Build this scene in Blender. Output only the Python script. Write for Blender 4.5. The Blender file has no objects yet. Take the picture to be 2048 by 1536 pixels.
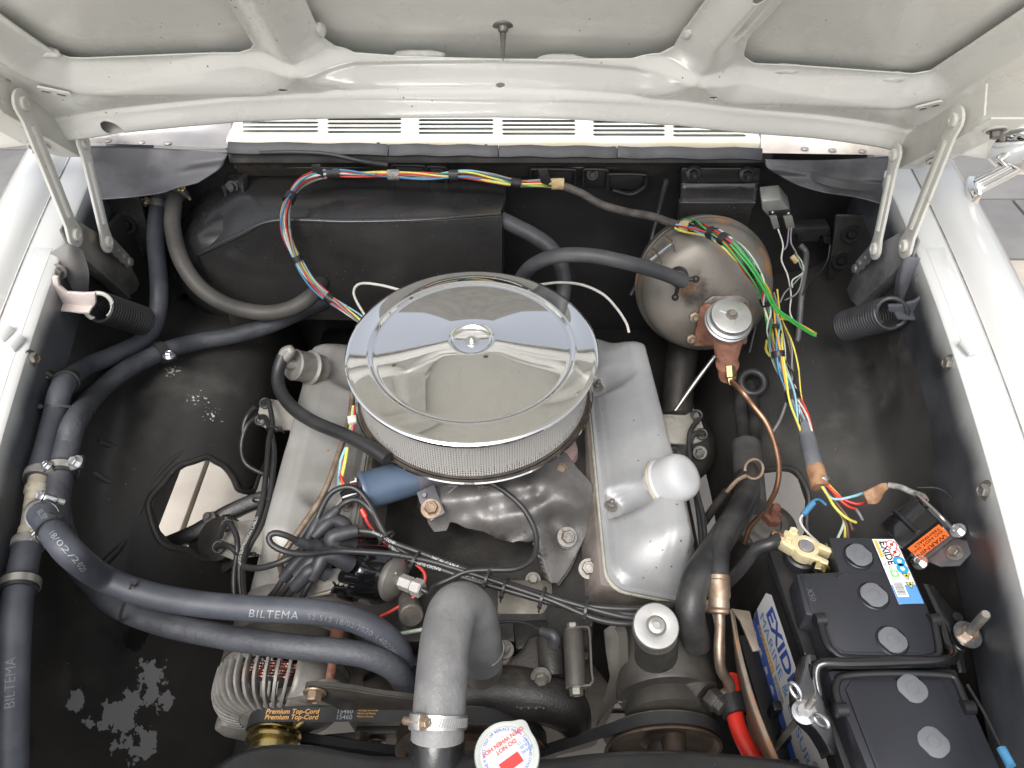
# Engine bay of an old white car, hood open.  Units: metres.  x = right, y = towards the windscreen, z = up.
import bpy, bmesh, math, random
import numpy as np
from mathutils import Vector, Matrix

random.seed(7); np.random.seed(7)
SC = bpy.context.scene
COL = SC.collection
R = math.radians

# ------------------------------------------------------------------ camera
CAM = np.array((0.0, 0.0, 1.66)); PITCH = R(45.0); FPX = 1538.0       # focal length in pixels of a 2048-wide picture
cam = bpy.data.cameras.new('camera'); camo = bpy.data.objects.new('camera', cam); COL.objects.link(camo)
cam.sensor_width = 36.0; cam.lens = FPX / 2048.0 * 36.0; cam.clip_start = 0.02; cam.clip_end = 500
camo.location = CAM; camo.rotation_euler = (R(90) - PITCH, 0, 0)
SC.camera = camo

# ------------------------------------------------------------------ sky, sun, exposure
SUN_EL, SUN_AZ = R(58), R(200)           # azimuth from +Y clockwise: the sun stands behind the photographer
w = bpy.data.worlds.new('World'); SC.world = w; w.use_nodes = True
nt = w.node_tree; nt.nodes.clear()
sky = nt.nodes.new('ShaderNodeTexSky'); sky.sky_type = 'NISHITA'; sky.sun_disc = False
sky.sun_elevation = SUN_EL; sky.sun_rotation = SUN_AZ; sky.dust_density = 5.0; sky.air_density = 0.9; sky.ozone_density = 1.0
bg = nt.nodes.new('ShaderNodeBackground'); bg.inputs[1].default_value = 0.15
wo = nt.nodes.new('ShaderNodeOutputWorld'); hs_ = nt.nodes.new('ShaderNodeHueSaturation'); hs_.inputs['Saturation'].default_value = 0.30   # hazy, overcast air
nt.links.new(sky.outputs[0], hs_.inputs['Color']); nt.links.new(hs_.outputs[0], bg.inputs[0]); nt.links.new(bg.outputs[0], wo.inputs[0])
sun = bpy.data.lights.new('sun', 'SUN'); sun.energy = 0.95; sun.angle = R(32); sun.color = (1.0, 0.975, 0.94)
suno = bpy.data.objects.new('sun', sun); COL.objects.link(suno)
sd = Vector((math.sin(SUN_AZ) * math.cos(SUN_EL), math.cos(SUN_AZ) * math.cos(SUN_EL), math.sin(SUN_EL)))
suno.rotation_euler = sd.to_track_quat('Z', 'Y').to_euler(); suno.location = sd * 10
vs = SC.view_settings; vs.view_transform = 'Standard'; vs.look = 'None'; vs.exposure = 0.80; vs.gamma = 1.0; vs.use_curve_mapping = False
SC.cycles.max_bounces = 8; SC.cycles.diffuse_bounces = 4; SC.cycles.glossy_bounces = 5; SC.cycles.transparent_max_bounces = 8
SC.cycles.use_denoising = True

# ------------------------------------------------------------------ measuring helpers
CP, SP = math.cos(PITCH), math.sin(PITCH)
def ray(px, py):
    a = (px - 1024) / FPX; b = (768 - py) / FPX
    return np.array((a, CP + SP * b, -SP + CP * b))
def at(px, py, z=None, y=None, x=None):
    """world point seen at a photograph pixel, on the given height / depth / side plane"""
    d = ray(px, py)
    t = (z - CAM[2]) / d[2] if z is not None else ((y - CAM[1]) / d[1] if y is not None else (x - CAM[0]) / d[0])
    return CAM + d * t
def pt(c):                                    # (px,py,z)
    return at(c[0], c[1], z=c[2])
def pts(l): return np.array([pt(c) for c in l])
def topx(p):
    p = np.asarray(p, float) - CAM
    dep = p[..., 1] * CP - p[..., 2] * SP; up = p[..., 1] * SP + p[..., 2] * CP
    return 1024 + FPX * p[..., 0] / dep, 768 - FPX * up / dep
def V(*a): return np.array(a, float)
def nrm(v):
    v = np.asarray(v, float); return v / (np.linalg.norm(v) + 1e-12)

# ------------------------------------------------------------------ objects
WL = {}                                        # world location of every object
def tag(o, label=None, cat=None, group=None, kind=None):
    if label: o['label'] = label
    if cat: o['category'] = cat
    if group: o['group'] = group
    if kind: o['kind'] = kind
    return o
def thing(name, label, cat, loc, group=None):
    o = bpy.data.objects.new(name, None); COL.objects.link(o); o.location = loc; o.empty_display_size = .02
    WL[o.name] = np.array(loc, float); return tag(o, label, cat, group)
def link(name, me, loc, parent=None):
    o = bpy.data.objects.new(name, me); COL.objects.link(o)
    if parent is not None:
        o.parent = parent; o.location = np.asarray(loc) - WL[parent.name]
    else: o.location = loc
    WL[o.name] = np.asarray(loc, float); return o
def inst(name, me, M, parent=None):
    """shared mesh placed with a matrix"""
    o = bpy.data.objects.new(name, me); COL.objects.link(o)
    if parent is not None: o.parent = parent; M = Matrix.Translation(Vector(-WL[parent.name])) @ M
    o.matrix_basis = M; WL[o.name] = np.array((0., 0., 0.)); return o

class MB:
    def __init__(s): s.v = []; s.f = []; s.n = 0; s.uv = None
    def add(s, v, f):
        v = np.asarray(v, float).reshape(-1, 3); s.v.append(v); s.f += [tuple(int(i) + s.n for i in q) for q in f]; s.n += len(v); return s
    def grid(s, G, closed_u=False, closed_v=False, flip=False):
        nu, nv = G.shape[:2]; f = []
        for i in range(nu if closed_u else nu - 1):
            for j in range(nv if closed_v else nv - 1):
                a, b, c, d = i * nv + j, ((i + 1) % nu) * nv + j, ((i + 1) % nu) * nv + (j + 1) % nv, i * nv + (j + 1) % nv
                f.append((d, c, b, a) if flip else (a, b, c, d))
        return s.add(G.reshape(-1, 3), f)
    def tube(s, P, r, n=12, caps=True, flat=None, closed=False):
        """sweep a circle (or an ellipse: flat=(a,b) half sizes, with frame normal up) along P"""
        P = np.asarray(P, float); N = len(P); r = np.broadcast_to(np.asarray(r, float), (N,))
        T, A, B = frames(P, closed)
        th = np.arange(n) * 2 * math.pi / n
        G = P[:, None, :] + r[:, None, None] * (np.cos(th)[None, :, None] * A[:, None, :] + np.sin(th)[None, :, None] * B[:, None, :])
        k0 = s.n; s.grid(G, closed_u=closed, closed_v=True, flip=True)
        if caps and not closed:
            s.f.append(tuple(k0 + i for i in range(n))); s.f.append(tuple(k0 + (N - 1) * n + i for i in reversed(range(n))))
        return s
    def ribbon(s, P, wdir, w, t):
        """flat strip: P path, wdir width directions (Nx3 or 3), w width, t thickness"""
        P = np.asarray(P, float); N = len(P); T = tangents(P)
        W = np.broadcast_to(np.asarray(wdir, float), P.shape); W = W - (W * T).sum(1)[:, None] * T; W /= np.linalg.norm(W, axis=1)[:, None] + 1e-9
        Nn = np.cross(T, W); w = np.broadcast_to(np.asarray(w, float), (N,))[:, None]
        G = np.stack([P - W * w / 2 - Nn * t / 2, P + W * w / 2 - Nn * t / 2, P + W * w / 2 + Nn * t / 2, P - W * w / 2 + Nn * t / 2], 1)
        k0 = s.n; s.grid(G, closed_v=True)
        s.f.append((k0 + 3, k0 + 2, k0 + 1, k0)); e = k0 + (N - 1) * 4; s.f.append((e, e + 1, e + 2, e + 3)); return s
    def lathe(s, prof, O, axis, n=32, x=None, caps=True, arc=None):
        """prof: (r, h) pairs from O along axis"""
        axis = nrm(axis); A, B = perp(axis, x); O = np.asarray(O, float)
        th = np.arange(n) * 2 * math.pi / n
        ring = np.cos(th)[:, None] * A + np.sin(th)[:, None] * B
        G = np.array([O + axis * h + ring * r for r, h in prof])
        k0 = s.n; s.grid(G, closed_v=True, flip=False); m = len(prof)
        if caps and not (m == 2 and prof[0][0] < 1e-5):
            if prof[0][0] > 1e-5: s.f.append(tuple(k0 + i for i in reversed(range(n))))
            if prof[-1][0] > 1e-5: s.f.append(tuple(k0 + (m - 1) * n + i for i in range(n)))
        return s
    def box(s, c, size, M=None):
        """M: 3x3 with columns = axes"""
        M = np.eye(3) if M is None else np.asarray(M, float); h = np.asarray(size, float) / 2
        v = np.array([(x, y, z) for x in (-1, 1) for y in (-1, 1) for z in (-1, 1)], float) * h
        v = v @ M.T + np.asarray(c, float)
        return s.add(v, [(0, 1, 3, 2), (4, 6, 7, 5), (0, 4, 5, 1), (2, 3, 7, 6), (0, 2, 6, 4), (1, 5, 7, 3)])
    def prism(s, poly, vec):
        """closed polygon (Nx3) extruded by vec"""
        P = np.asarray(poly, float); n = len(P); vec = np.asarray(vec, float)
        v = np.concatenate([P, P + vec]); f = [tuple(range(n)), tuple(reversed(range(n, 2 * n)))]
        f += [(i, n + i, n + (i + 1) % n, (i + 1) % n) for i in range(n)]
        return s.add(v, f)
    def ball(s, c, r, n=12, m=8, sc=(1, 1, 1)):
        G = np.array([[(math.sin(math.pi * i / m) * math.cos(2 * math.pi * j / n), math.sin(math.pi * i / m) * math.sin(2 * math.pi * j / n), math.cos(math.pi * i / m)) for j in range(n)] for i in range(m + 1)])
        G = G * r * np.asarray(sc) + np.asarray(c, float); return s.grid(G, closed_v=True, flip=True)
    def mesh(s, name, mat, off=(0, 0, 0), smooth=35, recalc=True, bevel=0, bseg=2, weld=True):
        me = bpy.data.meshes.new(name)
        v = (np.concatenate(s.v) - np.asarray(off))
        me.from_pydata(v.tolist(), [], s.f); me.validate()
        bm = bmesh.new(); bm.from_mesh(me)
        if weld: bmesh.ops.remove_doubles(bm, verts=bm.verts, dist=1e-6)
        if recalc: bmesh.ops.recalc_face_normals(bm, faces=bm.faces)
        if bevel:
            es = [e for e in bm.edges if len(e.link_faces) == 2 and e.calc_face_angle(0) > R(28)]
            bmesh.ops.bevel(bm, geom=es, offset=bevel, segments=bseg, profile=.5, affect='EDGES', clamp_overlap=True)
        bm.to_mesh(me); bm.free()
        if smooth: me.shade_smooth(); me.set_sharp_from_angle(angle=R(smooth))
        me.materials.append(MAT[mat] if isinstance(mat, str) else mat); return me
    def build(s, name, mat, parent=None, **k):
        v = np.concatenate(s.v); lo, hi = v.min(0), v.max(0); c = (lo + hi) / 2; c[2] = lo[2]
        return link(name, s.mesh(name, mat, c, **k), c, parent)

def tangents(P, closed=False):
    P = np.asarray(P, float)
    if closed: T = np.roll(P, -1, 0) - np.roll(P, 1, 0)
    else:
        T = np.empty_like(P); T[1:-1] = P[2:] - P[:-2]; T[0] = P[1] - P[0]; T[-1] = P[-1] - P[-2]
    return T / (np.linalg.norm(T, axis=1)[:, None] + 1e-12)
def perp(a, x=None):
    a = nrm(a)
    if x is None: x = np.array((0, 0, 1.)) if abs(a[2]) < .9 else np.array((1., 0, 0))
    A = nrm(np.asarray(x, float) - a * np.dot(a, x)); return A, np.cross(a, A)
def frames(P, closed=False):
    T = tangents(P, closed); A = np.empty_like(T); A[0], _ = perp(T[0])
    for i in range(1, len(T)):
        v = A[i - 1] - T[i] * np.dot(A[i - 1], T[i]); A[i] = nrm(v)
    return T, A, np.cross(T, A)
def smooth(P, step=.006, closed=False):
    """Catmull-Rom through P, resampled evenly"""
    P = np.asarray(P, float)
    if len(P) < 3: 
        n = max(2, int(np.linalg.norm(P[1] - P[0]) / step)); return P[0] + (P[1] - P[0]) * np.linspace(0, 1, n)[:, None]
    Q = np.concatenate([[P[-1]], P, P[:2]]) if closed else np.concatenate([[2 * P[0] - P[1]], P, [2 * P[-1] - P[-2]]])
    out = []; t = np.linspace(0, 1, 13)[:-1, None]
    for i in range(1, len(Q) - 2):
        a, b, c, d = Q[i - 1], Q[i], Q[i + 1], Q[i + 2]
        out.append(.5 * (2 * b + (c - a) * t + (2 * a - 5 * b + 4 * c - d) * t ** 2 + (3 * b - a - 3 * c + d) * t ** 3))
    out = np.concatenate(out + ([] if closed else [P[-1:]]))
    if closed: out = np.concatenate([out, out[:1]])
    L = np.concatenate([[0], np.cumsum(np.linalg.norm(np.diff(out, axis=0), axis=1))]); n = max(3, int(L[-1] / step) + 1)
    s = np.linspace(0, L[-1], n); res = np.stack([np.interp(s, L, out[:, k]) for k in range(3)], 1)
    return res[:-1] if closed else res
def tubeobj(name, P, r, mat, parent=None, n=12, step=.006, **k):
    return MB().tube(smooth(P, step), r, n).build(name, mat, parent, smooth=60, **k)
def crw(n, t):
    """Catmull-Rom weights (len(t), n) for n evenly spaced knots"""
    t = np.clip(np.asarray(t, float).ravel(), 0, 1) * (n - 1); i = np.minimum(t.astype(int), n - 2); f = t - i; W = np.zeros((len(t), n + 2)); k = np.arange(len(t))
    for o, w_ in enumerate((-.5 * f + f ** 2 - .5 * f ** 3, 1 - 2.5 * f ** 2 + 1.5 * f ** 3, .5 * f + 2 * f ** 2 - 1.5 * f ** 3, -.5 * f ** 2 + .5 * f ** 3)): W[k, i + o] += w_
    W[:, 1] += 2 * W[:, 0]; W[:, 2] -= W[:, 0]; W[:, n] += 2 * W[:, n + 1]; W[:, n - 1] -= W[:, n + 1]
    return W[:, 1:n + 1]
def bicubic(C):
    """control grid (m,n,3) -> function of arrays u,v in 0..1"""
    C = np.asarray(C, float); m, n = C.shape[:2]
    def S(u, v):
        u, v = np.broadcast_arrays(np.asarray(u, float), np.asarray(v, float)); r = np.einsum('ki,kj,ijc->kc', crw(m, u), crw(n, v), C, optimize=True)
        return r.reshape(u.shape + (3,))
    return S
def bgrid(C, nu, nv):
    C = np.asarray(C, float); return np.einsum('ai,bj,ijc->abc', crw(C.shape[0], np.linspace(0, 1, nu)), crw(C.shape[1], np.linspace(0, 1, nv)), C)
def sd_poly(x, y, poly):
    """signed distance (negative inside) of arrays x,y to polygon"""
    x = np.asarray(x, float); y = np.asarray(y, float); p = np.asarray(poly, float); d = np.full(x.shape, 1e18); ins = np.zeros(x.shape, bool)
    for i in range(len(p)):
        a, b = p[i], p[(i + 1) % len(p)]; e = b - a; wx, wy = x - a[0], y - a[1]
        t = np.clip((wx * e[0] + wy * e[1]) / (e @ e + 1e-18), 0, 1)
        d = np.minimum(d, (wx - e[0] * t) ** 2 + (wy - e[1] * t) ** 2)
        c = (a[1] > y) != (b[1] > y)
        with np.errstate(divide='ignore', invalid='ignore'): xi = a[0] + (y - a[1]) / (b[1] - a[1]) * e[0]
        ins ^= c & (x < xi)
    return np.where(ins, -1, 1) * np.sqrt(d)
def clipgrid(Gp, D):
    """mesh of the part of a point grid where D > 0, edges cut along D = 0"""
    nu, nv = D.shape; m = MB(); Gf = Gp.reshape(-1, 3); Df = D.ravel(); V_ = []; F = []; ok = Df > 0; mp = -np.ones(nu * nv, int)
    ids = np.arange(nu * nv).reshape(nu, nv); Q = np.stack([ids[:-1, :-1], ids[1:, :-1], ids[1:, 1:], ids[:-1, 1:]], -1).reshape(-1, 4); cnt = ok[Q].sum(1)
    full = Q[cnt == 4]; part = Q[(cnt > 0) & (cnt < 4)]; extra = []; base = len(Gf); pf = []
    for q in part:
        poly = []
        for k in range(4):
            a, b = q[k], q[(k + 1) % 4]
            if ok[a]: poly.append(a)
            if ok[a] != ok[b]:
                t = Df[a] / (Df[a] - Df[b]); extra.append(Gf[a] + (Gf[b] - Gf[a]) * t); poly.append(base + len(extra) - 1)
        if len(poly) > 2: pf.append(poly)
    allv = np.concatenate([Gf, np.array(extra).reshape(-1, 3)]); F = [list(q) for q in full] + pf
    used = np.unique(np.concatenate([np.array(f) for f in F])); mp = -np.ones(len(allv), int); mp[used] = np.arange(len(used))
    return m.add(allv[used], [tuple(mp[i] for i in f) for f in F])
def gridmesh(G): return MB().grid(G)
def solid(o, t, off=-1):
    md = o.modifiers.new('thickness', 'SOLIDIFY'); md.thickness = t; md.offset = off; return o

# hex bolt and friends (shared meshes, unit = 1 m, axis +z, head width 1)
def basis(loc, axis, sc=1., x=None):
    z = nrm(axis); a, b = perp(z, x); M = Matrix.Identity(4)
    for i in range(3): M[i][0], M[i][1], M[i][2], M[i][3] = a[i] * sc, b[i] * sc, z[i] * sc, loc[i]
    return M
BOLTS = {}
def bolt_mesh(mat, washer=True):
    k = (mat, washer)
    if k in BOLTS: return BOLTS[k]
    m = MB()
    if washer: m.lathe([(.0, 0), (.85, 0), (.9, .05), (.85, .14), (.0, .14)], (0, 0, 0), (0, 0, 1), 20)
    z0 = .13 if washer else 0
    m.lathe([(.0, z0), (.577, z0), (.577, z0 + .52), (.50, z0 + .6), (.36, z0 + .6), (.32, z0 + .55), (0, z0 + .55)], (0, 0, 0), (0, 0, 1), 6)
    BOLTS[k] = m.mesh('bolt', mat, smooth=25); return BOLTS[k]
def bolt(loc, axis, size, mat='steel', parent=None, washer=True, name='bolt'):
    return inst(name, bolt_mesh(mat, washer), basis(loc, axis, size, x=V(.3, .5, .8)), parent)
def stud(loc, axis, r, L, mat, parent, nut=True, name='stud'):
    m = MB(); prof = [(r, 0)]; k = max(4, int(L / (r * .35)))
    for i in range(k): prof += [(r * (.88 if i % 2 else 1), L * (i + .5) / k)]
    prof += [(r * .8, L), (0, L)]; m.lathe(prof, loc, axis, 12)
    if nut: m.lathe([(0, .0), (r * 2.0, 0), (r * 2.0, r * 1.7), (r * 1.2, r * 1.9), (0, r * 1.9)], loc, axis, 6)
    return m.build(name, mat, parent, smooth=30)

# ------------------------------------------------------------------ lettering: font outlines laid on real surfaces
def textmesh(body, size, shear=0, bold=0, space=1.0, align='LEFT', fine=0):
    c = bpy.data.curves.new('lettering', 'FONT'); c.body = body; c.size = size; c.shear = shear; c.offset = bold * size; c.space_character = space
    c.resolution_u = 3; c.align_x = align; c.align_y = 'CENTER'
    o = bpy.data.objects.new('lettering', c); COL.objects.link(o); me = bpy.data.meshes.new_from_object(o)
    if fine:                                    # short edges, so the print can bend round a hose
        bm = bmesh.new(); bm.from_mesh(me); bmesh.ops.triangulate(bm, faces=bm.faces)
        for _ in range(4):
            es = [e for e in bm.edges if e.calc_length() > size * fine]
            if not es: break
            bmesh.ops.subdivide_edges(bm, edges=es, cuts=1); bmesh.ops.triangulate(bm, faces=bm.faces)
        bm.to_mesh(me); bm.free()
    bpy.data.objects.remove(o); v = np.array([x.co[:] for x in me.vertices]).reshape(-1, 3); f = [tuple(p.vertices) for p in me.polygons]
    bpy.data.meshes.remove(me); bpy.data.curves.remove(c); return v, f
def text(body, size, O, X, Y, mat, parent, name='lettering', eps=.0004, mb=None, build=True, **k):
    """flat print: O origin, X reading direction, Y letter-up direction"""
    v, f = textmesh(body, size, **k); X = nrm(X); Y = nrm(np.asarray(Y) - X * np.dot(X, Y)); N = np.cross(X, Y); m = mb or MB()
    m.add(np.asarray(O) + v[:, :1] * X + v[:, 1:2] * Y + N * eps, f)
    return m.build(name, mat, parent, smooth=0, recalc=False, weld=False) if build else m
def text_tube(body, size, path, r, s0, up, mat, parent, rev=False, name='lettering', eps=.0006, **k):
    """print wrapped round a hose: path resampled points, s0 start arc length, up = direction (world) where the print faces"""
    v, f = textmesh(body, size, fine=.22, **k); P = np.asarray(path); L = np.concatenate([[0], np.cumsum(np.linalg.norm(np.diff(P, axis=0), axis=1))]); T = tangents(P)
    s = s0 + (-v[:, 0] if rev else v[:, 0])
    C = np.stack([np.interp(s, L, P[:, i]) for i in range(3)], 1); t = np.stack([np.interp(s, L, T[:, i]) for i in range(3)], 1)
    up = np.asarray(up, float); O = up - (t * up).sum(1)[:, None] * t; O /= np.linalg.norm(O, axis=1)[:, None]; S = np.cross(O, t)
    if rev: S = -S
    a = (v[:, 1] / r)[:, None]
    return MB().add(C + (r + eps) * (np.cos(a) * O + np.sin(a) * S), f).build(name, mat, parent, smooth=0, recalc=False, weld=False)

# ------------------------------------------------------------------ materials
MAT = {}
def mat(name, col, rough=.5, metal=0., col2=None, ns=18., lo=.35, hi=.65, rvar=.12, bump=.15, bs=260., coat=0., patch=None, patch2=None, speck=None, spec=.5, bd=.001, emit=None, ndet=5):
    """procedural material.  col2: large soft colour change; patch / patch2: (colour, scale, lo, hi, rough, metal) worn areas; speck: (colour, scale, radius) dust"""
    m = bpy.data.materials.new(name); m.use_nodes = True; t = m.node_tree; N = t.nodes; L = t.links; N.clear()
    out = N.new('ShaderNodeOutputMaterial'); b = N.new('ShaderNodeBsdfPrincipled'); L.new(b.outputs[0], out.inputs[0])
    co = N.new('ShaderNodeNewGeometry').outputs['Position']
    def noise(sc, det=5, rgh=.55, off=0):
        n = N.new('ShaderNodeTexNoise'); n.inputs['Scale'].default_value = sc; n.inputs['Detail'].default_value = det; n.inputs['Roughness'].default_value = rgh
        if off:
            mp = N.new('ShaderNodeMapping'); mp.inputs['Location'].default_value = (off, off * .7, off * 1.3); L.new(co, mp.inputs[0]); L.new(mp.outputs[0], n.inputs['Vector'])
        else: L.new(co, n.inputs['Vector'])
        return n.outputs[0]
    def ramp(x, a, c):
        r = N.new('ShaderNodeMapRange'); r.inputs[1].default_value = a; r.inputs[2].default_value = c; L.new(x, r.inputs[0]); r.interpolation_type = 'SMOOTHSTEP'; return r.outputs[0]
    def mix(f, A, B, isf=False):
        x = N.new('ShaderNodeMix'); x.data_type = 'FLOAT' if isf else 'RGBA'; i = (2, 3) if isf else (6, 7)
        L.new(f, x.inputs[0])
        for k, q in zip(i, (A, B)):
            if hasattr(q, 'is_linked'): L.new(q, x.inputs[k])
            else: x.inputs[k].default_value = q if isf else (*q, 1) if len(q) == 3 else q
        return x.outputs[0 if isf else 2]
    c2 = col2 if col2 is not None else tuple(min(1, q * 1.18 + .003) for q in col)
    C = mix(ramp(noise(ns, ndet), lo, hi), col, c2)
    Rg = mix(noise(ns * 2.3, 4, .6, 3.1), max(0, rough - rvar), min(1, rough + rvar), True); Mt = metal
    for k, p in enumerate((patch, patch2)):
        if p:
            f = ramp(noise(p[1], 7, .62, 11.3 + 7 * k), p[2], p[3]); C = mix(f, C, p[0]); Rg = mix(f, Rg, p[4], True); Mt = mix(f, Mt, p[5], True)
    if speck:
        vo = N.new('ShaderNodeTexVoronoi'); vo.inputs['Scale'].default_value = speck[1]; L.new(co, vo.inputs['Vector']); f = ramp(vo.outputs['Distance'], speck[2], speck[2] * .6)
        g = ramp(noise(speck[1] * .12, 3, .5, 5.), .5, .62); mu = N.new('ShaderNodeMath'); mu.operation = 'MULTIPLY'; L.new(f, mu.inputs[0]); L.new(g, mu.inputs[1])
        C = mix(mu.outputs[0], C, speck[0])
    L.new(C, b.inputs['Base Color']); L.new(Rg, b.inputs['Roughness'])
    if hasattr(Mt, 'is_linked'): L.new(Mt, b.inputs['Metallic'])
    else: b.inputs['Metallic'].default_value = Mt
    b.inputs['Coat Weight'].default_value = coat; b.inputs['Coat Roughness'].default_value = .06; b.inputs['Specular IOR Level'].default_value = spec
    if bump:
        bn = N.new('ShaderNodeBump'); bn.inputs['Strength'].default_value = bump; bn.inputs['Distance'].default_value = bd; L.new(noise(bs, 3, .6, 1.7), bn.inputs['Height']); L.new(bn.outputs[0], b.inputs['Normal'])
    if emit: b.inputs['Emission Color'].default_value = (*emit, 1); b.inputs['Emission Strength'].default_value = 1
    MAT[name] = m; return m
G3 = lambda g, a=0, c=0: (g + a, g, g + c)
# body
mat('hood_paint', (.70, .70, .65), .28, col2=(.74, .74, .69), ns=4, bump=.05, bs=60, coat=.5, speck=((.03, .03, .03), 55, .09))
mat('fender_paint', (.64, .65, .645), .22, col2=(.68, .685, .675), ns=3, bump=.02, bs=40, coat=.7)
mat('apron_paint', (.66, .66, .61), .38, col2=(.72, .72, .67), ns=6, bump=.06, coat=.2, patch=((.10, .10, .11), 9, .60, .78, .5, 0), speck=((.1, .09, .07), 40, .1))
mat('cowl_paint', (.82, .81, .74), .3, col2=(.86, .85, .80), ns=8, bump=.05, coat=.4)
mat('cream_paint', (.74, .68, .50), .35, col2=(.80, .77, .66), ns=10, bump=.08, patch=((.35, .26, .16), 30, .62, .75, .6, 0))
mat('bare_grey', (.34, .33, .33), .42, .35, col2=(.46, .44, .43), ns=9, bump=.12, patch=((.06, .06, .065), 6, .55, .7, .5, 0))
mat('shelf_grey', (.035, .035, .038), .42, 0, col2=(.135, .132, .138), ns=5, lo=.40, hi=.62, bump=.12, speck=((.6, .6, .58), 60, .08))
mat('hinge_paint', (.62, .61, .55), .38, col2=(.70, .69, .64), ns=14, bump=.1, coat=.15, patch=((.30, .25, .18), 34, .60, .74, .6, .1))
mat('hinge_dark', (.12, .115, .105), .5, .3, col2=(.30, .285, .255), ns=14, bump=.2, patch=((.38, .34, .27), 12, .56, .72, .5, .2))
mat('black_paint', (.017, .017, .0175), .36, col2=(.027, .026, .026), ns=7, bump=.35, bs=150, speck=((.5, .5, .48), 90, .07))
mat('black_gloss', (.020, .0195, .0195), .26, col2=(.036, .035, .034), ns=6, rvar=.08, spec=.8, bump=.3, bs=120, bd=.0008, speck=((.5, .5, .48), 110, .07))
mat('wheelhouse', (.034, .033, .032), .44, col2=(.060, .058, .055), ns=5, lo=.38, hi=.66, bump=.35, bs=180, rvar=.1, patch=((.105, .100, .092), 4.5, .56, .78, .65, 0), patch2=((.016, .016, .016), 7, .62, .72, .35, 0), speck=((.5, .49, .46), 60, .055))
mat('bay_dark', (.008, .008, .008), .6, col2=(.015, .014, .013), ns=9, bump=.3)
mat('slab', (.43, .385, .33), .85, col2=(.50, .455, .395), ns=7, bump=.5, bs=420, speck=((.75, .73, .7), 160, .16), patch=((.28, .26, .24), 5, .6, .8, .9, 0))
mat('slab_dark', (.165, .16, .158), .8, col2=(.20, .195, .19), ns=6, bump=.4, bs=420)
mat('joint_light', (.34, .31, .27), .95, col2=(.40, .37, .33), ns=40, bump=.6)
mat('joint', (.20, .17, .13), .95, col2=(.28, .24, .19), ns=40, bump=.6)
# metals
mat('chrome', (.86, .86, .85), .035, 1, col2=(.88, .88, .87), ns=5, rvar=.015, bump=0)
mat('chrome_worn', (.70, .70, .69), .16, 1, col2=(.80, .80, .78), ns=30, rvar=.08, bump=.1, patch=((.25, .22, .19), 60, .62, .72, .5, .6))
mat('steel', (.42, .41, .39), .38, .85, col2=(.52, .51, .485), ns=40, bump=.1)
mat('zinc', (.56, .57, .585), .30, .95, col2=(.66, .665, .675), ns=60, bump=.06)
mat('dull_steel', (.19, .18, .165), .5, .7, col2=(.29, .275, .25), ns=50, bump=.2, patch=((.16, .10, .06), 60, .58, .7, .7, .2))
mat('brown_steel', (.24, .17, .12), .5, .75, col2=(.42, .33, .25), ns=45, bump=.2)
mat('brass', (.72, .56, .27), .3, .95, col2=(.78, .64, .36), ns=40, bump=.06)
mat('brass_clamp', (.78, .66, .38), .42, .55, col2=(.84, .74, .48), ns=40, bump=.15, bs=500)
mat('copper', (.46, .265, .17), .40, .8, col2=(.33, .18, .11), ns=30, bump=.1)
mat('rust', (.20, .085, .055), .85, 0, col2=(.28, .135, .095), ns=50, bump=.6, bs=300, patch=((.10, .05, .035), 120, .56, .66, .9, 0))
mat('gold_zinc', (.66, .55, .26), .26, 1, col2=(.80, .72, .50), ns=14, bump=.05, patch=((.38, .33, .12), 18, .5, .6, .4, .9))
mat('alu_cast', (.17, .162, .15), .6, .25, col2=(.26, .25, .235), ns=30, bump=.5, bs=420, patch=((.13, .12, .105), 22, .58, .72, .8, 0))
mat('alu_dull', (.20, .19, .172), .52, .35, col2=(.28, .268, .248), ns=30, bump=.35, bs=350)
mat('cast_dark', (.016, .015, .014), .44, .1, col2=(.040, .037, .033), ns=16, bump=.6, bs=330, patch=((.085, .068, .05), 13, .60, .76, .6, .1), speck=((.2, .17, .13), 90, .07))
mat('cast_grey', (.14, .134, .128), .48, .45, col2=(.25, .24, .23), ns=13, bump=.65, bs=300, patch=((.22, .165, .115), 10, .58, .72, .5, .3), patch2=((.04, .038, .036), 11, .56, .68, .45, .1))
mat('pump_paint', (.034, .032, .029), .52, .05, col2=(.056, .053, .047), ns=20, bump=.5, bs=420, patch=((.02, .02, .018), 14, .58, .7, .5, 0), speck=((.25, .2, .15), 130, .09))
mat('silver_paint', (.27, .275, .28), .42, .2, col2=(.345, .35, .355), ns=9, bump=.2, bs=240, rvar=.08, patch=((.17, .148, .118), 12, .54, .80, .6, 0), patch2=((.12, .075, .045), 60, .68, .75, .7, 0), speck=((.10, .07, .05), 60, .11))
mat('silver_warm', (.26, .252, .235), .44, .2, col2=(.34, .335, .322), ns=9, bump=.2, bs=240, rvar=.08, patch=((.18, .15, .12), 10, .56, .76, .6, 0), patch2=((.16, .085, .05), 55, .66, .73, .7, 0), speck=((.10, .07, .05), 60, .12))
mat('filler_white', (.42, .425, .43), .5, 0, col2=(.47, .475, .48), ns=12, bump=.1, coat=.05, speck=((.16, .1, .06), 120, .09))
mat('pink_paint', (.47, .35, .33), .6, col2=(.56, .44, .42), ns=14, bump=.35, patch=((.20, .13, .11), 30, .60, .70, .8, 0), speck=((.1, .05, .04), 80, .14))
mat('booster', (.155, .138, .116), .44, .3, col2=(.235, .215, .187), ns=8, bump=.2, bs=200, patch=((.30, .145, .055), 13, .545, .64, .75, .0), patch2=((.055, .05, .044), 7, .56, .70, .4, .3), speck=((.4, .36, .3), 70, .07))
mat('coil_blue', (.085, .125, .185), .38, .1, col2=(.11, .155, .22), ns=12, bump=.1, coat=.2)
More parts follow.
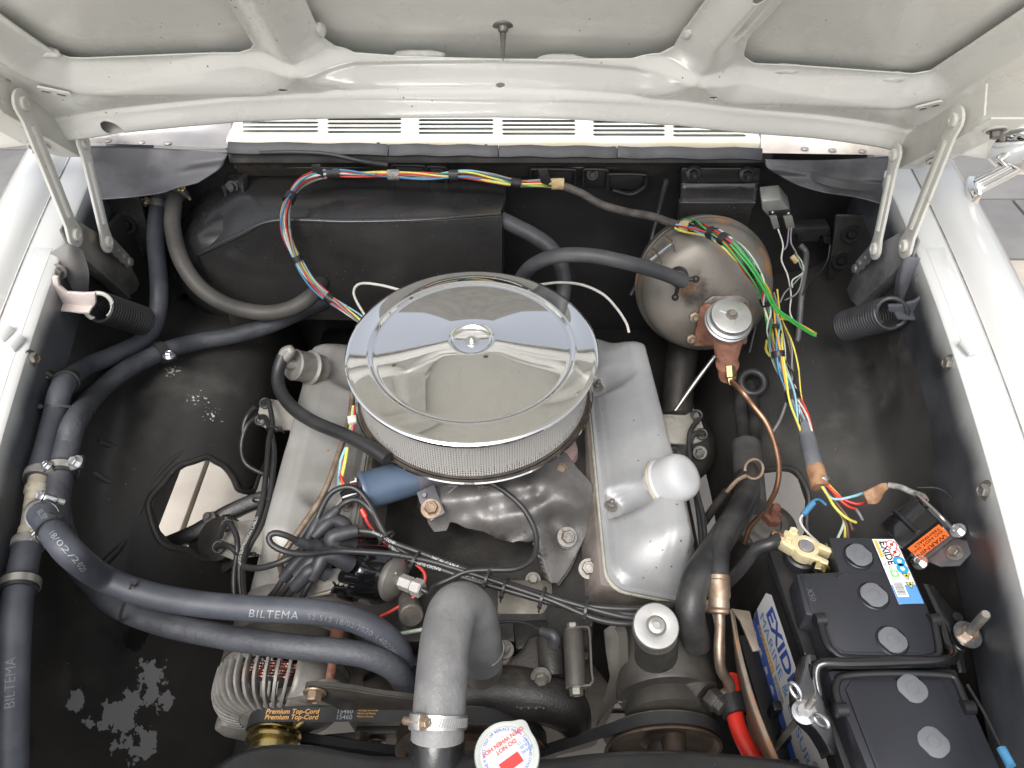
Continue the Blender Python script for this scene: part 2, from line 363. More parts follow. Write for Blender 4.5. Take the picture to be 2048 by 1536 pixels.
# rubber and plastic
mat('hose_blue', (.042, .046, .058), .52, col2=(.072, .078, .094), ns=14, bump=.25, bs=500, patch=((.10, .11, .13), 9, .60, .78, .6, 0))
mat('hose_grey', (.052, .049, .044), .55, col2=(.085, .08, .072), ns=16, bump=.2, bs=400)
mat('hose_black', (.016, .016, .017), .42, col2=(.030, .030, .031), ns=20, bump=.2, bs=400)
mat('hose_rad', (.13, .13, .13), .46, col2=(.21, .21, .208), ns=15, bump=.5, bs=200, bd=.0015, speck=((.4, .4, .4), 110, .07))
mat('foam_sleeve', (.030, .029, .028), .9, col2=(.05, .048, .045), ns=40, bump=.9, bs=500)
mat('cable_black', (.020, .020, .021), .38, col2=(.032, .031, .031), ns=25, bump=.1)
mat('boot_black', (.030, .031, .036), .46, col2=(.045, .046, .052), ns=30, bump=.12)
mat('bakelite', (.006, .006, .007), .12, col2=(.009, .009, .010), ns=20, bump=0, coat=.6)
mat('rubber_seal', (.028, .028, .031), .5, col2=(.045, .045, .05), ns=15, bump=.3)
mat('tape_black', (.014, .014, .015), .38, col2=(.024, .024, .025), ns=40, bump=.3, bs=300)
mat('tape_grey', (.10, .105, .12), .6, col2=(.16, .165, .18), ns=30, bump=.4, bs=300)
mat('old_tape', (.22, .11, .06), .7, col2=(.36, .22, .12), ns=60, bump=.6, bs=300)
mat('belt', (.018, .018, .020), .55, col2=(.028, .028, .030), ns=25, bump=.2, bs=500)
mat('battery_black', (.012, .012, .014), .36, col2=(.018, .018, .020), ns=10, bump=.25, bs=900, bd=.0004, speck=((.4, .4, .4), 70, .05))
mat('battery_lid', (.020, .0215, .028), .36, col2=(.026, .0275, .034), ns=6, bump=.2, bs=1100, bd=.0003, speck=((.4, .4, .4), 50, .045))
mat('plug_grey', (.12, .126, .138), .5, col2=(.145, .15, .163), ns=30, bump=.05)
mat('enamel_black', (.006, .006, .007), .14, col2=(.010, .010, .011), ns=12, bump=.12, bs=90, coat=.7)
mat('tank_black', (.011, .011, .012), .30, col2=(.020, .020, .021), ns=14, bump=.35, bs=160, coat=.2, speck=((.35, .33, .3), 110, .06))
mat('lead', (.36, .35, .38), .38, .8, col2=(.44, .43, .46), ns=60, bump=.15)
mat('old_fabric', (.33, .29, .21), .8, col2=(.46, .42, .33), ns=60, bump=.4)
mat('connector_grey', (.18, .185, .16), .6, col2=(.24, .24, .21), ns=40, bump=.2)
mat('relay_grey', (.20, .21, .19), .5, .3, col2=(.27, .27, .25), ns=30, bump=.2)
for n_, c_ in dict(red=(.50, .045, .035), blue=(.06, .20, .36), lightblue=(.22, .42, .50), yellow=(.62, .56, .10), green=(.045, .31, .06), darkgreen=(.03, .16, .09), orange=(.66, .33, .03), white=(.58, .56, .52), brown=(.14, .08, .06), grey=(.20, .20, .20), pink=(.65, .22, .26), pale=(.42, .50, .40), black=(.018, .018, .019), violet=(.20, .15, .24)).items():
    mat('wire_' + n_, c_, .42, col2=tuple(min(1, q * 1.15) for q in c_), ns=90, bump=.05, patch=(tuple(q * .45 for q in c_), 45, .60, .75, .6, 0))
mat('cable_red', (.60, .025, .015), .35, col2=(.66, .04, .025), ns=20, bump=.03)
# print
for n_, c_ in dict(white=(.80, .80, .80), blue=(.05, .10, .42), skyblue=(.10, .28, .66), cyan=(.02, .30, .55), orange=(.72, .42, .08), warn=(.78, .16, .03), red=(.70, .05, .05), green=(.18, .55, .14), yellow=(.80, .74, .10), grey=(.42, .42, .44), black=(.012, .012, .013), beltgold=(.62, .34, .10), hoseprint=(.24, .255, .275), pale=(.62, .66, .74)).items():
    mat('print_' + n_, c_, .45, col2=c_, bump=0, rvar=.03)
mat('apron_grad', (.030, .032, .037), .42, col2=(.075, .079, .088), ns=6, bump=.15)
mat('ledge_paint', (.020, .019, .018), .5, col2=(.06, .053, .046), ns=12, bump=.35, patch=((.10, .085, .07), 7, .6, .75, .6, 0))
mat('cowl_bare', (.52, .47, .42), .5, col2=(.70, .66, .60), ns=12, bump=.15)
mat('plenum', (.16, .18, .15), .7, col2=(.22, .24, .2), ns=12)
mat('sealer', (.60, .595, .56), .55, col2=(.68, .675, .64), ns=60, bump=.6, bs=150, bd=.002)
mat('shadow_paint', (.20, .20, .20), .6, col2=(.26, .26, .26), ns=40)
mat('hinge_dark2', (.15, .15, .155), .45, .3, col2=(.30, .30, .305), ns=16, bump=.2, patch=((.42, .40, .36), 14, .60, .74, .5, .2))
mat('spring_grey', (.035, .035, .039), .38, .2, col2=(.055, .055, .06), ns=30, bump=.15)
mat('pinkish_paint', (.60, .52, .49), .45, col2=(.66, .59, .56), ns=25, bump=.15, speck=((.2, .12, .1), 120, .08))
mat('blue_grey', (.10, .105, .12), .35, .2, col2=(.20, .205, .225), ns=9, bump=.15)
mat('pillar_paint', (.11, .11, .115), .42, .2, col2=(.30, .29, .28), ns=9, bump=.2)
mat('head_paint', (.09, .078, .068), .6, col2=(.19, .16, .148), ns=14, bump=.4, patch=((.07, .06, .055), 12, .55, .7, .6, 0))
mat('gasket', (.42, .42, .34), .7, col2=(.52, .51, .42), ns=60, bump=.4, speck=((.05, .05, .04), 90, .12))
mat('rust_pink', (.16, .10, .085), .75, col2=(.28, .19, .18), ns=30, bump=.6, patch=((.28, .17, .08), 25, .58, .68, .8, 0))
mat('cast_grey2', (.055, .052, .046), .55, .2, col2=(.095, .09, .08), ns=18, bump=.5, bs=400)
mat('plate_tin', (.12, .11, .09), .5, .4, col2=(.175, .16, .135), ns=20, bump=.2)
mat('bracket_metal', (.24, .23, .20), .55, .3, col2=(.33, .315, .28), ns=20, bump=.25, patch=((.13, .115, .09), 18, .56, .7, .7, 0))
mat('filter_paper', (.50, .475, .44), .85, col2=(.58, .555, .52), ns=20, bump=.1)
mat('old_rubber', (.045, .035, .028), .65, col2=(.08, .065, .05), ns=60, bump=.4)
mat('hose_rub', (.038, .039, .042), .5, col2=(.062, .063, .067), ns=14, bump=.25, bs=400)
mat('cap_metal', (.58, .58, .57), .34, .85, col2=(.68, .68, .67), ns=20, bump=.12, patch=((.10, .10, .105), 16, .60, .68, .5, .4))
def mesh_mat():
    m = bpy.data.materials.new('wire_mesh'); m.use_nodes = True; t = m.node_tree; N, L = t.nodes, t.links; N.clear()
    out = N.new('ShaderNodeOutputMaterial'); b = N.new('ShaderNodeBsdfPrincipled'); tr = N.new('ShaderNodeBsdfTransparent'); mx = N.new('ShaderNodeMixShader')
    uv = N.new('ShaderNodeUVMap'); sp = N.new('ShaderNodeSeparateXYZ'); L.new(uv.outputs[0], sp.inputs[0])
    def ma(op, a, c):
        n = N.new('ShaderNodeMath'); n.operation = op
        for i, q in enumerate((a, c)):
            if hasattr(q, 'is_linked'): L.new(q, n.inputs[i])
            else: n.inputs[i].default_value = q
        return n.outputs[0]
    u = ma('MULTIPLY', sp.outputs[0], 2 * math.pi * 300 / 2); v = ma('MULTIPLY', sp.outputs[1], 2 * math.pi * 10 / 1)
    s = ma('MULTIPLY', ma('SINE', ma('ADD', u, v), 0), ma('SINE', ma('SUBTRACT', u, v), 0))
    h = ma('GREATER_THAN', s, .22)                      # open diamonds of the expanded metal
    b.inputs['Base Color'].default_value = (.55, .535, .505, 1); b.inputs['Metallic'].default_value = .2; b.inputs['Roughness'].default_value = .45
    L.new(h, mx.inputs[0]); L.new(b.outputs[0], mx.inputs[1]); L.new(tr.outputs[0], mx.inputs[2]); L.new(mx.outputs[0], out.inputs[0]); MAT['wire_mesh'] = m
mesh_mat()
mat('hose_dark', (.034, .036, .043), .55, col2=(.064, .068, .078), ns=18, bump=.6, bs=120, bd=.002)
mat('hose_black2', (.014, .014, .015), .45, col2=(.045, .044, .043), ns=18, bump=.25, bs=300, patch=((.075, .07, .062), 16, .62, .78, .6, 0))
mat('print_hosefaint', (.11, .118, .132), .5, col2=(.16, .17, .18), ns=300, bump=0)
mat('print_paper', (.56, .56, .55), .5, col2=(.60, .60, .59), ns=30, bump=0)
mat('fitting_pale', (.34, .30, .235), .6, .1, col2=(.45, .41, .335), ns=40, bump=.35)
mat('cap_white', (.46, .49, .46), .42, .25, col2=(.55, .58, .55), ns=16, bump=.15, patch=((.40, .42, .38), 20, .58, .72, .5, .3))
mat('alu_rusty', (.10, .092, .082), .5, .35, col2=(.19, .175, .155), ns=22, bump=.4, patch=((.32, .17, .07), 17, .54, .66, .75, 0))
mat('pulley_rust', (.085, .068, .055), .55, .5, col2=(.17, .12, .085), ns=22, bump=.25, patch=((.25, .14, .08), 26, .58, .7, .75, 0))
mat('stator_band', (.075, .066, .056), .5, .35, col2=(.12, .105, .09), ns=24, bump=.2)
mat('copper_dark', (.16, .045, .025), .35, .5, col2=(.05, .02, .015), ns=90, bump=.1, coat=.3)
mat('arm_steel', (.040, .037, .033), .48, .4, col2=(.085, .078, .07), ns=18, bump=.3, patch=((.16, .11, .07), 14, .58, .7, .65, 0))
mat('cap_steel', (.36, .36, .345), .36, .75, col2=(.45, .45, .435), ns=26, bump=.1, patch=((.34, .31, .26), 34, .6, .7, .5, .5))
mat('pipe_brown', (.22, .165, .125), .42, .75, col2=(.36, .29, .23), ns=26, bump=.15, patch=((.12, .07, .045), 30, .58, .7, .7, .2))
mat('mount_grey', (.10, .097, .09), .6, .2, col2=(.17, .165, .155), ns=18, bump=.3, patch=((.16, .10, .06), 18, .58, .7, .8, 0))
mat('dark_glass', (.10, .095, .085), .45, col2=(.13, .125, .11), rvar=.02, bump=0, spec=.15)
mat('wheelhouse_flaked', (.024, .0235, .0225), .44, col2=(.044, .042, .040), ns=5, lo=.38, hi=.66, bump=.35, bs=180, rvar=.1, patch=((.075, .070, .064), 4.5, .57, .78, .65, 0), patch2=((.012, .012, .012), 8, .62, .72, .35, 0), speck=((.5, .49, .46), 60, .055))
mat('strap_grey', (.13, .13, .145), .45, .4, col2=(.18, .18, .195), ns=20, bump=.15)
mat('vac_grey', (.24, .23, .21), .45, .55, col2=(.32, .305, .28), ns=18, bump=.15, patch=((.16, .12, .08), 22, .6, .72, .6, .2))
mat('vac_light', (.42, .41, .385), .5, .4, col2=(.50, .49, .46), ns=30, bump=.2)
mat('scratch_grey', (.06, .06, .065), .6, col2=(.09, .09, .095), bump=0)
mat('print_blue2', (.06, .13, .52), .4, col2=(.09, .18, .60), ns=6, bump=0)
mat('shield_rust', (.13, .105, .08), .5, .4, col2=(.22, .185, .15), ns=14, bump=.3, patch=((.24, .12, .06), 11, .5, .62, .7, .1), patch2=((.05, .045, .04), 8, .6, .72, .6, .2))
mat('ear_grey', (.09, .09, .095), .4, .4, col2=(.16, .16, .165), ns=30, bump=.2)
mat('clip_clear', (.34, .34, .32), .35, col2=(.16, .15, .14), ns=90, bump=.2)
mat('old_tape2', (.42, .30, .14), .7, col2=(.52, .42, .24), ns=90, bump=.6, bs=300)
mat('loom_old', (.045, .040, .034), .7, col2=(.09, .08, .068), ns=50, bump=.9, bs=180, bd=.002)
mat('hose_grey2', (.08, .08, .085), .5, col2=(.12, .12, .125), ns=30, bump=.2)
mat('seam_dark', (.16, .155, .15), .7, col2=(.28, .27, .26), ns=30, bump=0)

def overspray(m, white):
    t = m.node_tree; N, L = t.nodes, t.links; b = next(n for n in N if n.type == 'BSDF_PRINCIPLED'); C = b.inputs['Base Color'].links[0].from_socket
    a = N.new('ShaderNodeAttribute'); a.attribute_name = 'overspray'; n = N.new('ShaderNodeTexNoise'); n.inputs['Scale'].default_value = 14; n.inputs['Detail'].default_value = 8; g = N.new('ShaderNodeNewGeometry'); L.new(g.outputs['Position'], n.inputs['Vector'])
    mu = N.new('ShaderNodeMath'); mu.operation = 'MULTIPLY_ADD'; L.new(n.outputs[0], mu.inputs[0]); mu.inputs[1].default_value = .5; L.new(a.outputs['Fac'], mu.inputs[2])
    r = N.new('ShaderNodeMapRange'); r.inputs[1].default_value = .45; r.inputs[2].default_value = 1.25; r.interpolation_type = 'SMOOTHSTEP'; L.new(mu.outputs[0], r.inputs[0])
    x = N.new('ShaderNodeMix'); x.data_type = 'RGBA'; x.inputs[7].default_value = (*white, 1); L.new(r.outputs[0], x.inputs[0]); L.new(C, x.inputs[6]); L.new(x.outputs[2], b.inputs['Base Color'])
overspray(MAT['apron_grad'], (.58, .59, .58))
mat('print_cable', (.42, .42, .42), .5, col2=(.5, .5, .5), bump=0)

# ================================================================== ground
g = MB().add([(-60, -60, 0), (60, -60, 0), (60, 60, 0), (-60, 60, 0)], [(0, 1, 2, 3)]).build('ground', 'joint'); tag(g, kind='structure')
MB().add([(-9, 2.25, .004), (9, 2.25, .004), (9, 14, .004), (-9, 14, .004)], [(0, 1, 2, 3)]).build('joint_bed', 'joint_light', g)
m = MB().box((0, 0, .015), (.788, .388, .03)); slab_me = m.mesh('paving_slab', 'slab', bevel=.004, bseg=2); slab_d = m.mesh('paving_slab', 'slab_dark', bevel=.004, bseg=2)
for r_ in range(-3, 13):
    y0 = 1.26 + .4 * r_
    for c_ in range(-4, 6):
        x0 = -.43 + .8 * c_ + (.4 if r_ % 2 else 0)
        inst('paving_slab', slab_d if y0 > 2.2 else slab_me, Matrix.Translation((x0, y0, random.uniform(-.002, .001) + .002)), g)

# ================================================================== fenders, with the flange the hood closes on
def edge_fit(L, lo=-.1, hi=1.75):
    P = pts(L); k = np.polyfit(P[:, 1], P[:, 0], 2); kz = np.polyfit(P[:, 1], P[:, 2], 1)
    return (lambda y: np.polyval(k, y)), (lambda y: np.polyval(kz, y))
XR, ZR = edge_fit([(1800, 440, .976), (1847, 500, .973), (1902, 671, .966), (1946, 842, .958), (2004, 1025, .95), (2048, 1165, .945)])
XL, ZL = edge_fit([(156, 420, .976), (103, 529, .973), (86, 615, .97), (49, 709, .965), (0, 880, .957)])
YS = np.linspace(-.05, 1.62, 60)
PROF_T = [(0, -.004), (.003, 0), (.030, .002), (.046, .002), (.050, -.004), (.058, -.005), (.064, .002), (.070, .010), (.085, .015), (.110, .014), (.132, .002), (.146, -.022), (.156, -.07), (.166, -.2), (.17, -.45)]
PROF_A = [(-.002, -.125), (-.0015, -.09), (-.001, -.07), (-.001, -.055), (-.0008, -.04), (-.0007, -.03), (-.0006, -.02), (-.0005, -.012), (.0, -.004)]
APR = {}
for sgn, X, Z, lab in ((-1, XL, ZL, 'white front fender beside the heater hoses, bright in the light'), (1, XR, ZR, 'white front fender beside the battery with chrome mirror arm')):
    f = thing('fender', lab, 'fender', (X(.8) + sgn * .1, .8, .5), 'front fenders')
    def strip(prof): return np.array([[(X(y) + sgn * o, y, Z(y) + h) for o, h in prof] for y in YS])
    MB().grid(strip(PROF_T)).build('fender_top', 'fender_paint', f, smooth=50)
    a_ = MB().grid(strip(PROF_A)).build('apron', 'apron_grad', f, smooth=50); APR[sgn] = f
    at_ = a_.data.attributes.new('overspray', 'FLOAT', 'POINT')                 # how much white overspray lies on the black paint below the lip
    for i_, v_ in enumerate(a_.data.vertices):
        yy_ = v_.co.y + WL[a_.name][1]; zz_ = v_.co.z + WL[a_.name][2]; at_.data[i_].value = max(0., 1 + (zz_ - Z(yy_)) / (.060 if sgn > 0 else .045))
    MB().tube(np.array([(X(y) + sgn * .0545, y, Z(y) - .0046) for y in YS]), .0013, 6).build('panel_seam', 'seam_dark', f)
    # raised stamped panel on the flange and the rubber-stop bumps
    yy = np.linspace(.30, .98, 30)
    P = [(X(y) + sgn * .013, y, Z(y) + .0003) for y in yy] + [(X(y) + sgn * .042, y, Z(y) + .0013) for y in yy[::-1]]
    MB().prism(P, (0, 0, .0012)).build('stamped_panel', 'fender_paint', f, bevel=.001)

# hood stop bumps (half cylinders on the flange)
for c, n_, sgn in (((1938, 694, .975), 1, 1), ((8, 668, .972), 2, -1)):
    for k in range(n_):
        p = pt((c[0] + k * 21, c[1] + k * 18, c[2]))
        d = nrm(V(sgn * .18 * -1, .75, .0)); M3 = np.stack([np.cross(d, V(0, 0, 1)), d, V(0, 0, 1)], 1)
        m = MB(); th = np.linspace(0, math.pi, 9)
        poly = [p - d * .012 + M3[:, 0] * .0075 * math.cos(a) + V(0, 0, .011 * math.sin(a) - .003) for a in th]
        m.prism(poly, d * .024).build('stop_bump', 'fender_paint', APR[sgn], bevel=.0008)
# apron bolts
for (c, sgn) in (((60, 718, .935), -1), ((1903, 727, .925), 1), ((1976, 982, .915), 1), ((-60, 1200, .9), -1)):
    p = pt(c); X = XR if sgn > 0 else XL
    p[0] = X(p[1]) - sgn * .002; d_ = ray(c[0], c[1]); t_ = (p[0] - CAM[0]) / d_[0]; p = CAM + d_ * t_
    bolt(p, (-sgn, 0, .12), .0145, 'dull_steel', APR[sgn])

# ================================================================== inner fenders (wheelhouses)
SHEET = {}
def inner_fender(ctrl, holepoly, label, mt='wheelhouse', nu=150, nv=100):
    Gp = bgrid(ctrl, nu, nv); px, py = topx(Gp)
    o = clipgrid(Gp, sd_poly(px, py, holepoly)).build('inner_fender', mt, smooth=70); SHEET[mt] = (Gp, px, py); solid(o, .0022)
    return tag(o, label, 'inner fender', 'inner fender panels')
CL = [[(-.70, 1.28, .90), (-.69, 1.28, .74), (-.60, 1.28, .70), (-.52, 1.28, .68), (-.47, 1.28, .60), (-.46, 1.28, .45)],
      [(XL(1.12) - .002, 1.12, .90), (-.675, 1.12, .75), (-.60, 1.12, .72), (-.52, 1.12, .70), (-.46, 1.12, .62), (-.45, 1.12, .45)],
      [(XL(.98) - .002, .98, .89), (-.665, .98, .75), (-.59, .98, .735), (-.51, .98, .715), (-.45, .98, .65), (-.435, .98, .48)],
      [(XL(.85) - .002, .85, .88), (-.645, .85, .75), (-.58, .85, .73), (-.505, .85, .70), (-.45, .85, .62), (-.44, .85, .46)],
      [(XL(.7) - .002, .7, .88), (-.63, .7, .74), (-.575, .7, .695), (-.51, .7, .63), (-.455, .7, .53), (-.44, .7, .40)],
      [(XL(.56) - .002, .56, .87), (-.61, .56, .72), (-.565, .56, .63), (-.505, .56, .54), (-.45, .56, .43), (-.43, .56, .32)],
      [(XL(.42) - .002, .42, .86), (-.59, .42, .69), (-.55, .42, .57), (-.49, .42, .47), (-.43, .42, .37), (-.41, .42, .28)],
      [(XL(.26) - .002, .26, .86), (-.575, .26, .68), (-.54, .26, .55), (-.48, .26, .44), (-.43, .26, .35), (-.41, .26, .27)],
      [(XL(.05) - .002, .05, .86), (-.55, .05, .67), (-.52, .05, .54), (-.47, .05, .43), (-.42, .05, .34), (-.40, .05, .26)]]
HOLE_L = [(388, 925), (412, 921), (432, 923), (450, 935), (466, 957), (474, 974), (481, 979), (500, 980), (512, 955), (530, 930), (550, 1000), (515, 1070), (450, 1100), (402, 1110), (376, 1096), (342, 1086), (320, 1062), (306, 1018), (308, 992), (328, 968), (358, 942)]
IFL = inner_fender(CL, HOLE_L, 'black inner fender with paint splashes, flaked paint and a cut-out showing paving', 'wheelhouse_flaked')
# where the paint has flaked off or been splashed: spots located on the panel itself
def spot(px, py, k='wheelhouse_flaked'):
    Gp, a, b = SHEET[k]; i = np.unravel_index(np.argmin((a - px) ** 2 + (b - py) ** 2), a.shape); return Gp[i]
def add_spots(m, spots):
    t = m.node_tree; N, L = t.nodes, t.links; b = next(n for n in N if n.type == 'BSDF_PRINCIPLED'); co = N.new('ShaderNodeNewGeometry').outputs['Position']
    C = b.inputs['Base Color'].links[0].from_socket
    for c, rad, sc, col, thr in spots:
        ds = N.new('ShaderNodeVectorMath'); ds.operation = 'DISTANCE'; ds.inputs[1].default_value = c; L.new(co, ds.inputs[0])
        f = N.new('ShaderNodeMapRange'); f.inputs[1].default_value = 0; f.inputs[2].default_value = rad; f.inputs[3].default_value = .30; f.inputs[4].default_value = -.45; L.new(ds.outputs['Value'], f.inputs[0])
        n = N.new('ShaderNodeTexNoise'); n.inputs['Scale'].default_value = sc; n.inputs['Detail'].default_value = 5; n.inputs['Roughness'].default_value = .6; L.new(co, n.inputs['Vector'])
        a = N.new('ShaderNodeMath'); a.operation = 'ADD'; L.new(f.outputs[0], a.inputs[0]); L.new(n.outputs[0], a.inputs[1])
        r = N.new('ShaderNodeMapRange'); r.inputs[1].default_value = thr; r.inputs[2].default_value = thr + .012; L.new(a.outputs[0], r.inputs[0])
        x = N.new('ShaderNodeMix'); x.data_type = 'RGBA'; x.inputs[7].default_value = (*col, 1); L.new(r.outputs[0], x.inputs[0]); L.new(C, x.inputs[6]); C = x.outputs[2]
    L.new(C, b.inputs['Base Color'])
GREY = (.27, .27, .275)
add_spots(MAT['wheelhouse_flaked'], [(spot(145, 1400), .045, 42, GREY, .61), (spot(300, 1370), .080, 38, GREY, .59), (spot(240, 1440), .105, 26, GREY, .565), (spot(285, 1490), .075, 44, GREY, .59), (spot(330, 1400), .05, 60, GREY, .62), (spot(270, 1280), .045, 18, (.006, .006, .006), .55),
    (spot(345, 745), .06, 190, (.42, .42, .4), .74), (spot(390, 800), .09, 150, (.5, .5, .48), .79), (spot(420, 830), .08, 210, (.5, .5, .48), .80)])
mir = lambda p: (-.068 - p[0] + .012, p[1], p[2])
CR = [[mir(p) for p in row] for row in CL]
for row in CR:
    for k, p in enumerate(row):
        if k == 0: row[0] = (XR(p[1]) + .002, p[1], p[2])
HOLE_R = [(1488, 985), (1500, 955), (1540, 940), (1582, 945), (1604, 965), (1616, 1000), (1606, 1040), (1612, 1065), (1590, 1090), (1510, 1090), (1485, 1050)]
IFR = inner_fender(CR, HOLE_R, 'plain dusty black inner fender behind the battery and voltage regulator')

# rolled flange round the cut-outs
for hole, o_, k_ in ((HOLE_L, IFL, 'wheelhouse_flaked'), (HOLE_R, IFR, 'wheelhouse')):
    c_ = np.mean(hole, 0); P = [spot(*(c_ + (np.array(q) - c_) * 1.06), k_) for q in hole]
    MB().tube(smooth(np.array(P) + V(0, -.001, .001), .006, closed=True), .0055, 10, closed=True).build('cutout_flange', k_, o_, smooth=60)
# pressed swage lines and a dimple on the panels
for o_, k_, L in ((IFL, 'wheelhouse_flaked', [(150, 1180), (240, 1090), (280, 1010), (300, 960), (360, 905), (430, 885)]), (IFL, 'wheelhouse_flaked', [(190, 880), (230, 900), (250, 940), (225, 965), (185, 940)])):
    MB().tube(smooth(np.array([spot(a, b, k_) for a, b in L]) - V(0, 0, .0035), .008), .006, 10).build('swage_line', k_, o_, smooth=80)
# lower chassis: rails, cross member, floor of the bay (what hides the road under the engine)
fr = thing('chassis_frame', 'black chassis rails and cross member low in the engine bay', 'frame', (-.04, .8, .2))
for sgn, x in ((-1, -.40), (1, .32)):
    MB().box((x, .72, .36), (.075, 1.5, .10)).build('side_rail', 'bay_dark', fr, bevel=.01)
MB().box((-.04, 1.16, .42), (.75, .22, .30)).build('toe_board', 'bay_dark', fr, bevel=.02)
MB().box((-.04, .72, .25), (.70, .20, .08)).build('cross_member', 'bay_dark', fr, bevel=.02)

# ================================================================== firewall with cowl
fw = thing('firewall', 'black firewall with stamped ribs, studs and bolted plates under the white cowl', 'firewall', (-.03, 1.27, .4))
MB().add([(-.80, 1.275, .3), (.76, 1.275, .3), (.76, 1.275, .975), (-.80, 1.275, .975)], [(0, 1, 2, 3)]).build('firewall_panel', 'black_paint', fw)
MB().add([(-.80, 1.2755, .2), (-.80, 1.0, .2), (-.80, 1.0, .85), (-.80, 1.2755, .85)], [(0, 1, 2, 3)]).build('side_panel', 'bay_dark', fw)
# ledge under the seal
sx = np.linspace(-.50, .46, 50)
G_ = np.array([[(x, 1.252, .992), (x, 1.243, .985), (x, 1.240, .974), (x, 1.252, .966), (x, 1.262, .955 + .004 * math.sin(x * 14)), (x, 1.272, .93)] for x in sx])
MB().grid(G_).build('upper_ledge', 'ledge_paint', fw, smooth=60)
# the grey shelves either side
def shelf(rows, label, nm='side_shelf', mt='shelf_grey'):
    C = np.array([[at(px, py, z=z) for px, py, z in row] for row in rows]); G = bgrid(C, 40, 26)
    o = MB().grid(G).build(nm, mt, fw, smooth=60); solid(o, .002); return o
shelf([[(160, 292, 1.0), (166, 330, .985), (176, 372, .965), (184, 400, .955)], [(250, 293, 1.0), (250, 330, .982), (258, 368, .963), (262, 394, .955)],
       [(330, 297, .999), (330, 330, .982), (325, 358, .968), (322, 386, .957)], [(390, 301, .998), (388, 325, .988), (372, 346, .972), (352, 376, .96)],
       [(455, 307, .997), (450, 318, .992), (440, 336, .978), (395, 366, .963)]], '')
shelf([[(1530, 318, .996), (1535, 336, .985), (1560, 352, .972), (1600, 372, .965)], [(1600, 320, .996), (1615, 345, .982), (1625, 360, .972), (1650, 385, .963)],
       [(1680, 319, .996), (1690, 350, .978), (1700, 368, .968), (1715, 395, .958)], [(1780, 312, .996), (1770, 355, .978), (1768, 372, .965), (1770, 410, .955)]], '')
MB().ribbon(smooth(pts([(1622, 350, .978), (1650, 362, .975), (1700, 372, .972), (1758, 375, .97)])), V(0, -.5, -1), .012, .003).build('shelf_lip', 'black_paint', fw)
# rear seam ledges of the cowl, bare and welded
def strip3(rows, nm, mt, parent):
    C = np.array([[at(px, py, z=z) for px, py, z in row] for row in rows])
    return MB().grid(bgrid(C, 30, 14)).build(nm, mt, parent, smooth=50)
strip3([[(150, 286, 1.004), (150, 276, 1.006), (150, 262, 1.02), (150, 240, 1.05)], [(300, 290, 1.003), (300, 279, 1.005), (300, 262, 1.012), (300, 240, 1.03)], [(455, 296, 1.0), (458, 284, 1.002), (462, 266, 1.008), (462, 240, 1.02)]], 'cowl_seam', 'bare_grey', fw)
strip3([[(1525, 306, 1.0), (1522, 292, 1.002), (1522, 272, 1.008), (1522, 250, 1.02)], [(1650, 308, 1.0), (1650, 296, 1.003), (1650, 280, 1.01), (1650, 255, 1.03)], [(1800, 310, 1.002), (1800, 300, 1.005), (1800, 285, 1.015), (1800, 260, 1.05)]], 'cowl_seam', 'cowl_bare', fw)
for k, (px, py, z) in enumerate([(215, 281, 1.006), (282, 284, 1.005), (335, 286, 1.005), (1610, 297, 1.004), (1665, 300, 1.004), (1725, 302, 1.004)]):
    MB().ball(pt((px, py, z)), .006, 10, 6, (1.2, 1, .35)).build('spot_weld', 'bare_grey', fw)
# cowl grille: white pressed plate with rows of slots
gr = thing('cowl_grille', 'white cowl air intake with rows of narrow slots below the windscreen', 'grille', (-.03, 1.32, 1.0))
z0g = 1.012
XS = [(482, 640), (652, 806), (834, 990), (1001, 1154), (1183, 1333), (1343, 1495)]; ROWS = [240.5, 249, 257.5, 266]
def gz(y): return z0g + (y - 1.30) * .10
def on_g(px, py):
    d = ray(px, py); z = z0g
    for _ in range(6): t = (z - CAM[2]) / d[2]; z = gz((CAM + d * t)[1])
    return CAM + d * t
slots = []
for (a, b) in XS:
    for i, yy in enumerate([222, 231.5] + ROWS):
        tilt = 0.010 * ((a + b) / 2 - 990) + 0
        p, q = on_g(a + 3, yy + tilt), on_g(b - 3, yy + tilt); slots.append((p[0], q[0], (p[1] + q[1]) / 2))
xa, xb = on_g(455, 272)[0], on_g(1525, 290)[0]; ya, yb = on_g(990, 276)[1], 1.47
def s_slots(X, Y):
    d = np.full(X.shape, 9.)
    for p, q, y in slots:
        dx = np.maximum(np.maximum(p + .004 - X, X - q + .004), 0); d = np.minimum(d, np.hypot(dx, Y - y) - .0042)
    return d
X, Y = np.meshgrid(np.linspace(xa, xb, 560), np.arange(ya, yb, .0026), indexing='ij')
o = clipgrid(np.stack([X, Y, gz(Y)], -1), s_slots(X, Y)).build('slotted_plate', 'cowl_paint', gr, smooth=40); solid(o, .0015)
yf = ya
G_ = np.array([[(x, ya + .0005, gz(ya)), (x, ya - .004, gz(ya) - .002), (x, ya - .006, gz(ya) - .007), (x, ya - .006, gz(ya) - .016)] for x in np.linspace(xa, xb, 40)])
MB().grid(G_).build('front_lip', 'cream_paint', gr, smooth=60)
MB().box(((xa + xb) / 2, (ya + yb) / 2, .96), (xb - xa, yb - ya, .02)).build('plenum_floor', 'plenum', gr)
for px, py in ((757, 291), (972, 295), (1226, 299)): MB().lathe([(.0, .006), (.003, .005), (.0042, .002), (.0042, -.006)], at(px, py, z=1.001), (0, -.3, 1), 10).build('trim_screw', 'rubber_seal', gr)
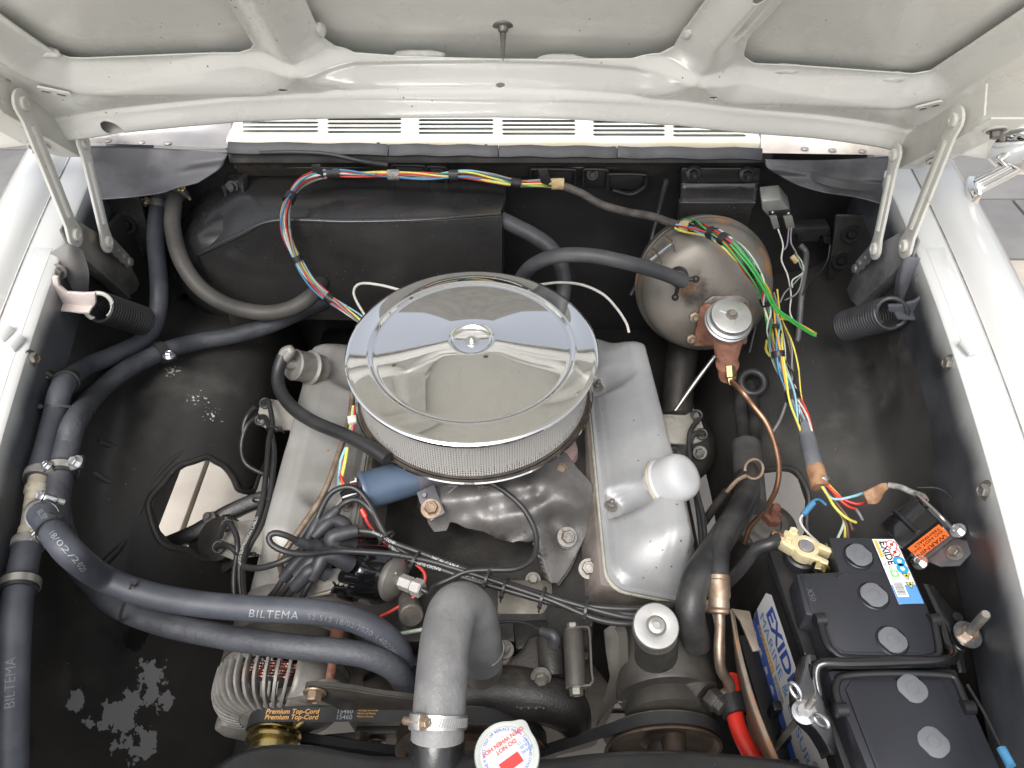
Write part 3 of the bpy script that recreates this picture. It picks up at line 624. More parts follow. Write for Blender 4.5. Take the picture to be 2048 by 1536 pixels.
# rubber seal strips along the cowl
sealx = [455, 777, 997, 1234, 1525]
se = thing('cowl_seal', 'black rubber weather strip in four lengths along the cowl edge', 'weather strip', at(990, 300, z=.99))
for a, b in zip(sealx[:-1], sealx[1:]):
    q0, q1 = 288 + (a - 455) * .0115, 288 + (b - 455) * .0115
    pa, pb = at(a + .6, q0 + 8, z=1.0), at(b - .6, q1 + 8, z=1.0)
    P = np.linspace(pa, pb, 12); P[:, 2] += .0012 * np.sin(np.arange(12) * 1.3 + a)
    MB().ribbon(P, V(0, .75, .65), .021, .005).build('seal_strip', 'rubber_seal', se, bevel=.001)
# wiper hose lying on the ledge
tubeobj('washer_hose', pts([(520, 306, 1.0), (600, 305, 1.002), (660, 309, 1.0), (720, 322, .99), (775, 330, .98)]), .0038, 'hose_black')
tag(bpy.data.objects['washer_hose'], 'thin black hose end lying under the cowl seal', 'hose')

# windscreen behind the cowl (seen only in the chrome)
ws = thing('windscreen', 'dark windscreen glass behind the cowl, mirrored in the chrome', 'windscreen', (-.03, 1.6, 1.03))
MB().grid(np.array([[(x, 1.49 + .10 * ((x + .03) / .7) ** 2 + .75 * t, 1.035 + .62 * t) for t in np.linspace(0, 1, 6)] for x in np.linspace(-.75, .69, 24)])).build('glass', 'dark_glass', ws, smooth=80)
MB().add([(-.78, 1.46, 1.028), (.72, 1.46, 1.028), (.72, 1.62, 1.036), (-.78, 1.62, 1.036)], [(0, 1, 2, 3)]).build('scuttle_panel', 'cowl_paint', ws)

# ================================================================== hood (underside of the open bonnet)
HA = R(50); H0 = V(0, 1.15, 1.08); HV = V(0, -math.cos(HA), math.sin(HA)); HN = V(0, -math.sin(HA), -math.cos(HA))
def hp(px, py, h=0.):
    d = ray(px, py); O = H0 + HN * h; t = np.dot(O - CAM, HN) / np.dot(d, HN); p = CAM + d * t
    return np.array((p[0], np.dot(p - O, HV)))
def hw(u, s, h):
    u, s, h = np.broadcast_arrays(np.asarray(u, float), s, h)
    return np.stack([u, H0[1] + s * HV[1] + h * HN[1], H0[2] + s * HV[2] + h * HN[2]], -1)
hood = thing('hood', 'raised white hood seen from below with three recessed panels and ribs', 'hood', (-.03, 1.16, 1.07))
ED = np.array([hp(*q, .040) for q in [(167, 284), (239, 273), (342, 260), (478, 243), (615, 236), (800, 234), (992, 233), (1128, 236), (1350, 249), (1485, 265), (1621, 280), (1758, 300), (1789, 308)]])
ED = np.concatenate([[(-.86, ED[0, 1] - .05), (-.80, ED[0, 1] - .035)], ED, [(.70, ED[-1, 1] - .015), (.80, ED[-1, 1] - .04)]])
def s_edge(u): return np.interp(u, ED[:, 0], ED[:, 1])
def op(vis, ext): return np.array([hp(*q, 0) for q in vis] + ext)
OPL = op([(444, 0), (478, 55), (499, 89), (506, 103), (500, 112), (478, 118), (393, 120), (273, 125), (170, 129), (137, 128), (109, 118), (68, 91), (0, 43)], [])
OPC = op([(1423, 0), (1382, 55), (1362, 82), (1348, 106), (1320, 120), (1265, 125), (1163, 121), (992, 118), (800, 116), (708, 114), (670, 106), (650, 92), (642, 82), (625, 48), (605, 0)], [])
OPR = op([(2048, 31), (1940, 103), (1861, 154), (1826, 160), (1758, 155), (1587, 143), (1509, 140), (1490, 128), (1488, 120), (1495, 92), (1580, 0)], [])
def extend(P, i, j, s1):   # push the frame-edge ends on to s1
    a = P[0] + (P[0] - P[1]) / (P[0, 1] - P[1, 1]) * (s1 - P[0, 1]); b = P[-1] + (P[-1] - P[-2]) / (P[-1, 1] - P[-2, 1]) * (s1 - P[-1, 1])
    return np.concatenate([[a], P, [b]])
OPC = extend(OPC, 0, 0, .92)
OPL = np.concatenate([[(-.52, .92)], OPL, [(-.76, .50), (-.76, .92)]]) ; OPR = np.concatenate([[(.70, .92), (.70, .5)], OPR, [(.46, .92)]])
OPENS = (OPL, OPC, OPR)
HOLES = [(227, 233, .017, .012), (567, 166, .006, .005), (625, 205, .011, .007), (1001, 166, .006, .004), (1293, 216, .009, .007), (1426, 181, .006, .004), (1523, 7, .009, .007), (8, 162, .009, .007), (1951, 195, .009, .006)]
HOLES = [(hp(a, b, .012), rx, ry) for a, b, rx, ry in HOLES]
def d_open(U, S_): return np.minimum.reduce([sd_poly(U, S_, o) for o in OPENS])
def d_hole(U, S_):
    d = np.full(U.shape, 9.)
    for c, rx, ry in HOLES: d = np.minimum(d, (np.hypot((U - c[0]) / rx, (S_ - c[1]) / ry) - 1) * min(rx, ry))
    return d
def sstep(x, a, b): t = np.clip((x - a) / (b - a), 0, 1); return t * t * (3 - 2 * t)
def h_frame(U, S_):
    d = np.maximum(d_open(U, S_), 0); e = S_ - s_edge(U)
    h = -.010 + .020 * sstep(d, .004, .050) + .0015 * np.exp(-((d - .054) / .006) ** 2)
    fade = 1 - sstep(np.abs(U + .03), .30, .56)
    h += (.010 * fade + .000) * (1 - sstep(e, .080, .098)) + .004 * (1 - fade) * (1 - sstep(e, .06, .11))
    pocket = (1 - sstep(np.abs(U + .035), .20, .235)) * sstep(e, .034, .040) * (1 - sstep(e, .070, .084)); h -= .004 * pocket
    h += .016 * (1 - sstep(e, .0, .036)) + .004 * (1 - sstep(e, .030, .038))
    h += .003 * np.exp(-((np.abs(U + .03) - .52) / .03) ** 2) * sstep(e, .05, .1) * 0
    return h
sv = np.concatenate([np.linspace(0, .40, 160), np.linspace(.40, 1.06, 60)[1:]])
uv_ = np.linspace(-.835, .772, 600)
U, Sx = np.meshgrid(uv_, sv, indexing='ij'); E_ = s_edge(U)
S_ = E_ * (1 - np.clip(Sx / .3, 0, 1)) + Sx * 1.0 + 0 * E_
sdf = lambda a, b: np.minimum(d_open(a, b), d_hole(a, b))
o = clipgrid(hw(U, S_, h_frame(U, S_)), sdf(U, S_)).build('inner_frame', 'hood_paint', hood, smooth=50); solid(o, .0016, -1)
eu = np.linspace(-.835, .772, 200); es_ = s_edge(eu); hf = h_frame(eu, es_)
MB().grid(np.stack([hw(eu, es_, hf + .0005), hw(eu, es_ - .004, hf - .002), hw(eu, es_ - .006, hf * .5 - .01), hw(eu, es_ - .004, -.034 + 0 * eu)], 1)).build('rear_hem', 'hood_paint', hood, smooth=70)
for s_ in (-.838, .775): MB().grid(np.array([[hw(s_, q, -.034), hw(s_, q, .012)] for q in np.linspace(s_edge(np.array(s_)), 1.06, 20)])).build('side_hem', 'hood_paint', hood)
# outer skin behind
U, S_ = np.meshgrid(np.linspace(-.842, .779, 60), np.linspace(0, 1.07, 40), indexing='ij'); S_ = S_ + s_edge(U) * (1 - np.clip(S_ / .4, 0, 1)) - .002
o = MB().grid(hw(U, S_, -.030 + .012 * ((U + .03) / .8) ** 2)).build('outer_skin', 'hood_paint', hood, smooth=60); solid(o, .0015)
# sealer blobs squeezed out at the panel edges, hanging screw, slotted stiffener plates
for i, (px, py, L, hh) in enumerate([(90, 104, .045, .014), (425, 114, .050, .014), (835, 109, .070, .013), (1125, 117, .068, .012), (1566, 136, .060, .010), (1785, 152, .055, .012), (641, 58, .014, .026), (1375, 64, .014, .026)]):
    c = hp(px, py, -.012); c3 = hw(c[0], c[1], -.011); rng = random.Random(i)
    m = MB(); n, k = 14, 8
    G_ = []
    for a in range(k + 1):
        row = []
        for b in range(n):
            th, ph = math.pi * a / k, 2 * math.pi * b / n; rr = 1 + rng.uniform(-.16, .16)
            row.append(c3 + V(1, 0, 0) * L / 2 * math.sin(th) * math.cos(ph) * rr + HV * hh / 2 * math.sin(th) * math.sin(ph) * rr + HN * .007 * math.cos(th) * rr)
        G_.append(row)
    for r_ in (G_[0], G_[-1]):
        mean = np.mean(r_, 0)
        for b in range(n): r_[b] = mean
    m.grid(np.array(G_), closed_v=True).build('sealer_blob', 'sealer', hood, smooth=80)
c = hp(1006, 50, -.03); c3 = hw(c[0], c[1], -.030); ax = nrm(HN * 1.0 + V(0, 0, -.25))
sc_ = MB().lathe([(.0, 0), (.013, 0), (.013, .002), (.007, .003), (.006, .008), (.0035, .010)], c3, ax, 16)
pr = [(.0035, .010)]
for i in range(9): pr += [(.0046 - .0003 * i, .012 + .0035 * i), (.0034 - .0003 * i, .0138 + .0035 * i)]
sc_.lathe(pr + [(0, .046)], c3, ax, 10).build('hood_screw', 'dull_steel', hood)
def slot_plate(px0, py0, px1, py1, w):
    a, b = hp(px0, py0, .014), hp(px1, py1, .014); A, B = hw(a[0], a[1], .016), hw(b[0], b[1], .016); ex = nrm(B - A); ey = np.cross(HN, ex); L = np.linalg.norm(B - A)
    m = MB(); O_ = (A + B) / 2
    def rr(cx, L_, W_, r, n=6):
        return [O_ + ex * (cx + (L_ / 2 - r) * sx_ + r * math.cos(t)) + ey * ((W_ / 2 - r) * sy_ + r * math.sin(t)) for sx_, sy_, t0 in ((1, 1, 0), (-1, 1, 90), (-1, -1, 180), (1, -1, 270)) for t in np.radians(np.linspace(t0, t0 + 90, n))]
    m.prism(rr(0, L, w, w * .2), HN * .003)
    for cx in (-L * .23, L * .23):
        r1 = np.array(rr(cx, L * .36, w * .62, w * .28)) + HN * .0032; r2 = np.array(rr(cx, L * .30, w * .46, w * .2)) + HN * .0038
        m.grid(np.stack([r1, r2]), closed_v=True)
    m.build('stiffener_plate', 'hood_paint', hood)
    for cx in (-L * .23, L * .23):
        MB().add(np.array(rr(cx, L * .27, w * .40, w * .18)) + HN * .0034, [tuple(range(24))]).build('slot_recess', 'shadow_paint', hood)
slot_plate(1832, 214, 1886, 200, .018); slot_plate(74, 172, 142, 186, .016)

# ================================================================== hood hinges
def hinge(sgn, xp, A1, B1, A2, B2, mt, label):
    """links swing in the plane x = xp; pixel positions of their pivots"""
    q = lambda c: at(c[0], c[1], x=xp)
    a1, b1, a2, b2 = q(A1), q(B1), q(A2), q(B2); X = V(-sgn, 0, 0)
    h = thing('hinge_mechanism', label, 'hinge', b2 - V(0, 0, .1), 'hood hinges')
    # plate on the hood rail, standing flange out sideways
    d = nrm(a1 - a2); n_ = np.cross(d, V(1, 0, 0)); n_ = n_ if n_[2] > 0 else -n_
    def pl(s, t, o=0): return a2 + d * s + n_ * t + V(sgn * (.006 + o), 0, 0)
    L = np.linalg.norm(a1 - a2)
    side = [pl(-.018, -.016), pl(L + .02, -.022), pl(L + .045, -.01), pl(L + .05, .03), pl(-.02, .03)]
    MB().prism(side, V(sgn * .003, 0, 0)).build('hood_plate', 'hinge_paint', h, bevel=.001)
    fl = [pl(-.02, -.016), pl(L + .06, -.020), pl(L + .06, -.020, .055), pl(.02, -.016, .055), pl(-.02, -.016, .03)]
    MB().prism(fl, n_ * .003).build('plate_flange', 'hinge_paint', h, bevel=.001)
    for s in (.035, L + .02): 
        c = pl(s, -.019, .032); m = MB().lathe([(.0, 0), (.016, 0), (.016, -.003), (.0, -.003)], c, n_, 20); m.build('washer', 'hinge_paint', h); bolt(c - n_ * .002, -n_, .014, 'dull_steel', h)
    def linkbar(p, q_, w, joggle=0, off=0):
        e = nrm(q_ - p); f = np.cross(e, V(1, 0, 0)); Lk = np.linalg.norm(q_ - p); poly = []
        for t in np.linspace(-90, 90, 9): poly.append((Lk + w * .62 * math.cos(R(t)), w * .62 * math.sin(R(t))))
        poly += [(Lk - .02, w * .46), (.02, w * .46)]
        for t in np.linspace(90, 270, 9): poly.append((w * .62 * math.cos(R(t)), w * .62 * math.sin(R(t))))
        poly += [(.02, -w * .46), (Lk - .02, -w * .46)]
        P = [p + e * s + f * t - V(sgn * off, 0, 0) for s, t in poly]
        o = MB().prism(P, V(-sgn * .005, 0, 0)).build('link_arm', 'hinge_paint', h, bevel=.0015)
        # pressed bead along the bar
        bd = smooth([p + e * .03 - V(sgn * (off + .0035), 0, 0), (p + q_) / 2 - V(sgn * (off + .0035), 0, 0), q_ - e * .03 - V(sgn * (off + .0035), 0, 0)])
        MB().tube(bd, .0048, 8).build('bead', 'hinge_paint', o)
        for c in (p, q_): MB().lathe([(.010, 0), (.010, .004), (.0085, .0055), (.004, .006), (.0035, .005), (0, .005)], c - V(sgn * (off + .004), 0, 0), X, 18).build('rivet', 'hinge_paint', o)
        return o
    linkbar(a1, b1, .032, off=.002); linkbar(a2, b2, .029, off=.006)
    # lower bracket: folded plate reaching down to the spring, toothed stop arm
    e = nrm(b2 - b1)
    low = V(0, .12, -.13) ; w1 = nrm(low)
    P = [b1 + V(0, -.014, .018), b1 + V(0, .02, .022), b2 + V(0, .015, .0), b2 + V(0, .055, -.08), b2 + V(0, .060, -.13), b1 + V(0, .105, -.19), b1 + V(0, .065, -.175), b1 + V(0, .012, -.075), b1 + V(0, -.016, -.02)]
    MB().prism([p + V(sgn * .002, 0, 0) for p in P], V(sgn * .004, 0, 0)).build('lower_bracket', mt, h, bevel=.0012)
    MB().ribbon(smooth([b1 + V(sgn * .004, -.016, -.015), b1 + V(sgn * .004, .014, -.075), b1 + V(sgn * .004, .066, -.175)]), V(1, 0, 0), .022, .003).build('bracket_flange', mt, h, bevel=.0008)
    T0 = b2 + V(-sgn * .006, .004, 0); dn = nrm(V(0, .045, -.09)); wd = np.cross(dn, V(1, 0, 0))
    poly = []
    for k in range(9): poly.append(T0 + dn * (.085 * k / 8 - .012) + wd * (.013 if k % 2 else .017) * (1 - .03 * k))
    for k in range(9): poly.append(T0 + dn * (.085 * (8 - k) / 8 - .012) - wd * .013 * (1 - .03 * (8 - k)))
    ar = MB().prism(poly, V(-sgn * .004, 0, 0)).build('stop_arm', mt, h, bevel=.0008)
    for k in (.0, .035, .055, .075): MB().lathe([(.008 if k in (.0, .075) else .0042, 0), (.007 if k in (.0, .075) else .004, .003), (0, .0035)], T0 + dn * k - V(sgn * .004, 0, 0), X, 14).build('rivet', mt, ar)
    return h
hinge(-1, -.672, (37, 207), (143, 470), (155, 285), (203, 484), 'hinge_dark', 'white painted hood hinge with two link arms beside the heater box')
hinge(1, .605, (1918, 240), (1818, 492), (1802, 310), (1762, 498), 'hinge_dark2', 'white painted hood hinge with two link arms beside the brake booster')
# springs
def coil(px0, py0, z0, px1, py1, z1, r, turns, wire, mt, ring, label, loop):
    A, B = pt((px0, py0, z0)), pt((px1, py1, z1)); ax = nrm(B - A); u, v = perp(ax); n = turns * 22
    P = [A + (B - A) * i / n + r * (math.cos(2 * math.pi * i / 22) * u + math.sin(2 * math.pi * i / 22) * v) for i in range(n + 1)]
    t = thing('hinge_spring', label, 'spring', (A + B) / 2 - V(0, 0, r), 'hood hinge springs')
    MB().tube(P, wire, 7).build('coil', mt, t, smooth=60)
    # end loop turned up round the hook
    c = A - ax * .004; dv = nrm(loop)
    L_ = [c + r * .95 * (math.cos(a) * nrm(V(0, .3, 1)) + math.sin(a) * dv) for a in np.linspace(R(-150), R(150), 24)]
    MB().tube(L_, wire * 1.25, 8).build('end_loop', ring, t, smooth=60); return t
coil(200, 614, .905, 286, 642, .825, .0225, 17, .0027, 'hose_black', 'hinge_paint', 'black coil spring with a white end loop hanging under the hood hinge', (1, .2, .1))
coil(1780, 626, .905, 1694, 652, .825, .0240, 17, .0030, 'spring_grey', 'spring_grey', 'dark grey coil spring below the hood hinge near the bright green wires', (-1, .25, .1))
# spring hook brackets bolted to the inner body
def hookplate(poly, y, th, mt, label, low=None, bolts=()):
    t = thing('spring_bracket', label, 'bracket', at(poly[0][0], poly[0][1], y=y) - V(0, 0, .05), 'hinge spring brackets')
    MB().prism([at(a, b, y=y) for a, b in poly], V(0, th, 0)).build('bracket_plate', mt, t, bevel=.0015)
    if low: MB().ribbon(smooth([at(a, b, y=y - .004) for a, b in low], .004), V(0, 1, 0), .022, .0025).build('bracket_lip', mt, t)
    for c in bolts: bolt(at(c[0], c[1], y=y - .001), (0, -1, .2), .014, 'dull_steel', t)
    return t
hookplate([(104, 553), (115, 556), (118, 573), (133, 586), (166, 588), (190, 587), (191, 607), (186, 617), (160, 613), (118, 611), (105, 595)], .905, .006, 'pinkish_paint', 'pinkish white spring bracket on the inner body beside the hood hinge', [(94, 625), (98, 616), (112, 612), (140, 613), (166, 616), (184, 616)], ())
hookplate([(1777, 612), (1800, 611), (1830, 604), (1848, 590), (1855, 600), (1850, 625), (1830, 628), (1795, 626), (1777, 624)], .905, .006, 'blue_grey', 'blue-grey spring bracket on the inner body beside the hood hinge', [(1790, 628), (1820, 630), (1850, 629), (1860, 636), (1855, 650)], ())
# inner body panels behind hinges (domes with bolts)
for nm, rows, mt, bl, lab in (('hinge_pillar', [[(100, 505, .90), (106, 540, .87), (108, 580, .84)], [(135, 488, .91), (140, 540, .87), (140, 590, .84)], [(165, 500, .90), (178, 545, .87), (176, 592, .84)]], 'pillar_paint', (118, 543), 'grey worn inner body pillar panel behind the spring bracket'),
                          ('hinge_pillar', [[(1858, 520, .90), (1858, 565, .87), (1850, 605, .84)], [(1815, 515, .90), (1808, 560, .87), (1806, 608, .84)], [(1795, 540, .90), (1790, 570, .87), (1786, 610, .84)]], 'blue_grey', (1846, 558), 'smooth blue-grey inner body pillar panel behind the spring bracket')):
    C = np.array([[at(a, b, y=.95 + .015 * (i != 1)) for a, b, z in row] for i, row in enumerate(rows)])
    t = thing(nm, lab, 'body panel', C[1][1], 'hinge pillars'); MB().grid(bgrid(C, 16, 16)).build('pillar_panel', mt, t, smooth=80)
    bolt(at(bl[0], bl[1], y=.94), (0, -1, .3), .014, 'dull_steel', t)

# ================================================================== engine (block, heads, valve covers, intake)
XE = -.055                                            # engine centre line
eng = thing('engine', 'grey V8 engine with silver valve covers under the chrome air cleaner', 'engine', (XE, .74, .25))
def XM(x, s): return XE + s * (x - XE)                # mirror about the engine centre
# block and bell housing: dark masses between the heads
MB().prism([V(XE + a, .485, z) for a, z in ((-.20, .30), (-.13, .25), (.13, .25), (.20, .30), (.22, .50), (.165, .63), (.06, .60), (-.06, .60), (-.165, .63), (-.22, .50))], V(0, .56, 0)).build('block', 'cast_dark', eng, bevel=.012)
MB().lathe([(.0, 0), (.17, 0), (.20, .03), (.20, .10), (.12, .22), (.0, .22)], (XE, 1.03, .45), (0, 1, 0), 28).build('bell_housing', 'cast_dark', eng)
MB().prism([V(XE + a, .475, z) for a, z in ((-.13, .27), (.13, .27), (.17, .42), (.16, .58), (.10, .635), (-.10, .635), (-.16, .58), (-.17, .42))], V(0, .02, 0)).build('timing_cover', 'cast_dark', eng, bevel=.008)
# valley floor
MB().prism([V(XE + a, .50, z) for a, z in ((-.17, .60), (.17, .60), (.165, .70), (.10, .655), (-.10, .655), (-.165, .70))], V(0, .50, 0)).build('valley_cover', 'cast_dark', eng, bevel=.006)
VC = {}
for s, mt, lab in ((1, 'silver_paint', 'silver valve cover with white oil filler cap'), (-1, 'silver_warm', 'silver valve cover with grey breather cap and rusty pipe')):
    O = V(XM(.130, s) + (.014 if s < 0 else 0), .535, .742); ex = nrm(V(s * .153, 0, -.056)); ey = V(0, 1, 0); ez = np.cross(ey, ex) * -s; ez = ez if ez[2] > 0 else -ez
    Lc, Wc = .50, .146
    # cylinder head below
    hd = [O + ex * -.010 + ez * -.006, O + ex * (Wc * (.76 if s > 0 else 1) + .010) + ez * -.006, O + ex * (Wc * (.76 if s > 0 else 1) + .02) + ez * -.10, O + ex * -.010 + ez * -.10]
    h_ = MB().prism([p + ey * .004 for p in hd], ey * (Lc + .0)).build('cylinder_head', 'head_paint', eng, bevel=.006)
    # gasket rail
    def rail(out, z, r=.03, n=6):
        P = []
        for cx, cy, t0 in ((Wc + out - r, Lc + out - r, 0), (-out + r, Lc + out - r, 90), (-out + r, -out + r, 180), (Wc + out - r, -out + r, 270)):
            for t in np.radians(np.linspace(t0, t0 + 90, n)):
                yy_ = cy + r * math.sin(t); xx_ = cx + r * math.cos(t); P.append(O + ex * xx_ * ((1 - .24 * float(sstep(np.array(yy_), .05, Lc * 1.15))) if s > 0 else 1) + ey * yy_ + ez * z)
        return P
    MB().prism(rail(.004, -.005), ez * .004).build('gasket', 'gasket', eng)
    o = None
    # pressed cover: dome with notches at the hold-down studs
    nu, nv = 96, 56; u = np.linspace(0, 1, nu); v = np.linspace(0, 1, nv); Uu, Vv = np.meshgrid(u, v, indexing='ij')
    X_, Y_ = Vv * Wc, Uu * Lc
    def rbox(x, y, x0, x1, y0, y1, r): 
        qx = np.abs(x - (x0 + x1) / 2) - (x1 - x0) / 2 + r; qy = np.abs(y - (y0 + y1) / 2) - (y1 - y0) / 2 + r
        return np.hypot(np.maximum(qx, 0), np.maximum(qy, 0)) + np.minimum(np.maximum(qx, qy), 0) - r
    d = -rbox(X_, Y_, 0, Wc, 0, Lc, .034)
    hh = .003 + .010 * sstep(d, .003, .010)
    d1 = -rbox(X_, Y_, .006, Wc - .004, .006, Lc - .006, .034)
    slope = np.clip((X_ - .010) / .066, 0, 1); slope = slope ** .9 * (1 - .10 * sstep(slope, .8, 1))
    fall = sstep(Wc - .004 - X_, .0, .058) ** .8; ends = sstep(Y_, .006, .075) ** .75 * sstep(Lc - .006 - Y_, .0, .06) ** .75
    hh += .056 * np.minimum(slope, fall) * ends * sstep(d1, .0, .012)
    # ridge higher on the outer half, front shoulder
    hh += .007 * np.exp(-((X_ - .088) / .022) ** 2) * ends
    for yc, xc, rr, dep in ((.130, .012, .034, .040), (.375, .014, .036, .036)):   # stud notches at the inner side, sloping
        q = np.hypot((Y_ - yc) * 1.15, np.maximum(X_ - xc, 0) * .62); hh -= dep * (1 - sstep(q, .006, rr)) * (hh > .01)
    q = np.hypot((Y_ - .235) * .75, (X_ - (Wc - .004)) * .9); hh -= .022 * (1 - sstep(q, .004, .045))
    hh = np.maximum(hh, .003)
    hh[0, :] = hh[-1, :] = 0; hh[:, 0] = hh[:, -1] = 0
    if s > 0: X_ = X_ * (1 - .24 * sstep(Y_, .05, Lc * 1.15))            # this cover narrows towards the firewall
    Gv = O + X_[..., None] * ex + Y_[..., None] * ey + hh[..., None] * ez
    # keep the corners round
    D = d + .002
    o = clipgrid(Gv, D).build('valve_cover', mt, eng, smooth=80); o['label'] = lab; VC[s] = (o, O, ex, ey, ez, hh, Lc, Wc)
    MB().prism(rail(.003, -.001), ez * .0045).build('cover_flange', mt, o, bevel=.0008)
    for yc in (.130, .375):
        c = O + ex * .012 + ey * yc + ez * .006; bolt(c, ez + ex * -.25, .011, 'dull_steel', o, name='hold_down_nut'); stud(c, ez + ex * -.25, .0035, .016, 'dull_steel', o, nut=False)
    # outer exhaust side: pinkish head shoulder with rounded lobes
    sh = [O + ex * (Wc + .004) + ez * -.014, O + ex * (Wc + .018) + ez * -.013, O + ex * (Wc + .028) + ez * -.030, O + ex * (Wc + .028) + ez * -.10, O + ex * (Wc - .01) + ez * -.10]
    for y0, y1 in ((.012, .10), (.115, .235), (.25, .365), (.38, .46)):
        MB().prism([p + ey * y0 - (ex * Wc * .24 * float(sstep(np.array((y0 + y1) / 2), .05, Lc * 1.15)) if s > 0 else 0) for p in sh], ey * (y1 - y0)).build('head_lobe', 'pink_paint', eng, bevel=.014, bseg=3)
def on_cover(s, x, y, up=0):
    o, O, ex, ey, ez, hh, Lc, Wc = VC[s]; i = int(round(y / Lc * (hh.shape[0] - 1))); j = int(round(x / Wc * (hh.shape[1] - 1)))
    return O + ex * x + ey * y + ez * (hh[i, j] + up)
# oil filler cap (white, tilted outwards)
c0 = pt((1328, 968, .765)); ax = nrm(V(.60, -.18, .76))
fc = thing('oil_filler_cap', 'white rounded oil filler cap on the silver valve cover near the battery', 'filler cap', c0)
MB().lathe([(.0, -.016), (.028, -.016), (.028, -.002), (.036, 0), (.0382, .003), (.0375, .006), (.0352, .0075), (.0350, .026), (.0335, .036), (.029, .0435), (.020, .0475), (.010, .0482), (.0, .0484)], c0, ax, 40).build('cap_body', 'filler_white', fc, smooth=50)
MB().lathe([(.0365, -.0015), (.0392, -.001), (.0392, .0018), (.0375, .0028)], c0, ax, 40, caps=False).build('cap_rim', 'old_fabric', fc)
# breather cap (grey can with an elbow)
c1 = pt((628, 737, .79)); ax = nrm(V(-.62, -.45, .64))
bc = thing('crankcase_breather', 'grey can-shaped breather cap with elbow pipe on the valve cover', 'breather', c1)
MB().lathe([(.0, -.014), (.024, -.014), (.025, .002), (.0285, .004), (.0295, .008), (.027, .010), (.0245, .011), (.0245, .036), (.0255, .039), (.0235, .042), (.0215, .0405), (.0, .0395)], c1, ax, 36).build('breather_can', 'alu_dull', bc, smooth=40)
t0 = c1 + ax * .038; e1 = pt((562, 716, .83))
P = smooth([t0 + V(.004, 0, 0), t0 + ax * .022, pt((583, 701, .848)), pt((570, 703, .845)), pt((562, 718, .834))], .003)
MB().tube(P, .0075, 14).build('elbow_pipe', 'alu_dull', bc, smooth=60)
# breather hose to the air cleaner
hs = pts([(566, 712, .838), (556, 745, .822), (560, 780, .812), (585, 815, .812), (630, 845, .822), (690, 870, .835), (740, 895, .845), (775, 918, .845)])
tag(tubeobj('breather_hose', hs, .0100, 'hose_black', n=16), 'black rubber breather hose curving from grey breather cap to air cleaner', 'hose')
# rusty pipe lying along the cover edge (throttle / heat tube)
tp = pts([(707, 770, .80), (700, 830, .80), (680, 900, .80), (648, 985, .795), (610, 1045, .79), (578, 1090, .785), (562, 1115, .775), (563, 1140, .755), (580, 1170, .725)])
tag(tubeobj('vacuum_pipe', tp, .0044, 'brown_steel', n=10), 'thin worn brown metal pipe along the inner edge of the valve cover', 'pipe')
# ------------------------------------------------------------------ intake manifold
im = thing('intake_manifold', 'dark grey cast intake manifold in front of the air cleaner', 'manifold', (XE, .70, .66))
C = [[(835, 990, .735), (850, 1000, .738), (880, 1005, .742), (920, 1010, .742), (975, 1012, .742), (1040, 1020, .74), (1110, 1025, .735), (1185, 1000, .725)],
     [(835, 950, .752), (865, 955, .765), (905, 955, .770), (950, 958, .772), (1010, 960, .772), (1070, 965, .770), (1130, 975, .760), (1190, 965, .735)],
     [(830, 900, .755), (865, 900, .782), (905, 895, .80), (950, 892, .805), (1010, 892, .805), (1070, 895, .80), (1130, 905, .78), (1190, 925, .74)],
     [(830, 820, .755), (865, 820, .79), (905, 815, .81), (950, 812, .815), (1010, 812, .815), (1070, 815, .81), (1130, 825, .785), (1190, 850, .745)]]
Gm = bgrid([[pt(c) for c in row] for row in C], 40, 70); Gm[..., 2] -= .03
MB().grid(Gm).build('plenum_floor', 'cast_dark', im, smooth=70)
# the casting itself: heights measured over the visible outline, then given thickness
CTL = np.array([(850, 925, .768), (900, 920, .775), (960, 915, .778), (1040, 915, .778), (1110, 935, .770), (1160, 955, .755), (1185, 970, .742), (850, 870, .775), (960, 860, .78), (1080, 870, .775), (1180, 900, .74),
    (870, 1008, .770), (910, 1003, .777), (960, 995, .779), (1010, 985, .780), (1060, 972, .780), (1110, 968, .777), (1150, 975, .765), (880, 965, .767), (930, 958, .768), (990, 950, .769), (1050, 945, .770),
    (880, 1028, .750), (930, 1025, .753), (980, 1015, .756), (1030, 1003, .758), (1075, 992, .763), (930, 1045, .742), (965, 1040, .751), (1000, 1035, .757), (1035, 1025, .762), (1070, 1012, .768), (1090, 1005, .770), (1130, 1003, .768), (1165, 1012, .752),
    (960, 1058, .732), (1000, 1075, .720), (1030, 1080, .716), (1050, 1068, .724), (1105, 1040, .728), (1115, 1065, .713), (1125, 1095, .706), (1145, 1050, .722), (1140, 1080, .710), (1072, 1040, .752), (1080, 1080, .737), (1092, 1125, .714), (1104, 1160, .697),
    (1185, 1000, .735), (1180, 1040, .722), (1160, 1090, .705), (1130, 1140, .695), (1115, 1165, .690), (860, 1045, .738), (900, 1045, .736)])
def tps(Cp):
    P = Cp[:, :2] / 100.; n = len(P); d = np.linalg.norm(P[:, None] - P[None], axis=2); K = np.where(d > 0, d ** 2 * np.log(d + 1e-9), 0) + np.eye(n) * 3e-3; Q = np.concatenate([np.ones((n, 1)), P], 1)
    A = np.block([[K, Q], [Q.T, np.zeros((3, 3))]]); w_ = np.linalg.solve(A, np.concatenate([Cp[:, 2], np.zeros(3)]))
    def f(x, y):
        q = np.stack([x, y], -1) / 100.; r = np.linalg.norm(q[..., None, :] - P, axis=-1); return (np.where(r > 0, r ** 2 * np.log(r + 1e-9), 0) * w_[:n]).sum(-1) + w_[n] + w_[n + 1] * q[..., 0] + w_[n + 2] * q[..., 1]
    return f
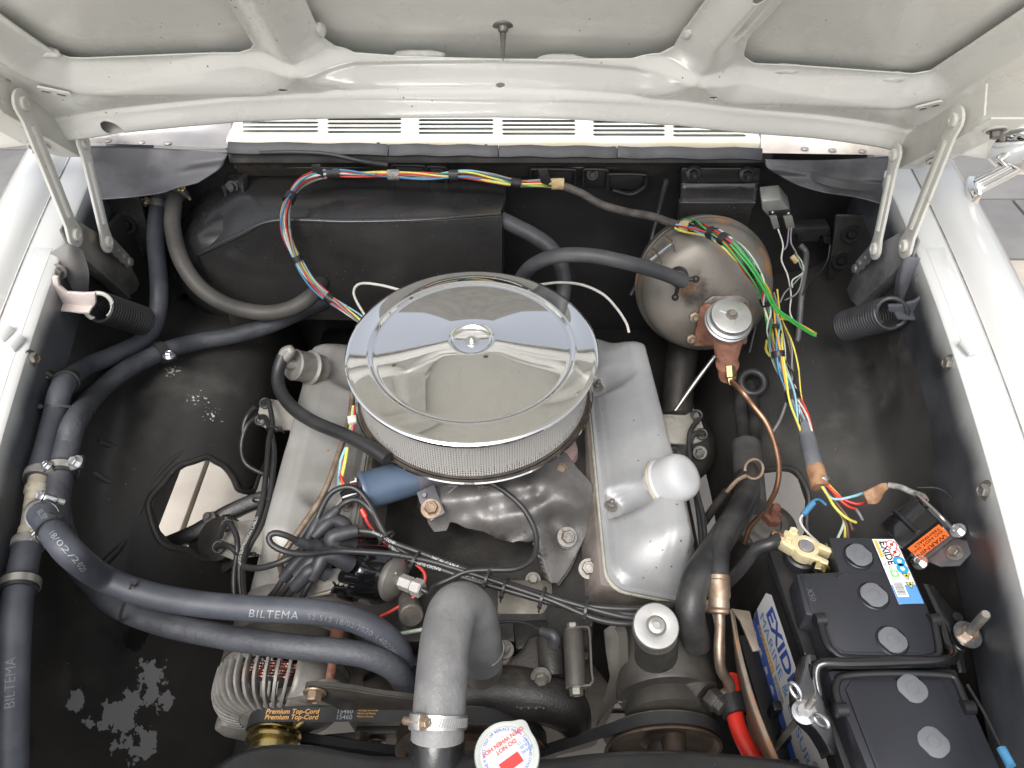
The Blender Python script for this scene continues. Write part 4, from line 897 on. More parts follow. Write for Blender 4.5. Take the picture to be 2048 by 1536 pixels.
fz = tps(CTL); PXg, PYg = np.meshgrid(np.arange(842, 1196, 3.), np.arange(850, 1180, 3.), indexing='ij'); Zg = fz(PXg, PYg)
Gi = np.array([[at(x, y, z=z) for x, y, z in zip(r1, r2, r3)] for r1, r2, r3 in zip(PXg, PYg, Zg)])
OUT = [(848, 860), (1100, 860), (1150, 930), (1186, 968), (1188, 1000), (1184, 1042), (1162, 1092), (1132, 1145), (1116, 1166), (1102, 1166), (1088, 1128), (1076, 1085), (1064, 1070), (1048, 1080), (1025, 1085), (995, 1078), (968, 1064), (930, 1056), (912, 1046), (900, 1044), (893, 1062), (868, 1064), (856, 1046), (848, 1000)]
o = clipgrid(Gi, -sd_poly(PXg, PYg, OUT)).build('manifold_casting', 'cast_grey', im, smooth=70); solid(o, .022, 1 if False else -1)
bolt(pt((1134, 1074, .724)), (.15, -.5, .8), .017, 'dull_steel', im)
MB().lathe([(.0, -.02), (.016, -.02), (.014, .0), (0, .0)], pt((1134, 1078, .72)), (.15, -.5, .8), 18).build('bolt_boss', 'cast_grey', im)
# gasket tongue between leg and head
MB().ribbon(smooth(pts([(1188, 985, .722), (1178, 1040, .712), (1155, 1090, .70), (1135, 1135, .69), (1112, 1168, .684)])), V(1, .3, 0), .010, .004).build('gasket_edge', 'rubber_seal', im)
# cast letters, raised, reading upside-down from the front
for s_, px, py, sz in (('IN', 906, 982, .019), ('MH', 966, 978, .019), ('30', 996, 962, .011)):
    p = pt((px, py, float(fz(np.array(float(px)), np.array(float(py)))) + .001)); v_, f_ = textmesh(s_, sz, bold=.02, align='CENTER'); X1, Y1 = V(0, 1, .25), V(-1, 0, 0); X1 = nrm(X1)
    m = MB(); m.add(p + v_[:, :1] * X1 + v_[:, 1:2] * Y1, f_).build('cast_lettering', 'cast_grey', im, smooth=0); solid(bpy.data.objects[m and list(bpy.data.objects.keys())[-1]] if False else im.children[-1], .003, 0)
# carburettor neck flange right of the cleaner (rusty pinkish)
MB().prism(pts([(1085, 900, .76), (1150, 870, .77), (1158, 900, .762), (1140, 935, .752), (1110, 945, .75)]), V(0, 0, -.03)).build('heat_riser', 'rust_pink', im, bevel=.006)
bolt(pt((1121, 941, .762)), (0, -.3, 1), .013, 'brown_steel', im)
MB().lathe([(.065, 0), (.060, .06)], (XE, .80, .77), (0, 0, 1), 32).build('carburettor_body', 'cast_dark', im)
# head front faces with lifting lug on the right
MB().prism(pts([(1115, 1160, .675), (1150, 1120, .68), (1195, 1115, .685), (1210, 1150, .68), (1195, 1160, .676), (1170, 1178, .672), (1150, 1172, .672), (1140, 1190, .668)]), V(0, 0, -.02)).build('head_tab', 'cast_grey2', im, bevel=.003)
bolt(pt((1178, 1138, .712)), (-.1, -.35, .9), .017, 'dull_steel', eng)
tag(tubeobj('short_rubber_hose', pts([(1186, 1152, .69), (1200, 1168, .685), (1222, 1195, .68)]), .0095, 'hose_black'), 'short black rubber hose stub under the front of the silver valve cover', 'hose')
# small tin plates and heater-side details low at the front of the valley
MB().box(pt((1050, 1195, .66)), (.080, .050, .006), np.stack([V(1, 0, 0), nrm(V(0, .9, .3)), np.cross(V(1, 0, 0), nrm(V(0, .9, .3)))], 1)).build('tin_plate', 'plate_tin', eng, bevel=.004)
bolt(pt((1066, 1160, .668)), (0, -.3, 1), .013, 'dull_steel', eng)
# ------------------------------------------------------------------ spark plug cable loom brackets
CBR = []
for nm, P, th in (('cable_bracket', [(527, 795, .72), (590, 806, .73), (595, 860, .725), (565, 858, .72), (532, 855, .712), (518, 848, .712), (512, 838, .714), (520, 812, .72)], .004),
                  ('cable_bracket', [(450, 1033, .70), (475, 1042, .705), (543, 1035, .715), (530, 1107, .71), (465, 1118, .70), (432, 1105, .695), (440, 1080, .697)], .004),
                  ('cable_bracket', [(1325, 828, .73), (1370, 830, .725), (1394, 818, .722), (1402, 840, .72), (1410, 865, .715), (1405, 880, .712), (1380, 888, .712), (1335, 885, .72)], .004)):
    lab = {527: 'pale metal cable bracket on the outer side of the breather valve cover', 450: 'dull metal cable bracket low beside the distributor cables', 1325: 'pale metal cable bracket beside the brake master cylinder'}[P[0][0]]
    o = MB().prism(pts(P), V(0, 0, -th)).build(nm, 'bracket_metal', None, bevel=.001); tag(o, lab, 'bracket', 'spark plug cable brackets'); CBR.append(o)

# ================================================================== chrome air cleaner
AC = V(XE - .002, .812, .92); UPV = nrm(V(0, -.015, 1))
ac = thing('air_cleaner', 'round chrome air cleaner with mesh filter in the middle of the engine', 'air cleaner', AC - V(0, 0, .08))
r_ = .179
MB().lathe([(r_ - .004, -.008), (r_, -.006), (r_ + .001, -.001), (r_ - .002, .0015), (r_ - .006, .0022), (.150, .0045), (.148, .0055), (.1455, .0050), (.143, .0028), (.140, .0022), (.136, .003), (.10, .0087), (.05, .0166), (.034, .0191), (.0305, .0192), (.0285, .0178), (.0265, .0148), (.024, .0140), (.0, .0138)], AC, UPV, 128).build('lid', 'chrome', ac, smooth=40)
MB().lathe([(.0, 0.0136), (.0100, .0136), (.0100, .0146), (.0075, .0150), (.0, .0150)], AC, UPV, 28).build('lid_washer', 'zinc', ac)
bolt(AC + UPV * .0148, UPV, .0088, 'steel', ac, washer=False, name='wing_nut'); MB().lathe([(.0030, .016), (.0030, .0210), (.0025, .0216), (0, .0216)], AC, UPV, 12).build('stud', 'steel', ac)
# pleated paper element, seen through a wire mesh
n_ = 120; th = np.arange(n_ * 2) * math.pi / n_; rr = np.where(np.arange(n_ * 2) % 2, .1660, .1560) ; wob = .0012 * np.sin(th * 23) + .0008 * np.sin(th * 61)
ring = np.stack([(rr + wob) * np.cos(th), (rr + wob) * np.sin(th), 0 * th], 1)
MB().grid(np.stack([AC + ring + V(0, 0, -.080), AC + ring + V(0, 0, -.006)]), closed_v=True).build('filter_paper', 'filter_paper', ac, smooth=0)
th = np.linspace(0, 2 * math.pi, 129)
me = MB().grid(np.stack([AC + .169 * np.stack([np.cos(th), np.sin(th), 0 * th], 1) + V(0, 0, z) for z in (-.080, -.006)])).build('wire_mesh', 'wire_mesh', ac, smooth=60, weld=False)
uvl = me.data.uv_layers.new(name='UVMap')
for lp in me.data.loops:
    co = me.data.vertices[lp.vertex_index].co; a = math.atan2(co.y + me.location.y + WL[ac.name][1] - AC[1], co.x + me.location.x + WL[ac.name][0] - AC[0])
    uvl.data[lp.index].uv = ((a / (2 * math.pi)) % 1, 1.0 if co.z > .03 else 0.0)
for p in me.data.polygons:
    us = [uvl.data[i].uv[0] for i in p.loop_indices]
    if max(us) - min(us) > .5:
        for i in p.loop_indices:
            if uvl.data[i].uv[0] < .5: uvl.data[i].uv[0] += 1
MB().lathe([(.160, -.082), (.170, -.082), (.1712, -.078), (.170, -.075), (.160, -.075)], AC, UPV, 96).build('rubber_ring', 'old_rubber', ac)
MB().lathe([(.06, -.090), (.165, -.090), (.176, -.087), (.1785, -.083), (.1772, -.081), (.174, -.0825), (.160, -.084), (.05, -.084)], AC, UPV, 96).build('base_plate', 'chrome', ac, smooth=40)
# ================================================================== heater box on the firewall
hb = thing('heater_box', 'big glossy black heater box with rounded blower end on the firewall', 'heater', at(700, 500, y=1.12) - V(0, 0, .2))
def Y(px, py, y): return at(px, py, y=y)
T_ = [(470, 362), (560, 352), (700, 352), (860, 360), (1008, 370)]
Rg_ = [(398, 508), (545, 446), (700, 452), (860, 446), (985, 432)]
top = [[Y(440, 372, 1.268), Y(475, 362, 1.27), Y(545, 352, 1.272), Y(700, 350, 1.272), Y(860, 358, 1.272), Y(1012, 370, 1.272)],
       [Y(418, 420, 1.20), Y(480, 395, 1.20), Y(555, 385, 1.20), Y(700, 386, 1.20), Y(860, 390, 1.20), Y(1012, 396, 1.20)],
       [Y(398, 503, 1.118), Y(480, 466, 1.118), Y(550, 438, 1.118), Y(700, 440, 1.118), Y(860, 436, 1.118), Y(1002, 425, 1.124)],
       [Y(400, 515, 1.112), Y(485, 475, 1.112), Y(552, 446, 1.112), Y(700, 449, 1.112), Y(860, 444, 1.112), Y(1004, 434, 1.118)],
       [Y(420, 560, 1.108), Y(490, 520, 1.108), Y(560, 490, 1.108), Y(700, 492, 1.108), Y(860, 490, 1.108), Y(1004, 478, 1.116)],
       [Y(450, 610, 1.108), Y(500, 575, 1.108), Y(570, 560, 1.108), Y(700, 555, 1.108), Y(860, 552, 1.108), Y(1004, 540, 1.116)],
       [Y(470, 680, 1.11), Y(520, 650, 1.11), Y(590, 640, 1.11), Y(700, 640, 1.11), Y(860, 640, 1.11), Y(1004, 640, 1.116)]]
MB().grid(bgrid(top, 70, 80)).build('heater_case', 'black_gloss', hb, smooth=70)
MB().tube(smooth([Y(399, 509, 1.117), Y(480, 470, 1.117), Y(550, 442, 1.117), Y(700, 444, 1.117), Y(860, 440, 1.117), Y(1002, 430, 1.123)]), .0055, 12).build('ridge', 'black_gloss', hb, smooth=80)
# end cap towards the middle of the car
MB().add([Y(1012, 370, 1.272), Y(1012, 396, 1.20), Y(1002, 420, 1.13), Y(1004, 436, 1.118), Y(1004, 540, 1.116), Y(1004, 640, 1.116), Y(1010, 600, 1.272)], [tuple(range(7))]).build('case_end', 'black_gloss', hb)
# round blower housing
bc_ = Y(470, 580, 1.13)
MB().lathe([(.0, -.060), (.060, -.058), (.100, -.046), (.118, -.022), (.124, .01), (.122, .06), (.118, .16)], V(-.505, 1.172, .785), nrm(V(0, 1, .12)), 48).build('blower_housing', 'black_gloss', hb, smooth=70)
# left face, sloping
lf = [[Y(440, 372, 1.268), Y(418, 420, 1.20), Y(398, 500, 1.125), Y(398, 518, 1.112), Y(420, 560, 1.108)],
      [Y(400, 400, 1.268), Y(385, 445, 1.21), Y(370, 505, 1.15), Y(362, 535, 1.14), Y(372, 580, 1.125)],
      [Y(352, 450, 1.27), Y(348, 490, 1.24), Y(345, 530, 1.20), Y(345, 560, 1.19), Y(352, 610, 1.17)]]
MB().grid(bgrid(lf, 24, 30)).build('case_side', 'black_gloss', hb, smooth=70)
# mounting ears with ribs
for a, b, c in (((440, 372), (478, 352), (470, 385)),): 
    MB().prism([Y(438, 378, 1.235), Y(452, 366, 1.235), Y(478, 362, 1.235), Y(486, 378, 1.235), Y(470, 388, 1.235)], V(0, .03, 0)).build('mount_ear', 'black_gloss', hb, bevel=.002)
    for q in ((448, 388), (482, 372)): MB().prism([Y(q[0] - 5, q[1] - 14, 1.23), Y(q[0] + 5, q[1] - 14, 1.23), Y(q[0] + 4, q[1] + 12, 1.205)], V(.003, .02, 0)).build('ear_rib', 'black_gloss', hb)
    bolt(Y(464, 374, 1.233), (0, -1, .5), .013, 'black_paint', hb)
# stamped ribs on the firewall along the harness
for x0, x1, y0, y1 in ((783, 850, 330, 362), (853, 893, 333, 368), (1060, 1150, 338, 372), (1165, 1215, 338, 376), (1215, 1292, 348, 380)):
    MB().prism([Y(x0, y0, 1.262), Y(x1, y0 + 2, 1.262), Y(x1, y1, 1.262), Y(x0, y1, 1.262)], V(0, .014, 0)).build('stamped_rib', 'black_paint', fw, bevel=.004)
    MB().tube(smooth([Y(x0, y1, 1.258), Y(x0 + 2, y0 + 4, 1.258), Y(x0 + 8, y0, 1.258), Y(x1 - 6, y0 + 1, 1.258), Y(x1, y0 + 6, 1.258), Y(x1, y1, 1.258)], .004), .0035, 8).build('rib_edge', 'black_paint', fw)
for q in ((875, 347), (1185, 349)): bolt(Y(q[0], q[1], 1.258), (0, -1, .4), .012, 'black_paint', fw)
MB().tube(smooth([Y(1293, 352, 1.255), Y(1290, 372, 1.255), Y(1262, 388, 1.255), Y(1225, 380, 1.255)], .004), .004, 8).build('rib_edge', 'black_paint', fw)
# plate with two studs
pl_ = thing('blanking_plate', 'black pressed plate with two studs bolted on the firewall above the booster', 'plate', Y(1440, 400, 1.25) - V(0, 0, .06))
MB().prism([Y(1362, 336, 1.250), Y(1522, 336, 1.250), Y(1518, 372, 1.250), Y(1362, 370, 1.250)], V(0, .02, 0)).build('plate_top', 'black_gloss', pl_, bevel=.003)
C_ = [[Y(1362, 366, 1.248), Y(1440, 366, 1.248), Y(1518, 366, 1.248)], [Y(1362, 378, 1.242), Y(1440, 378, 1.240), Y(1516, 378, 1.242)], [Y(1360, 402, 1.215), Y(1440, 402, 1.213), Y(1512, 402, 1.215)], [Y(1358, 414, 1.213), Y(1438, 414, 1.210), Y(1508, 414, 1.213)], [Y(1352, 470, 1.22), Y(1430, 470, 1.218), Y(1496, 470, 1.22)], [Y(1350, 500, 1.225), Y(1425, 500, 1.222), Y(1490, 500, 1.225)]]
o = MB().grid(bgrid(C_, 30, 20)).build('plate_face', 'black_gloss', pl_, smooth=60); solid(o, .012, -1)
for q in ((1387, 346), (1494, 348)):
    MB().lathe([(.0, 0), (.014, 0), (.0145, .002), (.012, .004), (.006, .005), (0, .005)], Y(q[0], q[1], 1.247), (0, -1, .5), 20).build('washer', 'black_paint', pl_); stud(Y(q[0], q[1], 1.244), (0, -1, -.1), .0042, .018, 'black_paint', pl_)
# horn relay and its plugs
rl = thing('relay', 'small grey relay block with two plugs on the firewall', 'relay', Y(1550, 415, 1.22))
A_ = Y(1556, 414, 1.215)
MB().prism([Y(1523, 402, 1.21), Y(1562, 398, 1.21), Y(1580, 420, 1.21), Y(1583, 434, 1.21), Y(1538, 436, 1.21), Y(1524, 420, 1.21)], V(0, .03, .012)).build('relay_case', 'relay_grey', rl, bevel=.003)
MB().prism([Y(1538, 424, 1.206), Y(1580, 421, 1.206), Y(1584, 434, 1.206), Y(1540, 438, 1.206)], V(0, .006, 0)).build('relay_base', 'tape_black', rl, bevel=.001)
for q in ((1545, 425), (1577, 427)): MB().ball(Y(q[0], q[1], 1.205), .0032, 10, 6).build('rivet', 'zinc', rl)
for q, w_ in (((1547, 448), 7), ((1576, 448), 9)):
    MB().prism([Y(q[0] - w_, q[1] - 13, 1.20), Y(q[0] + w_, q[1] - 15, 1.20), Y(q[0] + w_ + 6, q[1] + 8, 1.20), Y(q[0] - w_ + 7, q[1] + 12, 1.20)], V(0, .012, 0)).build('plug', 'connector_grey', rl, bevel=.0015)
# fuse-like bracket block right of it
bb = thing('connector_block', 'black plastic connector block low on the firewall beside the booster', 'connector', Y(1620, 470, 1.22))
MB().prism([Y(1583, 458, 1.2), Y(1660, 455, 1.2), Y(1662, 470, 1.2), Y(1640, 472, 1.2), Y(1636, 484, 1.2), Y(1596, 484, 1.2), Y(1594, 470, 1.2), Y(1583, 470, 1.2)], V(0, .03, .0)).build('block_case', 'tape_black', bb, bevel=.002)
MB().prism([Y(1646, 470, 1.2), Y(1662, 475, 1.2), Y(1662, 490, 1.2), Y(1648, 486, 1.2)], V(0, .015, 0)).build('block_tail', 'tape_black', bb, bevel=.001)
# side inner panels at both ends of the firewall: dark gusset plates with bolts
for poly, bl in (([(190, 395), (278, 395), (300, 470), (300, 560), (215, 600), (196, 480)], ((255, 449), (272, 506), (245, 545))), ([(1672, 432), (1772, 432), (1766, 520), (1720, 580), (1655, 560), (1668, 470)], ((1701, 467), (1681, 520)))):
    MB().prism([Y(a, b, 1.20) for a, b in poly], V(0, .01, 0)).build('gusset_plate', 'black_gloss', fw, bevel=.004)
    for a, b in bl:
        MB().lathe([(.016, 0), (.018, .002), (.0165, .005), (.011, .0045)], Y(a, b, 1.198), (0, -1, .25), 24, caps=False).build('hole_ring', 'black_paint', fw); bolt(Y(a, b, 1.197), (0, -1, .25), .012, 'black_paint', fw, washer=False)
tubeobj('speedo_cable', [Y(1333, 358, 1.23), Y(1318, 420, 1.22), Y(1303, 480, 1.19), Y(1285, 545, 1.15), Y(1262, 590, 1.13)], .0048, 'hose_black'); tag(bpy.data.objects['speedo_cable'], 'thin black cable running down the firewall left of the brake booster', 'cable')

# ================================================================== brake booster and master cylinder
bo_c = Y(1412, 574, 1.09); bax = nrm(V(-.02, -1, .42))
bo = thing('brake_booster', 'round brown-grey brake booster with rust streaks on the firewall', 'brake booster', bo_c - V(0, 0, .12))
MB().lathe([(.0, -.11), (.06, -.105), (.105, -.085), (.118, -.06), (.1185, -.035), (.1225, -.03), (.1225, -.022), (.118, -.018), (.1165, -.004)], bo_c, bax, 64).build('rear_shell', 'booster', bo, smooth=45)
MB().lathe([(.1195, -.020), (.1215, -.016), (.1195, -.010), (.1165, -.006), (.1155, .006), (.112, .020), (.101, .036), (.084, .046), (.062, .050), (.0, .051)], bo_c, bax, 64).build('front_shell', 'booster', bo, smooth=60)
# flat nose where the master cylinder bolts on
ub, vb = perp(bax, V(0, 0, 1)); vb = np.cross(ub, bax)
def BO(x, y, h): return bo_c + vb * x + ub * y + bax * h
if BO(1, 0, 0)[0] < bo_c[0]: vb = -vb
mp_ = Y(1437, 645, .99)
no = [(-.035, .028), (-.02, .040), (.03, .042), (.052, .03), (.055, -.05), (-.045, -.055)]
nc = BO(.018, -.040, .044)
MB().prism([nc + vb * x * .95 + ub * y for x, y in no], bax * .012).build('booster_nose', 'booster', bo, bevel=.006)
# clamp band lugs
for q in ((1342, 487), (1316, 512)):
    p = Y(q[0], q[1], 1.08); MB().ribbon(smooth([p + V(-.012, 0, .014), p + V(.0, -.004, .006), p + V(.006, -.002, -.01)], .003), V(0, 1, 0), .012, .002).build('clamp_lug', 'brown_steel', bo)
MB().tube([Y(1302, 520, 1.075), Y(1350, 484, 1.075)], .003, 8).build('clamp_screw', 'zinc', bo)
# check valve
cv = Y(1356, 566, 1.005); ca = nrm(V(-.15, -.9, .35))
MB().lathe([(.0, -.02), (.016, -.02), (.016, -.004), (.0145, .002), (.010, .003), (.0, .004)], cv + V(.004, .014, -.002), ca, 20).build('check_valve', 'hose_black', bo)
for d_ in (V(.026, 0, .002), V(-.002, 0, -.036)):
    P = [cv + V(.004, .008, 0), cv + V(.004, .008, 0) + d_ * .6, cv + V(.004, .008, 0) + d_]; m = MB().tube(P, [.004, .0035, .0035], 10); m.ball(P[-1], .0062, 12, 8); m.build('valve_port', 'hose_black', bo)
mc = thing('brake_master_cylinder', 'rusty brake master cylinder with round silver reservoir cap', 'master cylinder', Y(1455, 740, .92))
# flange
fl0 = nc + bax * .013
MB().prism([fl0 + vb * x + ub * y for x, y in ((-.040, .020), (-.030, .028), (.040, .030), (.046, -.045), (-.046, -.050))], bax * .009).build('mount_flange', 'rust', mc, bevel=.003)
for q in ((1388, 632), (1382, 676)): stud(Y(q[0], q[1], 1.0) , nrm(bax), .0045, .016, 'brown_steel', mc)
# reservoir funnel under the cap and the barrel to the brass fitting
capc = Y(1458, 640, .935); up_ = nrm(V(.03, -.33, .94)); rcap = .0375
fit = Y(1455, 752, .905)
rows = []
A_, B_ = perp(up_, V(1, 0, 0)); base0 = capc - up_ * .012; dn = nrm(fit - base0)
Lf = np.linalg.norm(fit - base0)
for t, ra in ((0, .031), (.2, .0285), (.45, .022), (.62, .0185), (.70, .0165), (.74, .0195), (.80, .0195), (.86, .016), (1.0, .0155), (1.06, .013)):
    a_, b_ = perp(dn, V(1, 0, 0)) if t > .5 else (A_, B_)
    c_ = base0 + dn * Lf * t
    rows.append([c_ + ra * (math.cos(q) * A_ + math.sin(q) * B_ * (1 - .35 * t)) for q in np.linspace(0, 2 * math.pi, 29)[:-1]])
rows = np.array(rows); m = MB().grid(rows, closed_v=True); m.add(rows[-1], [tuple(range(28))]); m.build('cylinder_casting', 'rust', mc, smooth=70)
MB().tube(smooth([fl0 + bax * .004 + vb * .01 + ub * -.008, (fl0 + base0 + dn * Lf * .55) / 2, base0 + dn * Lf * .55]), .020, 16).build('cylinder_barrel', 'rust', mc, smooth=70)
MB().lathe([(.030, -.014), (.036, -.012), (.0375, -.008), (.0375, -.004), (.0350, -.002), (.0365, 0), (.0362, .003), (.0335, .005), (.0325, .006), (.0325, .012), (.0315, .0145), (.029, .0155), (.0, .0165)], capc, up_, 48).build('reservoir_cap', 'cap_metal', mc, smooth=40)
for k in range(3):
    a = R(35 + 120 * k); d_ = math.cos(a) * A_ + math.sin(a) * B_; MB().tube([capc + up_ * .0155 + d_ * .007, capc + up_ * .0152 + d_ * .020], [.0022, .0018], 8).build('cap_rib', 'cap_metal', mc)
bolt(capc + up_ * .0163, up_, .0105, 'dull_steel', mc, washer=True)
# brass fitting and copper brake line
fx = Y(1461, 745, .895); fd = nrm(V(.03, -.75, -.55))
MB().lathe([(.0, -.01), (.0085, -.01), (.0085, .008), (.0065, .010), (.0065, .016), (.0045, .020), (.0, .022)], fx, fd, 6).build('line_fitting', 'brass', mc, smooth=20)
bl_ = pts([(1470, 760, .828), (1482, 780, .815), (1505, 810, .80), (1532, 845, .785), (1550, 890, .76), (1558, 940, .73), (1550, 985, .70), (1525, 1025, .66), (1500, 1055, .62), (1490, 1085, .58)])
bl_ = np.concatenate([[fx + fd * .014], bl_[1:]])
tag(tubeobj('brake_line', bl_, .0042, 'copper', n=12), 'bright copper brake line curving down from the rusty master cylinder', 'brake line')
# vacuum hose booster -> manifold
vh = np.array([Y(1368, 563, .997), Y(1330, 548, .99), Y(1290, 535, .985), Y(1240, 522, .98), Y(1180, 511, .985), Y(1120, 511, .995), Y(1075, 525, 1.01), Y(1048, 548, 1.03), Y(1036, 580, 1.03), Y(1034, 630, 1.02)])
tag(tubeobj('vacuum_hose', vh, .0118, 'hose_rub', n=18), 'thick black vacuum hose arching from brake booster to behind air cleaner', 'hose')
# heater hose from the heater box end
hh_ = np.array([Y(1002, 438, 1.14), Y(1030, 452, 1.13), Y(1065, 470, 1.115), Y(1100, 495, 1.10), Y(1122, 530, 1.085), Y(1128, 570, 1.07), Y(1122, 610, 1.05)])
oo = tubeobj('heater_hose', hh_, .0135, 'hose_rub', n=18); tag(oo, 'black heater hose leaving the middle end of the heater box', 'hose', 'heater hoses')

# ================================================================== clamps and clips
def worm_clamp(c, ax, r, sd, parent, mt='zinc', w=.012, name='hose_clamp', screw='brown_steel', slots=True):
    """worm-drive band: c centre, ax hose axis, sd direction of the screw housing"""
    ax = nrm(ax); A, B = perp(ax, sd); m = MB()
    m.lathe([(r, -w / 2), (r + .0012, -w / 2), (r + .0012, w / 2), (r, w / 2)], c, ax, 48, x=sd, caps=False); o = m.build(name, mt, parent, smooth=40)
    p = np.asarray(c) + A * (r + .0045); M3 = np.stack([ax, B, A], 1)
    MB().box(p, (w * 1.15, .016, .008), M3).build('screw_housing', mt, o, bevel=.002)
    MB().lathe([(0, -.016), (.0042, -.016), (.0042, .009), (.0, .009)], p, B, 12).build('clamp_screw', screw, o)
    bolt(p + B * .009, B, .0085, screw, o, washer=True, name='screw_head')
    if slots:
        s_ = MB()
        for k in range(26):
            a = R(24 + k * 5.2); d_ = math.cos(a) * A + math.sin(a) * B; t_ = -math.sin(a) * A + math.cos(a) * B
            if k * 5.2 * math.pi / 180 * r > .05: break
            s_.box(np.asarray(c) + d_ * (r + .0013), (w * .62, .0011, .0006), np.stack([ax + t_ * .25, t_, d_], 1))
        s_.build('band_slots', 'shadow_paint', o, smooth=0)
    return o
def p_clip(c, ax, r, tabdir, parent, mt='hose_black', boltmat='zinc', w=.016, name='p_clip', metal=None):
    ax = nrm(ax); A, B = perp(ax, tabdir); m = MB()
    prof = [(r, -w / 2), (r + .003, -w / 2), (r + .004, 0), (r + .003, w / 2), (r, w / 2)]
    o = m.lathe(prof, c, ax, 36, x=tabdir, caps=False).build(name, mt, parent, smooth=40)
    if metal: MB().lathe([(r + .0042, -w * .28), (r + .0052, -w * .28), (r + .0052, w * .28), (r + .0042, w * .28)], c, ax, 36, caps=False).build('clip_band', metal, o)
    p = np.asarray(c) + A * (r + .011); MB().box(p, (.018, .006, .018), np.stack([ax, B, A], 1)).build('clip_tab', mt, o, bevel=.001)
    bolt(p + B * .003, B + A * .1, .0115, boltmat, o); return o
def tie(c, ax, ra, rb, up, parent, w=.004, mt='cable_black', name='cable_tie', label=None, cat=None, group=None):
    """zip tie: elliptic band with its square head"""
    ax = nrm(ax); A, B = perp(ax, up); th = np.linspace(0, 2 * math.pi, 41)[:-1]
    rows = [[np.asarray(c) + A * (ra + e) * math.cos(t) + B * (rb + e) * math.sin(t) + ax * s for t in th] for e, s in ((0, -w / 2), (.0012, -w / 2), (.0012, w / 2), (0, w / 2))]
    m = MB().grid(np.array(rows), closed_u=True, closed_v=True); p = np.asarray(c) + A * (ra + .003); m.box(p, (w * 1.5, .007, .005), np.stack([ax, B, A], 1)); m.tube([p, p + A * .004 + B * .010], .0012, 6)
    o = m.build(name, mt, parent, smooth=40); return tag(o, label, cat, group)

# ================================================================== coolant hoses down the left side
yA = lambda px, py, y: at(px, py, y=y)
def onap(px, py, gap):
    """point at a pixel that keeps a gap from the left apron"""
    d = ray(px, py); t = 1.0
    for _ in range(30): y = (CAM + d * t)[1]; t = (XL(y) + gap) / d[0]
    return CAM + d * t
HA_ = np.concatenate([[yA(318, 388, 1.235), yA(314, 430, 1.205), yA(311, 480, 1.16)], pts([(318, 570, .835), (314, 630, .80), (290, 678, .785), (230, 710, .80), (165, 737, .835)]), [onap(125, 775, .024), onap(110, 830, .020), onap(95, 890, .020), onap(76, 958, .020)]])
hA = MB().tube(smooth(HA_), .0150, 20).build('heater_hose', 'hose_blue', None, smooth=60); tag(hA, 'blue-grey rubber heater hose from firewall sweeping down along the fender', 'hose', 'heater hoses')
HB_ = np.concatenate([[yA(352, 378, 1.235), yA(346, 420, 1.18), yA(346, 460, 1.14), yA(362, 520, 1.09), yA(400, 575, 1.06), yA(455, 610, 1.05), yA(520, 625, 1.05), yA(572, 620, 1.05), yA(610, 602, 1.06), yA(634, 580, 1.085), yA(646, 560, 1.12), yA(650, 545, 1.16)]])
hB = MB().tube(smooth(HB_), .0140, 20).build('heater_hose', 'hose_grey', None, smooth=60); tag(hB, 'brownish grey heater hose looping in front of the black blower housing', 'hose', 'heater hoses')
HC_ = pts([(700, 585, .76), (620, 615, .755), (540, 650, .75), (470, 670, .75), (400, 683, .755), (335, 700, .775), (260, 735, .79), (195, 785, .81)]); HC_ = np.concatenate([HC_, [onap(152, 840, .055), onap(135, 890, .048), onap(122, 950, .044), onap(114, 1015, .042), onap(130, 1080, .040)], pts([(168, 1150, .762), (230, 1208, .756), (320, 1246, .766), (440, 1272, .772), (560, 1290, .778), (660, 1300, .777), (735, 1312, .77), (785, 1335, .748), (808, 1365, .715), (812, 1385, .69)])])
pC = smooth(HC_); hC = MB().tube(pC, .0150, 20).build('heater_hose', 'hose_dark', None, smooth=60); tag(hC, 'long dark rubber hose passing over the alternator, below the printed hose', 'hose', 'heater hoses')
HE_ = np.concatenate([[onap(78, 1022, .036), onap(98, 1050, .066), onap(140, 1105, .098)], pts([(205, 1155, .85), (290, 1188, .83), (400, 1208, .812), (520, 1218, .808), (630, 1224, .802), (710, 1240, .79), (765, 1268, .772), (795, 1298, .745), (806, 1325, .715)])])
pE = smooth(HE_); hE = MB().tube(pE, .0155, 22).build('heater_hose', 'hose_blue', None, smooth=60); tag(hE, 'blue-grey hose with white BILTEMA print crossing above the alternator', 'hose', 'heater hoses')
HL_ = np.array([onap(54, 1096, .020), onap(43, 1150, .020), onap(33, 1220, .020), onap(27, 1320, .020), onap(24, 1430, .020), onap(22, 1560, .02), onap(20, 1700, .02)])
pL = smooth(HL_); hL = MB().tube(pL, .0160, 22).build('heater_hose', 'hose_blue', None, smooth=60); tag(hL, 'blue-grey hose running straight down the fender below the pale fitting', 'hose', 'heater hoses')
def arc(path, px, py):
    x, y = topx(path); i = int(np.argmin((x - px) ** 2 + (y - py) ** 2)); L = np.concatenate([[0], np.cumsum(np.linalg.norm(np.diff(path, axis=0), axis=1))]); return i, L[i], path[i], tangents(path)[i]
UPC = nrm(V(0, -.6, .8))
